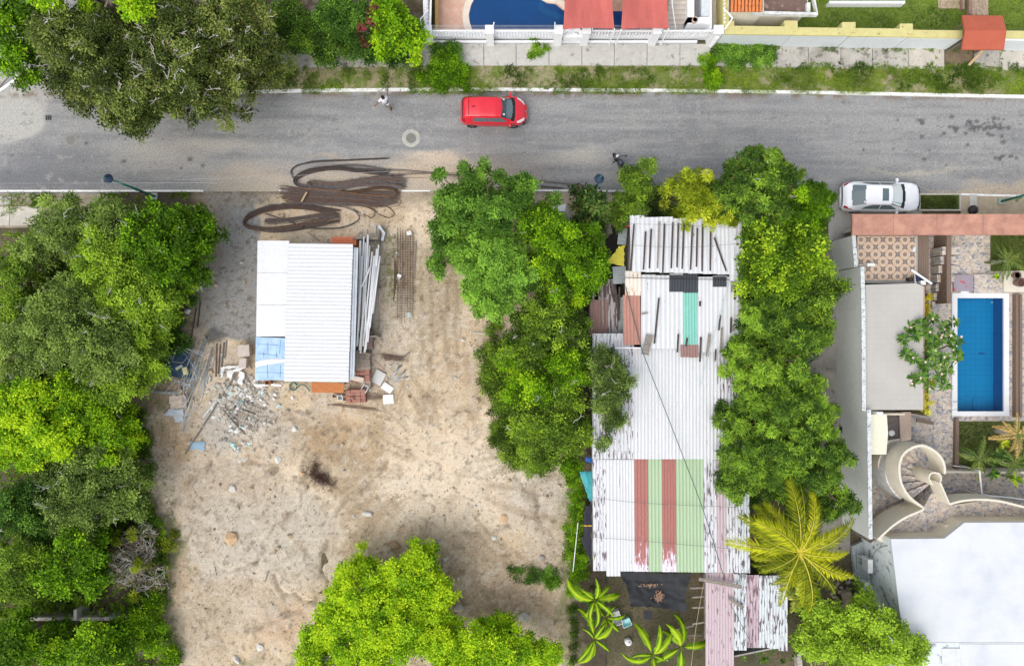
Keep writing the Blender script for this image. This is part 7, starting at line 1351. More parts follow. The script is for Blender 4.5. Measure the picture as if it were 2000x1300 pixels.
def crown_leaves(name, lobes, kind, dens, mat, parent, tone=0.45, tvar=.25, size=1.0, dead=0.0):
    K = KINDS[kind]; P = []; N = []; T = []; dens = dens * K.get('dk', 1)
    LB = np.array(lobes)
    for i, (cx, cy, cz, r, rz) in enumerate(lobes):
        n = int(dens * 4 * math.pi * r * r * .62) + 4
        u = rand_unit(n); u[:, 2] = np.where(u[:, 2] < -.35, -u[:, 2], u[:, 2])
        q = np.array([cx, cy, cz]) + u * np.array([r, r, rz]) * (1 - .6 * rng.random((n, 1)) ** 1.4) * (1 + .30 * (rng.random((n, 1)) - .3))
        keep = np.ones(n, bool)
        for j in range(len(lobes)):
            if j == i: continue
            d = (q - LB[j, :3]) / np.array([LB[j, 3], LB[j, 3], LB[j, 4]]); keep &= (np.sum(d * d, 1) > .30)
        q = q[keep]; u = u[keep]; n = len(q)
        P.append(q); N.append(nrm(u + np.array([0, 0, 1.0]))); T.append(np.full(n, rng.normal(0, tvar * .6)) + rng.normal(0, tvar * .85, n) + .30 * (fbm(q[:, 0] * 1.1, q[:, 1] * 1.1, int(cx * 7) & 255, 3) - .5) * 2)
    P = np.concatenate(P); N = np.concatenate(N); T = np.concatenate(T); n = len(P); k = K['k']
    e1 = nrm(np.cross(N, rand_unit(n))); e2 = np.cross(N, e1)
    ang = (np.arange(k)[None] / k * 2 * math.pi + rng.random((n, 1)) * 6.28 + rng.normal(0, .25, (n, k)))
    d = e1[:, None] * np.cos(ang)[..., None] + e2[:, None] * np.sin(ang)[..., None]
    lift = K['lift'] + rng.normal(0, .18, (n, k))
    d = nrm(d * np.cos(lift)[..., None] + N[:, None] * np.sin(lift)[..., None] + K['rnd'] * rand_unit(n * k).reshape(n, k, 3) * .6)
    base = P[:, None] + d * K['sp'] * size * rng.random((n, k, 1)) * 2 + rand_unit(n * k).reshape(n, k, 3) * K['sp'] * size * .8
    nr = nrm(N[:, None] + rand_unit(n * k).reshape(n, k, 3) * (.35 + .4 * K['rnd'])); nr = nrm(nr - d * np.sum(nr * d, -1, keepdims=True))
    L = K['L'] * size * rng.uniform(.7, 1.25, (n, k)); Wd = K['W'] * size * rng.uniform(.8, 1.25, (n, k))
    tint = np.clip(tone + T[:, None] + rng.normal(0, .08, (n, k)), 0, 1)
    dd = (rng.random((n, k)) < dead) * rng.uniform(.4, 1, (n, k))
    tt = np.stack([tint, dd, 0 * tint], -1).reshape(-1, 3)
    me = leaf_mesh(name, base.reshape(-1, 3), d.reshape(-1, 3), nr.reshape(-1, 3), L.ravel(), Wd.ravel(), tt)
    return place(me, name, mat, parent), P
BARK = pm('bark', (.20, .16, .12), (.11, .09, .07), 5, .9, bump=.6)
BARKP = pm('bark_pale', (.52, .50, .46), (.36, .34, .30), 6, .9, bump=.4)
def branch(mb, a, b, r0, r1, n=6, sag=.0, seg=5, wob=.12):
    a = Vector(a); b = Vector(b); L = (b - a).length; pts = []
    for i in range(seg + 1):
        t = i / seg; p = a.lerp(b, t); w = math.sin(math.pi * t) * L * wob
        p += Vector((random.uniform(-w, w), random.uniform(-w, w), random.uniform(-w, w) * .5 + sag * math.sin(math.pi * t) * L)); pts.append(p)
    mb.tube(pts, [r0 + (r1 - r0) * i / seg for i in range(seg + 1)], n, cap=False); return pts
NTREE = 0; SG = 'scrub trees filling the left edge of the lot'
def tree(name, label, cat, blobs, kind, mat, dens=22, tone=.45, tvar=.25, size=1.0, group=None, bark=None, twigs=0, twig_r=.012, trunk_px=None, dead=0.0, lob=1.0, flat=.75, z0=0.0, thick=.36, clump=.74):
    """blobs: (px, py, radius px, top height m); px/py/radius as seen in the photograph at canopy height"""
    global NTREE; NTREE += 1; bark = bark or BARK; lobes = []
    for (px, py, rp, top) in blobs:
        zc = top * .82; k = (H - zc) / H / SC; c = W(px, py, zc); Rr = rp * k
        n = max(3, int((3 + Rr * Rr * 4.6 / clump ** 2) * lob)); ph = random.uniform(0, 6)
        for i in range(n):
            a = i * 2.39996 + ph; q = math.sqrt((i + .35) / n) * (.86 if top > 1.7 else .9) * random.uniform(.86, 1.12)
            r = min(Rr * .42, random.uniform(.30, .62) * clump)
            x = c.x + math.cos(a) * q * Rr; y = c.y + math.sin(a) * q * Rr
            zt = top * (1 - (.12 if group == SG else .24) * q * q) - min(1.3, random.uniform(0, .30) * top)
            lobes.append((x, y, max(z0 + r * .5, zt - r * flat), r, r * flat))
            if thick and random.random() < thick: lobes.append((x + random.uniform(-.3, .3), y + random.uniform(-.3, .3), max(z0 + r * .4, (zt - r * flat) * random.uniform(.45, .7)), r * .9, r * .7))
    ax = sum(b[0] * b[2] ** 2 for b in blobs) / sum(b[2] ** 2 for b in blobs); ay = sum(b[1] * b[2] ** 2 for b in blobs) / sum(b[2] ** 2 for b in blobs)
    mt_ = max(b[3] for b in blobs); base = W(ax, ay, mt_ * .7); base.z = gz(base.x, base.y) + z0; low = mt_ < 1.7 or z0 > 0
    root = empty(name, base, label, cat, group)
    _, P = crown_leaves('crown', lobes, kind, dens, mat, root, tone, tvar, size, dead)
    mb = MB(); top = max(b[3] for b in blobs); fork = base + Vector((random.uniform(-.2, .2), random.uniform(-.2, .2), min(top * .35, 2.0)))
    r0 = .05 + top * .022
    if not low: branch(mb, base - Vector((0, 0, .15)), fork, r0, r0 * .8, 8, wob=.03)
    for (x, y, z, r, rz) in lobes[::(1 if len(lobes) < 24 else 2)]:
        if low: branch(mb, (x, y, z0 + (gz(x, y) if not z0 else 0) - .03), (x, y, z), .012, .006, 4, seg=2)
        elif z > fork.z * .8: branch(mb, fork, (x, y, z), r0 * .45, .02, 5, sag=.12)
    mb.build('trunk', bark, root, True, fix=False)
    if twigs:
        tb = MB()
        for i in range(twigs):
            l = random.choice(lobes); a = Vector((l[0], l[1], l[2] + l[4] * .85)); dr = Vector((random.uniform(-1, 1), random.uniform(-1, 1), random.uniform(.05, .55))).normalized()
            pts = branch(tb, a, a + dr * l[3] * random.uniform(1.0, 1.8), twig_r * 2, twig_r * .8, 4, wob=.12)
            for q in range(3):
                s = random.choice(pts[1:]); e = s + (dr + Vector((random.uniform(-1, 1), random.uniform(-1, 1), random.uniform(-.2, .5))) * .9).normalized() * l[3] * random.uniform(.4, .9)
                branch(tb, s, e, twig_r * 1.2, twig_r * .6, 4, seg=3)
        o = tb.build('twigs', BARKP, root, fix=False); o['kind'] = 'stuff'
    return root
def dome(name, label, cat, px, py, rp, top, kind, mat, **k):
    return tree(name, label, cat, [(px, py, rp, top)], kind, mat, **k)
OLIVE = leaf_mat('leaf_olive', (.035, .055, .012), (.085, .125, .028), (.20, .24, .07), .5, .25)
SCRUB = leaf_mat('leaf_scrub', (.045, .085, .012), (.12, .215, .022), (.27, .40, .035), .5, .3)
SCRUBD = leaf_mat('leaf_scrub_grey', (.05, .085, .02), (.12, .19, .045), (.24, .33, .08), .5, .3)
LIME = leaf_mat('leaf_lime', (.06, .14, .005), (.17, .36, .008), (.36, .56, .015), .5, .35)
NEEM = leaf_mat('leaf_mid', (.03, .08, .012), (.085, .19, .028), (.20, .36, .05), .45, .28)
MANGO = leaf_mat('leaf_deep', (.025, .06, .012), (.07, .145, .022), (.21, .34, .035), .4, .25)
FRESH = leaf_mat('leaf_fresh', (.07, .15, .01), (.19, .34, .015), (.38, .52, .03), .45, .3)
YLIME = leaf_mat('leaf_yellow', (.14, .20, .01), (.34, .42, .025), (.55, .56, .05), .45, .3)
DARKR = leaf_mat('leaf_dark', (.02, .045, .015), (.045, .10, .025), (.10, .17, .04), .35, .2)
DRYL = leaf_mat('leaf_dry', (.09, .07, .05), (.20, .17, .13), (.32, .29, .22), .8, .1)
FLOWR = leaf_mat('petals_red', (.12, .01, .03), (.24, .02, .06), (.36, .05, .10), .6, .2)
FLOWY = leaf_mat('petals_yellow', (.5, .36, .01), (.75, .6, .02), (.85, .75, .1), .6, .2)

# top left olive crowns over the street
tree('street_tree', 'wide olive green tree with bare pale branches, overhanging the road by the side street', 'tree',
     [(150, 80, 95, 8), (228, 165, 68, 7.5), (120, 150, 44, 6.5), (100, 60, 60, 7), (232, 222, 32, 6.5)], 'fine', OLIVE, 26, .45, .3, 1.05, twigs=110, bark=BARKP, twig_r=.017)
tree('street_tree', 'olive green tree with fine pale twigs, middle of the three over the kerb', 'tree',
     [(330, 70, 105, 8), (325, 150, 62, 7), (290, 200, 30, 6)], 'fine', OLIVE, 26, .40, .3, 1.05, twigs=110, bark=BARKP, dead=.02, twig_r=.017)
tree('street_tree', 'olive tree with small beige flower heads, easternmost over the street beside the earth bank', 'tree',
     [(450, 50, 88, 7.5), (422, 145, 56, 6.5), (405, 208, 30, 6), (490, 110, 36, 5.5)], 'fine', OLIVE, 26, .52, .3, 1.05, twigs=90, bark=BARKP, dead=.05, twig_r=.017)
tree('roadside_tree', 'bright green tree in the top left corner beyond the side street', 'tree', [(15, 40, 70, 7), (20, 115, 38, 5)], 'round', LIME, 26, .12, .2, 1.0)
tree('overhanging_tree', 'lime green sprigs at the top edge above the olive crowns', 'tree', [(250, -14, 40, 9.5), (90, -30, 50, 9)], 'round', LIME, 24, .5, .2)
# bank shrubs top middle
tree('shrub', 'dark green shrub with a few red blossoms on the bank above the pavement', 'shrub', [(590, 60, 45, 3), (640, 75, 45, 2.6), (560, 30, 40, 3), (545, 75, 25, 2)], 'fine', MANGO, 30, .45, .25, .95)
tree('shrub', 'bushy mid green shrub between the rubble bank and the bright lime tree', 'shrub', [(680, 35, 50, 3.2), (690, 80, 36, 2.2), (640, 25, 40, 3)], 'fine', NEEM, 30, .35, .25, .95)
tree('lime_tree', 'bright lime tree left of the white balustrade corner', 'tree', [(765, 45, 42, 4), (800, 65, 32, 3.6), (755, 15, 34, 4), (745, 75, 22, 3)], 'round', LIME, 26, .35, .22, 1.0)
tree('shrub', 'small dark shrub hanging over the pavement below the lime tree', 'shrub', [(770, 100, 26, 1.6), (735, 95, 20, 1.5)], 'fine', NEEM, 34, .3, .2, .9)
tree('bougainvillea', 'bougainvillea with magenta blossoms behind the lime tree', 'shrub', [(730, 25, 24, 4.3), (700, 55, 14, 3.4), (708, 78, 10, 2.6)], 'fine', FLOWR, 7, .2, .3, .6, thick=0)
tree('shrub', 'round bright green shrub sprawling over the pavement edge above the red car', 'shrub', [(870, 125, 32, 1.2), (858, 146, 26, .8), (826, 150, 10, .4), (900, 152, 18, .4)], 'fine', LIME, 46, .12, .2, .8, thick=.2)
tree('vine', 'green vine climbing between the pavement slabs at the balustrade corner', 'vine', [(855, 100, 16, .8), (885, 95, 16, .8), (814, 118, 9, .7)], 'fine', NEEM, 46, .35, .2, .8)
tree('shrub', 'tuft of weeds on the white pavement under the balustrade', 'weeds', [(1050, 96, 18, .35)], 'fine', LIME, 60, .35, .2, .6)
tree('creeper', 'green creeper spreading over the pavement at the foot of the yellow capped wall', 'creeper', [(1420, 100, 28, .3), (1455, 105, 26, .3), (1485, 110, 26, .3), (1500, 98, 18, .3), (1440, 128, 14, .3)], 'fine', NEEM, 55, .5, .25, .7, thick=0)
tree('creeper', 'low creeper growing from the verge onto the slabs beside the yellow capped wall', 'creeper', [(1385, 118, 16, .5), (1394, 145, 18, .6), (1400, 158, 14, .5)], 'fine', LIME, 55, .35, .25, .7, thick=0)

# left scrub ------------------------------------------------
tree('scrub_tree', 'light green scrub tree right behind the green lamp post', 'tree', [(120, 440, 66, 5), (205, 442, 60, 5), (60, 490, 34, 4.2)], 'fine', SCRUBD, 26, .62, .25, 1.0, SG, twigs=22)
tree('scrub_tree', 'dense mid green tree at the edge of the gravel drive', 'tree', [(298, 462, 70, 6), (355, 470, 56, 5.5), (362, 428, 32, 5), (335, 520, 50, 5)], 'round', LIME, 26, .05, .22, 1.0, SG, twigs=14)
tree('scrub_tree', 'yellow green scrub tree between the dense drive side tree and the left picture edge', 'tree', [(190, 500, 70, 5.4), (240, 560, 66, 5.2), (305, 590, 45, 4.6)], 'fine', SCRUB, 26, .7, .28, 1.0, SG, twigs=20)
tree('scrub_tree', 'small scrub tree at the left edge beside the brown clearing', 'tree', [(22, 520, 36, 4.2), (20, 600, 45, 4.5)], 'fine', SCRUB, 26, .4, .25, 1.0, SG, twigs=6)
tree('scrub_tree', 'large pale green scrub tree left of the blue tarp', 'tree', [(110, 640, 90, 5.6), (190, 680, 80, 5.6), (130, 580, 50, 5), (40, 690, 70, 5), (45, 745, 50, 4.6)], 'fine', SCRUBD, 26, .55, .25, 1.0, SG, twigs=34)
tree('scrub_tree', 'bright scrub tree leaning over the blue tarp and scaffold tubes', 'tree', [(258, 650, 58, 4.6), (262, 712, 42, 4), (215, 740, 58, 4.6)], 'fine', SCRUB, 26, .66, .28, 1.0, SG, twigs=18)
tree('scrub_tree', 'lime tree at the left edge with a dark hollow below it', 'tree', [(40, 810, 75, 5), (100, 850, 55, 5), (30, 880, 50, 4.6)], 'round', LIME, 26, .62, .25, 1.0, SG)
tree('scrub_tree', 'bright green tree at the dirt edge beside the lone stone block', 'tree', [(160, 800, 50, 4.6), (200, 860, 55, 4.4), (120, 770, 45, 4.8)], 'fine', LIME, 30, .45, .3, 1.0, SG, twigs=6)
tree('scrub_tree', 'loose grey green thicket tree bulging toward the bare lot', 'tree', [(190, 930, 75, 4.4), (150, 980, 80, 4.6), (240, 970, 45, 3.6), (90, 950, 45, 4)], 'fine', SCRUBD, 26, .42, .22, 1.0, SG, twigs=40)
tree('scrub_tree', 'dark green tree at the left edge beside the shadowy gap', 'tree', [(25, 1000, 62, 4.4), (70, 1030, 42, 4)], 'fine', NEEM, 26, .25, .2, 1.0, SG, twigs=8)
tree('scrub_tree', 'lime tree left of the dry grey bush', 'tree', [(150, 1080, 50, 4.4), (112, 1120, 50, 4.4), (172, 1140, 28, 4)], 'round', LIME, 26, .2, .22, 1.0, SG)
tree('scrub_tree', 'pale tree at the left edge above the ruined wall', 'tree', [(35, 1105, 55, 4.8), (18, 1150, 36, 4.4)], 'fine', SCRUB, 26, .45, .22, 1.0, SG)
tree('scrub_tree', 'tree in the bottom left corner below the ruined wall', 'tree', [(15, 1262, 55, 4.8)], 'round', LIME, 26, .10, .22, 1.0, SG)
tree('scrub_tree', 'lime bush at the bottom edge below the ruined wall', 'tree', [(178, 1264, 44, 3.6), (218, 1272, 38, 3.4), (110, 1276, 34, 3)], 'round', LIME, 28, .22, .25, .95, SG)
tree('scrub_shrub', 'small lime shrub inside the ruined wall corner', 'shrub', [(105, 1232, 22, 1.8)], 'round', LIME, 32, .3, .2, .8)
tree('scrub_shrub', 'mid green shrub at the lot edge below the dry bush', 'shrub', [(268, 1220, 30, 2.0), (290, 1255, 30, 1.8), (325, 1290, 22, 1.2), (298, 1180, 20, 1.0)], 'fine', LIME, 34, .2, .25, .85)
def dry_bush(label, blobs, n=140):
    r = tree('dry_bush', label, 'bush', blobs, 'fine', DRYL, 6, .5, .3, .6, bark=BARKP, twigs=n, twig_r=.009, thick=.3)
    return r
dry_bush('bare grey brown dry bush beside the pale dirt edge', [(235, 1110, 48, 2.2), (265, 1060, 40, 1.8), (290, 1130, 34, 1.4)], 190)
dry_bush('low dry bush of grey twigs at the bottom left below the ruined wall', [(262, 1270, 24, 1.2), (235, 1220, 18, 1.2)], 50)
dry_bush('dry brown undergrowth in the clearing at the left edge', [(65, 560, 40, 1.4), (165, 585, 24, 2.8)], 60)
tree('weed_tuft', 'scattered yellow green weeds growing through the dry bush', 'weeds', [(272, 1105, 13, 2.1), (262, 1165, 11, 1.7), (228, 1052, 12, 2.2), (255, 1045, 9, 2.2), (322, 1068, 17, .8), (341, 1044, 8, .4)], 'fine', YLIME, 46, .1, .2, .7, thick=0)
tree('weed_tuft', 'green weeds along the pale dirt edge right of the dry bush', 'weeds', [(312, 1100, 18, .7), (305, 1150, 16, .6), (285, 1030, 20, 1.0), (318, 1130, 10, .5)], 'fine', NEEM, 40, .4, .2, .7, thick=0)
tree('weed_tuft', 'low green weeds at the dirt edge below the lone stone block', 'weeds', [(250, 830, 30, .9), (270, 870, 26, .7), (240, 880, 24, .9), (225, 800, 18, .9), (280, 930, 22, .8)], 'fine', SCRUB, 36, .3, .25, .75, thick=0)
tree('weed_tuft', 'green weed patch between the blue tarp and the dark twigs', 'weeds', [(352, 672, 20, .8), (330, 655, 18, .9), (345, 625, 12, .6), (375, 590, 10, .7)], 'fine', NEEM, 36, .3, .25, .75, thick=0)

# centre trees -------------------------------------------------
CG = 'green trees between the lot and the long tin roof'
tree('young_tree', 'mid green tree with upright sprigs standing out over the road, nearest the rebar piles', 'tree',
     [(900, 400, 55, 6), (870, 445, 34, 5.4), (958, 410, 48, 6.2), (930, 352, 22, 6), (905, 330, 13, 5.8), (977, 345, 13, 5.8), (857, 338, 9, 6), (944, 320, 11, 6), (852, 512, 18, 5)], 'pinnate', NEEM, 26, .45, .22, .9, CG)
tree('leafy_tree', 'dense round crowned tree with cool green leaves right of the rebar mat', 'tree', [(960, 500, 80, 5.8), (955, 575, 52, 5.2), (900, 480, 40, 5.2), (1010, 540, 52, 5.6)], 'pinnate', NEEM, 26, .68, .25, .85, CG)
tree('leafy_tree', 'brighter green tree whose crown touches the yellow cloth', 'tree', [(1095, 490, 70, 5.8), (1150, 520, 45, 5.6), (1060, 440, 45, 5.6), (1150, 470, 35, 5), (1110, 570, 48, 5.2)], 'pinnate', LIME, 24, .16, .28, .9, CG, twigs=6)
tree('young_tree', 'loose tree of separate sprigs behind the white tent by the road', 'tree', [(1010, 380, 40, 5.4), (1030, 360, 18, 5.2), (1042, 430, 28, 5), (1082, 386, 12, 4.6)], 'pinnate', NEEM, 30, .5, .22, .9, CG)
tree('leafy_tree', 'mid green tree beside the decayed brown lean to, middle of the row', 'tree', [(1060, 630, 60, 5), (1110, 640, 45, 5), (1030, 690, 55, 4.8), (1090, 590, 40, 5)], 'pinnate', SCRUB, 22, .30, .28, .85, CG, twigs=8)
tree('leafy_tree', 'yellow green tree at the left eaves of the long tin roof', 'tree', [(1060, 740, 56, 5), (1115, 720, 46, 5), (1005, 700, 34, 4.4), (1010, 765, 34, 4.2)], 'fine', LIME, 22, .30, .28, .95, CG, twigs=8)
tree('leafy_tree', 'lower tree of the row, its crown ending above the blue tarp corner', 'tree', [(1080, 830, 58, 4.8), (1120, 850, 45, 4.8), (1025, 835, 32, 4), (1060, 880, 38, 4.2), (1105, 780, 40, 4.8)], 'fine', SCRUB, 22, .42, .28, .95, CG, twigs=10)
tree('leafy_tree', 'thin olive tree spreading over the left half of the long white roof', 'tree', [(1188, 722, 38, 5.4), (1195, 778, 38, 5.4), (1212, 745, 26, 5.4), (1170, 695, 26, 5.2), (1200, 820, 26, 5), (1180, 860, 18, 4.8)], 'fine', SCRUBD, 34, .35, .3, .85, twigs=10, thick=.3)
tree('creeper', 'bright creeper row climbing along the lower left side of the tin house', 'creeper', [(1112, 905, 22, 1.4), (1120, 932, 20, 1.2), (1126, 960, 18, 1.2), (1128, 990, 16, 1.2), (1124, 1012, 16, 1.2), (1122, 1035, 16, 1.0), (1120, 1062, 17, 1.0), (1124, 1090, 19, 1.0), (1132, 1115, 20, 1.0), (1080, 1140, 14, .6), (1118, 1150, 16, 1), (1145, 1085, 12, 1.2)], 'fine', LIME, 40, .25, .22, .75, thick=.2)
tree('creeper', 'narrow strip of weeds running down to the bottom edge beside the banana plants', 'creeper', [(1122, 1190, 9, .5), (1123, 1215, 8, .5), (1121, 1240, 9, .5), (1123, 1265, 8, .5), (1120, 1290, 9, .5)], 'fine', SCRUB, 44, .15, .22, .7, thick=0)
tree('undergrowth', 'low green undergrowth under the row of trees on its lot side', 'shrub', [(965, 690, 32, 1.3), (960, 740, 30, 1.2), (985, 790, 34, 1.2), (990, 850, 34, 1.1), (1010, 890, 28, .9), (960, 640, 14, .6), (1050, 900, 34, 1.2)], 'fine', SCRUB, 34, .3, .25, .8, thick=.1)
tree('undergrowth', 'low weeds on brown soil between the lot and the bottom lime tree', 'weeds', [(1010, 1120, 18, .4), (1040, 1125, 18, .5), (1075, 1130, 20, .6), (1150, 1175, 12, .6)], 'fine', NEEM, 36, .35, .22, .7, thick=0)
# roadside between the trees and the white car
tree('sapling', 'dark sapling with rusty red leaf tips at the kerb by the middle street lamp', 'tree', [(1150, 385, 26, 3.6), (1165, 410, 24, 3.4), (1145, 430, 22, 3), (1170, 440, 14, 2.6)], 'round', DARKR, 28, .5, .3, 1.15, dead=.12)
tree('feathery_tree', 'feathery bright tree at the kerb covering half the motorcycle', 'tree', [(1248, 350, 30, 5), (1238, 388, 36, 4.6), (1215, 415, 26, 4), (1268, 325, 16, 4.8)], 'pinnate', SCRUB, 26, .42, .22, .75)
tree('roadside_shrub', 'tangled olive shrub between the feathery tree and the yellow lime rosettes', 'shrub', [(1290, 400, 30, 2.6), (1320, 410, 28, 2.4), (1280, 380, 20, 2.4)], 'fine', SCRUBD, 26, .3, .25, .9, twigs=16)
tree('roadside_tree', 'yellow lime tree with star shaped leaf whorls over the top edge of the white roof', 'tree', [(1325, 360, 20, 5.6), (1345, 345, 12, 5.4), (1365, 380, 34, 5.6), (1345, 420, 22, 5.2), (1410, 395, 36, 5.4), (1385, 425, 26, 5), (1432, 420, 22, 5), (1375, 350, 22, 5.6)], 'star', YLIME, 17, .35, .25, .95)
MG = 'deep green trees along the right side of the tin house'
tree('mango_tree', 'dark glossy tree with a reddish tip reaching furthest out over the road', 'tree', [(1480, 340, 62, 7), (1440, 370, 45, 6.5), (1530, 350, 45, 6.5), (1500, 400, 60, 6.6)], 'star', MANGO, 22, .42, .25, .9, MG, dead=.02, twigs=8)
tree('mango_tree', 'round green tree crowding the rear of the white car', 'tree', [(1585, 395, 48, 6.2), (1560, 430, 45, 6), (1600, 430, 30, 5.4)], 'star', LIME, 22, .04, .2, .9, MG)
tree('mango_tree', 'bright mottled tree in the middle of the upper strip', 'tree', [(1510, 480, 58, 6.4), (1570, 490, 60, 6.4), (1540, 540, 55, 6.2), (1490, 540, 40, 5.6)], 'round', FRESH, 26, .18, .32, 1.05, MG)
tree('mango_tree', 'yellow green tree poking over the grey perimeter wall', 'tree', [(1600, 545, 42, 6), (1595, 590, 50, 6), (1640, 560, 22, 5.2)], 'fine', SCRUB, 28, .42, .28, 1.0, MG)
tree('mango_tree', 'dark rosette leaved tree by the right eaves of the upper white roof', 'tree', [(1500, 620, 55, 6.2), (1555, 640, 60, 6.2), (1600, 655, 40, 5.8)], 'star', MANGO, 23, .55, .25, .85, MG)
tree('mango_tree', 'tree with yellowing leaves pressing on the right edge of the ribbed white roof', 'tree', [(1480, 730, 60, 6.2), (1540, 720, 60, 6.2), (1450, 690, 30, 5.4)], 'star', MANGO, 23, .62, .28, .85, MG, dead=.03)
tree('mango_tree', 'broad deep green tree opposite the beige roof terrace', 'tree', [(1560, 790, 70, 6.4), (1500, 810, 60, 6.4), (1610, 820, 42, 6), (1440, 820, 36, 5.4)], 'star', MANGO, 23, .60, .25, .85, MG, twigs=4)
tree('mango_tree', 'largest deep green tree hanging over the lower right roof corner above the palm', 'tree', [(1480, 900, 68, 6.2), (1550, 890, 70, 6.4), (1600, 920, 62, 6.2), (1530, 940, 50, 6), (1640, 985, 40, 5.6), (1440, 945, 34, 5.2), (1645, 890, 30, 5.6)], 'star', MANGO, 23, .58, .22, .85, MG, twigs=10)
# bottom centre
tree('lime_tree', 'big bright lime tree at the bottom centre with a lone sprig at its tip', 'tree',
     [(700, 1170, 75, 4.4), (790, 1140, 62, 4.4), (835, 1170, 55, 4), (650, 1245, 70, 4), (750, 1230, 85, 4.8), (840, 1240, 65, 4), (820, 1100, 26, 3.8), (812, 1068, 11, 3.7), (675, 1130, 26, 3.6), (700, 1290, 80, 4.4), (610, 1290, 40, 3.8)],
     'round', LIME, 30, .72, .22, .85)
tree('lime_tree', 'low spreading lime tree along the bottom edge right of the big lime tree', 'tree', [(930, 1275, 60, 4.4), (1000, 1275, 50, 4), (1060, 1292, 40, 3.6), (970, 1235, 30, 3.2), (880, 1290, 50, 4.6)], 'round', LIME, 30, .66, .24, .85)
tree('lime_tree', 'pale green tree leaning across the corner of the white house at the bottom right', 'tree', [(1710, 1215, 45, 5.6), (1740, 1260, 60, 5.8), (1630, 1215, 38, 4.8), (1625, 1270, 50, 4.6), (1790, 1280, 42, 5.4), (1690, 1280, 50, 5.4), (1595, 1190, 24, 4.2)], 'round', SCRUB, 20, .85, .25, .9, twigs=8)

# palms, bananas ---------------------------------------------------
PALM = leaf_mat('palm_leaf', (.06, .10, .004), (.22, .26, .008), (.60, .46, .015), .4, .25)
def frond(mb_rachis, tip, up, L, az, rise, droop, n=34, wid=.42, tone=.5, base=Vector((0, 0, 0)), leafw=.035, jit=.15):
    """one feather leaf: rachis points plus leaflets rows for leaf_mesh"""
    pts = []; x = 0; z = 0; ang = rise; bend = random.uniform(-.35, .35)
    for i in range(13):
        az2 = az + bend * x / L; pts.append(base + Vector((math.cos(az2) * x, math.sin(az2) * x, z))); x += math.cos(ang) * L / 12; z += math.sin(ang) * L / 12; ang -= droop / 12
    mb_rachis.tube(pts, [.035 * (1 - .85 * i / 12) for i in range(13)], 4, cap=False)
    B = []; D = []; Nn = []; Ls = []
    for k in range(n):
        t = .10 + .90 * k / (n - 1); f = t * 12; i = min(int(f), 11); p = pts[i].lerp(pts[i + 1], f - i); d = (pts[i + 1] - pts[i]).normalized()
        sd = d.cross(Vector((0, 0, 1))).normalized(); nn = sd.cross(d)
        ll = wid * L * (.35 + .65 * math.sin(math.pi * min(1, t * .85 + .12))) * .42
        for s in (-1, 1):
            v = (sd * s * .85 + d * (.45 + .6 * t) - Vector((0, 0, 1)) * (.25 + random.uniform(0, jit * 2)) + Vector((random.uniform(-jit, jit),) * 3)).normalized()
            B.append(p); D.append(v); Nn.append((nn + Vector((random.uniform(-.4, .4), random.uniform(-.4, .4), 0)))); Ls.append(ll * random.uniform(.8, 1.15))
    B = np.array(B); D = np.array(D); Nn = np.array(Nn); Nn = nrm(Nn - D * np.sum(Nn * D, 1, keepdims=True))
    return B, D, Nn, np.array(Ls)
def palm(name, label, px, py, z, fronds, L, tone=.5, mat=None, trunk=True, base_px=None, leafw=.05, group=None, n=34, wid=.42, droop=1.3, rise=.6, z0=0.0):
    c = W(px, py, z); base = Vector((c.x, c.y, z0)) if base_px is None else W(*base_px, z0)
    root = empty(name, base, label, 'palm', group)
    if trunk:
        part('trunk', BARKP, root, lambda b: b.tube([base + (c - base) * t + Vector((0, 0, -.05 if t == 0 else 0)) for t in (0, .25, .5, .75, 1)], [.16, .13, .12, .11, .1], 8), smooth=True)
    for i in range(fronds):
        az = i * 2.39996 + random.uniform(-.2, .2); rs = rise * random.uniform(.5, 1.4); Lk = L * random.uniform(.68, 1.1)
        mb = MB(); B, D, Nn, Ls = frond(mb, None, None, Lk, az, rs, droop * random.uniform(.7, 1.5), n, wid, base=c)
        tn = np.clip(tone + random.gauss(0, .22) + rng.normal(0, .12, len(B)), 0, 1)
        me = leaf_mesh('frond', B, D, Nn, Ls, np.full(len(B), leafw), np.stack([tn, 0 * tn, 0 * tn], -1), .15, .35)
        o = place(me, 'frond', mat or PALM, root)
        mb.build('midrib', pm('midrib', (.60, .52, .06), (.45, .42, .05), 5, .6) if mat is None else pm('midrib_green', (.14, .18, .04)), o, fix=False)
    return root
palm('coconut_palm', 'coconut palm with yellow green fronds beside the corner of the tin roof', 1562, 1078, 6.2, 26, 3.7, .44, leafw=.055, n=60, wid=.5, rise=.55, droop=1.25)
BAN = leaf_mat('banana_leaf', (.07, .17, .01), (.20, .37, .012), (.50, .55, .03), .35, .35)
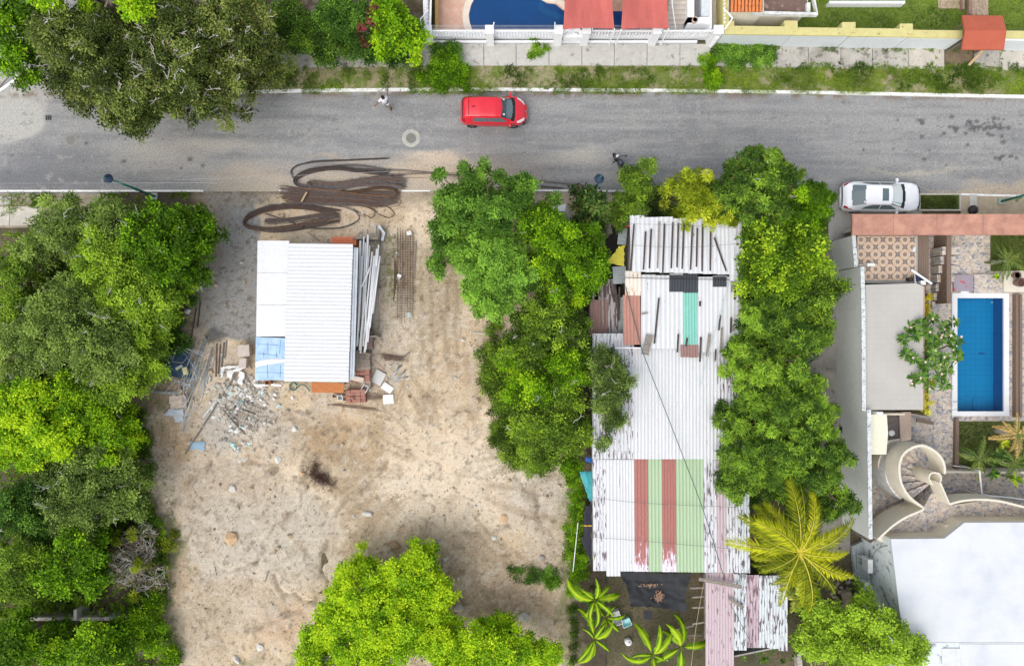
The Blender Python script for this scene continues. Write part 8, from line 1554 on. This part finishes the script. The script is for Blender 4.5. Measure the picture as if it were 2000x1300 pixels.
def banana(label, px, py, n, L, z=1.8, tone=.5, seed=0, azs=None):
    c = W(px, py, z); base = Vector((c.x, c.y, 0)); root = empty('banana_plant', base, label, 'banana plant', 'banana plants behind the tin house')
    part('stem', pm('banana_stem', (.22, .24, .07), (.2, .13, .06), 6, .7), root, lambda b: b.tube([base - Vector((0, 0, .05)), base.lerp(c, .5), c], [.12, .10, .06], 8), smooth=True)
    for i in range(n):
        az = (azs[i] if azs else i * 2.39996 + seed) + random.uniform(-.25, .25); Lk = L * random.uniform(.55, 1.2) * 1.15; wid = Lk * random.uniform(.19, .26)
        m = 12; V = []; F = []; ang = random.uniform(.1, 1.0); x = 0; zz = 0; T = []
        az0 = az; bend = random.uniform(-.5, .5); tn = min(1, max(0, tone - .25 + random.gauss(0, .2)))
        for k in range(m + 1):
            t = k / m; az = az0 + bend * t * t; d = Vector((math.cos(az), math.sin(az), 0)); s = Vector((-math.sin(az), math.cos(az), 0)); kj = random.uniform(-.22, .15); w = wid * .5 * (math.sin(math.pi * min(1, max(0, (t - .10) / .90)) ** .8) ** .6 if t > .1 else .06); p = c + d * x + Vector((0, 0, zz))
            for q, (o_, zo) in enumerate(((-1, -.10), (-.5, .0), (-.06, .06), (.06, .06), (.5, .0), (1, -.10))):
                ww = w * (1 + random.choice((random.uniform(-.08, .04), random.uniform(-.45, 0)))) if abs(o_) == 1 else w
                V.append(p + s * o_ * ww + Vector((0, 0, zo * wid * 1.4 + random.uniform(-.01, .01)))); T.append((.75 if abs(o_) == .06 else max(0, tn + kj), (.7 if random.random() < .08 and abs(o_) == 1 else 0), 0))
            x += math.cos(ang) * Lk / m; zz += math.sin(ang) * Lk / m; ang -= 1.5 / m
        for k in range(m):
            for q in range(5): F.append((k * 6 + q, k * 6 + q + 1, (k + 1) * 6 + q + 1, (k + 1) * 6 + q))
        place(np_mesh('leaf', np.array(V), F, np.array(T), False), 'leaf', BAN, root)
    return root
banana('banana plant with upright yellow leaf right under the eaves of the striped roof', 1162, 1170, 9, 1.75, 2.0, .5, azs=[3.1, .45, .0, -.5, -1.35, 1.45, -2.0, 2.2, -1.9])
banana('banana plant with long drooping leaves, lowest on the left beside the weed strip', 1160, 1247, 8, 1.6, 1.7, .4, azs=[2.0, 1.1, -.6, -1.3, -2.4, .3, 1.5, -1.9])
banana('banana plant with a yellow edged leaf in front of the white jug', 1275, 1278, 7, 1.6, 1.7, .55, azs=[2.7, 1.35, .9, 1.9, -.5, 3.5, -1.6])
banana('banana plant with broad dark leaves beside the green bowl', 1330, 1262, 6, 1.9, 1.6, .3, azs=[2.2, 1.2, 1.9, .2, -1.4, -2.4])
banana('young banana plant between the first two, half hidden', 1182, 1205, 6, 1.3, 1.3, .25, azs=[1.0, -.8, -2.0, 2.4, .1, -1.4])

# frangipani
PLUM = leaf_mat('plumeria_leaf', (.02, .06, .01), (.06, .14, .025), (.16, .27, .05), .3, .22)
KINDS['plume'] = dict(k=10, L=.34, W=.095, lift=.2, sp=.02, rnd=.15)
def frangipani():
    z = 2.6; c = W(1812, 695, .9); base = Vector((c.x, c.y, .1)); root = empty('frangipani_tree', base, 'frangipani tree with pink white flowers leaning over the beige terrace and the pool edge', 'tree')
    spots = [(1800, 632), (1822, 622), (1842, 640), (1855, 655), (1868, 665), (1765, 662), (1776, 640), (1790, 655), (1812, 650), (1795, 680), (1822, 690), (1770, 690), (1785, 700), (1805, 712), (1830, 712), (1842, 700), (1868, 698),
             (1860, 672), (1800, 735), (1780, 742), (1815, 752), (1835, 735), (1845, 752), (1870, 690), (1860, 600 + 30), (1850, 720), (1822, 670), (1808, 668), (1790, 620 + 8), (1835, 662)]
    P = []; N = []; br = MB()
    for (x, y) in spots:
        zz = random.uniform(2.6, 3.4); p = W(x, y, zz); P.append(p); N.append(((p - base) * .25 + Vector((0, 0, .9))).normalized())
        m = base.lerp(p, .5) + Vector((0, 0, .3)); br.tube([base, base.lerp(m, .5), m, m.lerp(p, .5), p], [.09, .06, .045, .035, .025], 6, cap=False)
    P = np.array(P); N = np.array(N); n = len(P); k = 19; K = KINDS['plume']
    e1 = nrm(np.cross(N, rand_unit(n))); e2 = np.cross(N, e1); ang = np.arange(k)[None] * 2.39996 + rng.random((n, 1)) * 6; lift = rng.uniform(-.1, .6, (n, k))
    d = nrm((e1[:, None] * np.cos(ang)[..., None] + e2[:, None] * np.sin(ang)[..., None]) * np.cos(lift)[..., None] + N[:, None] * np.sin(lift)[..., None])
    nr = np.repeat(N[:, None], k, 1); nr = nrm(nr - d * np.sum(nr * d, -1, keepdims=True))
    tn = np.clip(.5 + rng.normal(0, .2, (n, k)), 0, 1); tt = np.stack([tn, 0 * tn, 0 * tn], -1).reshape(-1, 3)
    me = leaf_mesh('crown', (P[:, None] + d * .03).reshape(-1, 3), d.reshape(-1, 3), nr.reshape(-1, 3), rng.uniform(.30, .50, n * k), rng.uniform(.10, .14, n * k), tt, .2, .6)
    place(me, 'crown', PLUM, root); br.build('trunk', BARKP, root, True, fix=False)
    fl = MB()
    FM = pm('petals_cream', (.85, .72, .62), (.8, .45, .4), 20, .6)
    for i in range(24):
        q = P[rng.integers(n)] + np.array([rng.normal(0, .10), rng.normal(0, .10), .12])
        for a in range(5):
            t = a * 1.257 + i; u = Vector((math.cos(t), math.sin(t), .25)); s = Vector((-math.sin(t), math.cos(t), 0)); p = Vector(q)
            fl.add([p, p + u * .05 + s * .025, p + u * .085, p + u * .05 - s * .025], [(0, 1, 2, 3)])
    fl.build('flowers', FM, root, fix=False)['kind'] = 'stuff'
frangipani()
tree('flowering_hedge', 'narrow yellow flowering hedge along the right edge of the beige terrace, upper end', 'hedge', [(1810, 582, 7, 3.2), (1810, 597, 8, 3.2), (1810, 608, 7, 3.2)], 'fine', FLOWY, 60, .4, .3, .55, z0=2.3, thick=0)
tree('flowering_hedge', 'narrow yellow flowering hedge at the beige terrace edge, end below the frangipani', 'hedge', [(1811, 745, 6, 3.2), (1811, 772, 7, 3.2), (1809, 785, 7, 3.2), (1809, 800, 7, 3.2)], 'fine', FLOWY, 60, .4, .3, .55, z0=2.3, thick=0)
GP = leaf_mat('garden_frond', (.03, .07, .015), (.10, .17, .04), (.24, .30, .06), .4, .2)
palm('garden_palm', 'small feathery palm on the lawn behind the terracotta canopy', 1965, 508, 1.4, 12, 1.35, .4, GP, leafw=.04, n=22, wid=.5, rise=.5, droop=1.1)
palm('garden_palm', 'dark feathery palm on the lawn below the pool', 1912, 895, 1.6, 13, 1.3, .35, GP, leafw=.04, n=24, wid=.5, rise=.5, droop=1.0)
palm('garden_palm', 'dry brown fronded palm at the right edge below the pool', 1988, 850, 2.0, 11, 1.6, .8, leaf_mat('dry_frond', (.2, .12, .05), (.35, .22, .10), (.45, .32, .15), .6, .15), leafw=.05, n=24, wid=.5, rise=.6, droop=1.2)
palm('garden_palm', 'grey green palm at the right edge above the beige walkway', 1978, 905, 1.5, 11, 1.2, .3, GP, leafw=.04, n=20, wid=.5, rise=.5, droop=1.0)
palm('garden_palm', 'spiky light palm between the corrugated sheets and the coconut palm', 1560, 1165, 2.2, 14, 1.0, .4, leaf_mat('spiky_palm', (.10, .15, .02), (.30, .32, .05), (.55, .52, .12), .4, .2), leafw=.05, n=16, wid=.8, rise=.7, droop=1.2)
def croton(label, px, py, z, mat, n=9, L=.5):
    c = W(px, py, z); base = Vector((c.x, c.y, .0)); root = empty('garden_plant', base, label, 'plant')
    part('stem', BARK, root, lambda b: b.tube([base, c], [.04, .03], 6))
    k = n; az = np.arange(k) * 2.4; lf = rng.uniform(.1, .9, k); d = np.stack([np.cos(az) * np.cos(lf), np.sin(az) * np.cos(lf), np.sin(lf)], -1)
    nr = np.tile([0, 0, 1.], (k, 1)); nr = nrm(nr - d * np.sum(nr * d, -1, keepdims=True)); tn = rng.random(k)
    place(leaf_mesh('leaves', np.tile(np.array(c), (k, 1)), d, nr, L * rng.uniform(.7, 1.2, k), L * .42 * np.ones(k), np.stack([tn, 0 * tn, 0 * tn], -1), .1, .5), 'leaves', mat, root)
    return root
croton('yellow leaved garden plant beside the dark feathery palm', 1955, 865, 1.2, YLIME, 9, .55)
croton('broad green leaved plant at the tip of the lawn above the beige walkway', 1940, 925, 1.2, NEEM, 10, .5)
croton('broad dark leaved plant between the feathery palm and the dry palm', 1945, 890, 1.4, DARKR, 12, .6)
croton('yellow green broad leaves hanging over the walkway at the right edge', 1982, 935, 1.2, FRESH, 10, .5)
croton('small green plant at the corner of the cream bench slab', 1945, 540, .5, LIME, 9, .3)

# grass ---------------------------------------------------------------------------------------
def grass(name, fn, n, xr, yr, mat, h=(.05, .16), z=.11, w=.016, k=4):
    X = rng.uniform(xr[0], xr[1], n); Y = rng.uniform(yr[0], yr[1], n); keep = rng.random(n) < fn(X, Y); X = X[keep]; Y = Y[keep]; n = len(X)
    zz = z(X, Y) if callable(z) else np.full(n, z)
    p = np.stack([(X - 1000) / SC * (H - zz) / H, (650 - Y) / SC * (H - zz) / H, zz], -1); p = np.repeat(p, k, 0); m = len(p); p[:, :2] += rng.normal(0, .03, (m, 2))
    az = rng.random(m) * 6.28; lf = rng.uniform(.35, 1.2, m); d = np.stack([np.cos(az) * np.cos(lf), np.sin(az) * np.cos(lf), np.sin(lf)], -1)
    nr = rand_unit(m); nr = nrm(nr - d * np.sum(nr * d, -1, keepdims=True)); L = rng.uniform(h[0], h[1], m)
    tn = np.clip(np.repeat(.5 + 1.2 * (fbm(X / 40, Y / 40, 500, 3) - .5), k) + rng.normal(0, .18, m), 0, 1)
    o = place(leaf_mesh(name, p, d, nr, L, np.full(m, w), np.stack([tn, 0 * tn, 0 * tn], -1), .2, .4), name, mat); tag(o, kind='stuff'); return o
GR = leaf_mat('grass_blade', (.05, .10, .012), (.13, .22, .025), (.26, .34, .05), .6, .3)
grass('verge_grass', lambda X, Y: np.clip(.1 + 1.5 * sst(.40, .6, fbm(X / 34, Y / 30, 301, 4)) * np.where(X < 520, .4, 1) * np.where((X > 900) & (X < 1390), .45 + .9 * (Y > 160) + .8 * (Y < 142), 1), 0, 1), 30000, (500, 2060), (131, 184), GR, z=lambda X, Y: .115 - .01 * sst(174, 178, Y), h=(.06, .2), w=.02)
grass('verge_weeds', lambda X, Y: .9 * sst(.52, .62, fbm(X / 26, Y / 26, 305, 4)), 5000, (520, 2060), (128, 176), leaf_mat('weed_leaf', (.03, .08, .012), (.09, .17, .02), (.2, .3, .04), .6, .3), h=(.1, .3), w=.05)
grass('pavement_weeds', lambda X, Y: .95 * np.clip(sst(.5, .6, fbm(X / 18, Y / 18, 307, 3)) * ((Y < 101) | (Y > 122)) + .5 * ((X % 63) < 4) * sst(.45, .6, fbm(X / 18, Y / 8, 308, 3)), 0, 1), 3600, (1395, 2010), (90, 137), leaf_mat('weed_leaf', (.03, .08, .012), (.09, .17, .02), (.2, .3, .04), .6, .3), z=.13, h=(.06, .22), w=.04)
grass('roadside_weeds', lambda X, Y: .9 * sst(.45, .6, fbm(X / 26, Y / 20, 309, 4)) * np.where(X > 60, 1, .3), 3000, (0, 380), (377, 420), leaf_mat('weed_leaf', (.03, .08, .012), (.09, .17, .02), (.2, .3, .04), .6, .3), z=.03, h=(.08, .3), w=.04)
grass('undergrowth', lambda X, Y: np.clip(.25 + 1.4 * sst(.42, .6, fbm(X / 30, Y / 30, 331, 3)), 0, 1) * (poly_sd(X, Y, LOT) < -4), 15000, (0, 345), (455, 1310), SCRUB, z=lambda X, Y: .1 + .9 * fbm(X / 16, Y / 16, 333, 3), h=(.12, .34), w=.09, k=7)
grass('undergrowth', lambda X, Y: sst(.45, .6, fbm(X / 24, Y / 24, 335, 3)) * .8, 5000, (1440, 1600), (450, 1290), NEEM, z=lambda X, Y: .1 + .7 * fbm(X / 16, Y / 16, 333, 3), h=(.12, .34), w=.09, k=6)
def lot_weed(X, Y):
    n = fbm(X / 20, Y / 20, 313, 4); m = np.exp(-((X - 766) / 11) ** 2) * (Y > 455) * (Y < 590) + np.exp(-((X - 1060) / 60) ** 2 - ((Y - 1120) / 20) ** 2) + .4 * (X < 330 + 20 * n) * (Y > 780) + np.exp(-((X - 1040) / 60) ** 2 - ((Y - 925) / 16) ** 2) + np.exp(-((X - 365) / 20) ** 2 - ((Y - 590) / 40) ** 2) + .5 * np.exp(-((X - 725) / 10) ** 2 - ((Y - 730) / 50) ** 2)
    return np.clip(m * sst(.45, .6, n), 0, 1)
def lotz(X, Y): return lot_height(X, Y)
grass('lot_weeds', lot_weed, 26000, (240, 1130), (450, 1290), leaf_mat('weed_leaf', (.03, .08, .012), (.09, .17, .02), (.2, .3, .04), .6, .3), z=lotz, h=(.04, .16), w=.03)
gk = 6000
grass('lawn_grass', lambda X, Y: np.full(X.shape, 1.0), 9000, (1430, 2010), (-10, 56), GR, z=.3, h=(.05, .14), w=.02)
grass('planter_grass', lambda X, Y: np.full(X.shape, 1.0), 1300, (1796, 1870), (382, 409), leaf_mat('grass_dark', (.03, .06, .012), (.075, .12, .02), (.14, .18, .04), .6, .3), z=.12, h=(.04, .1), w=.02)
grass('lawn_grass', lambda X, Y: np.full(X.shape, 1.0), 2000, (1935, 2010), (460, 529), leaf_mat('grass_dark', (.03, .06, .012), (.075, .12, .02), (.14, .18, .04), .6, .3), z=.14, h=(.04, .1), w=.02)
grass('lawn_grass', lambda X, Y: np.full(X.shape, 1.0), 2600, (1869, 2010), (823, 911), leaf_mat('grass_dark', (.03, .06, .012), (.075, .12, .02), (.14, .18, .04), .6, .3), z=.14, h=(.04, .1), w=.02)
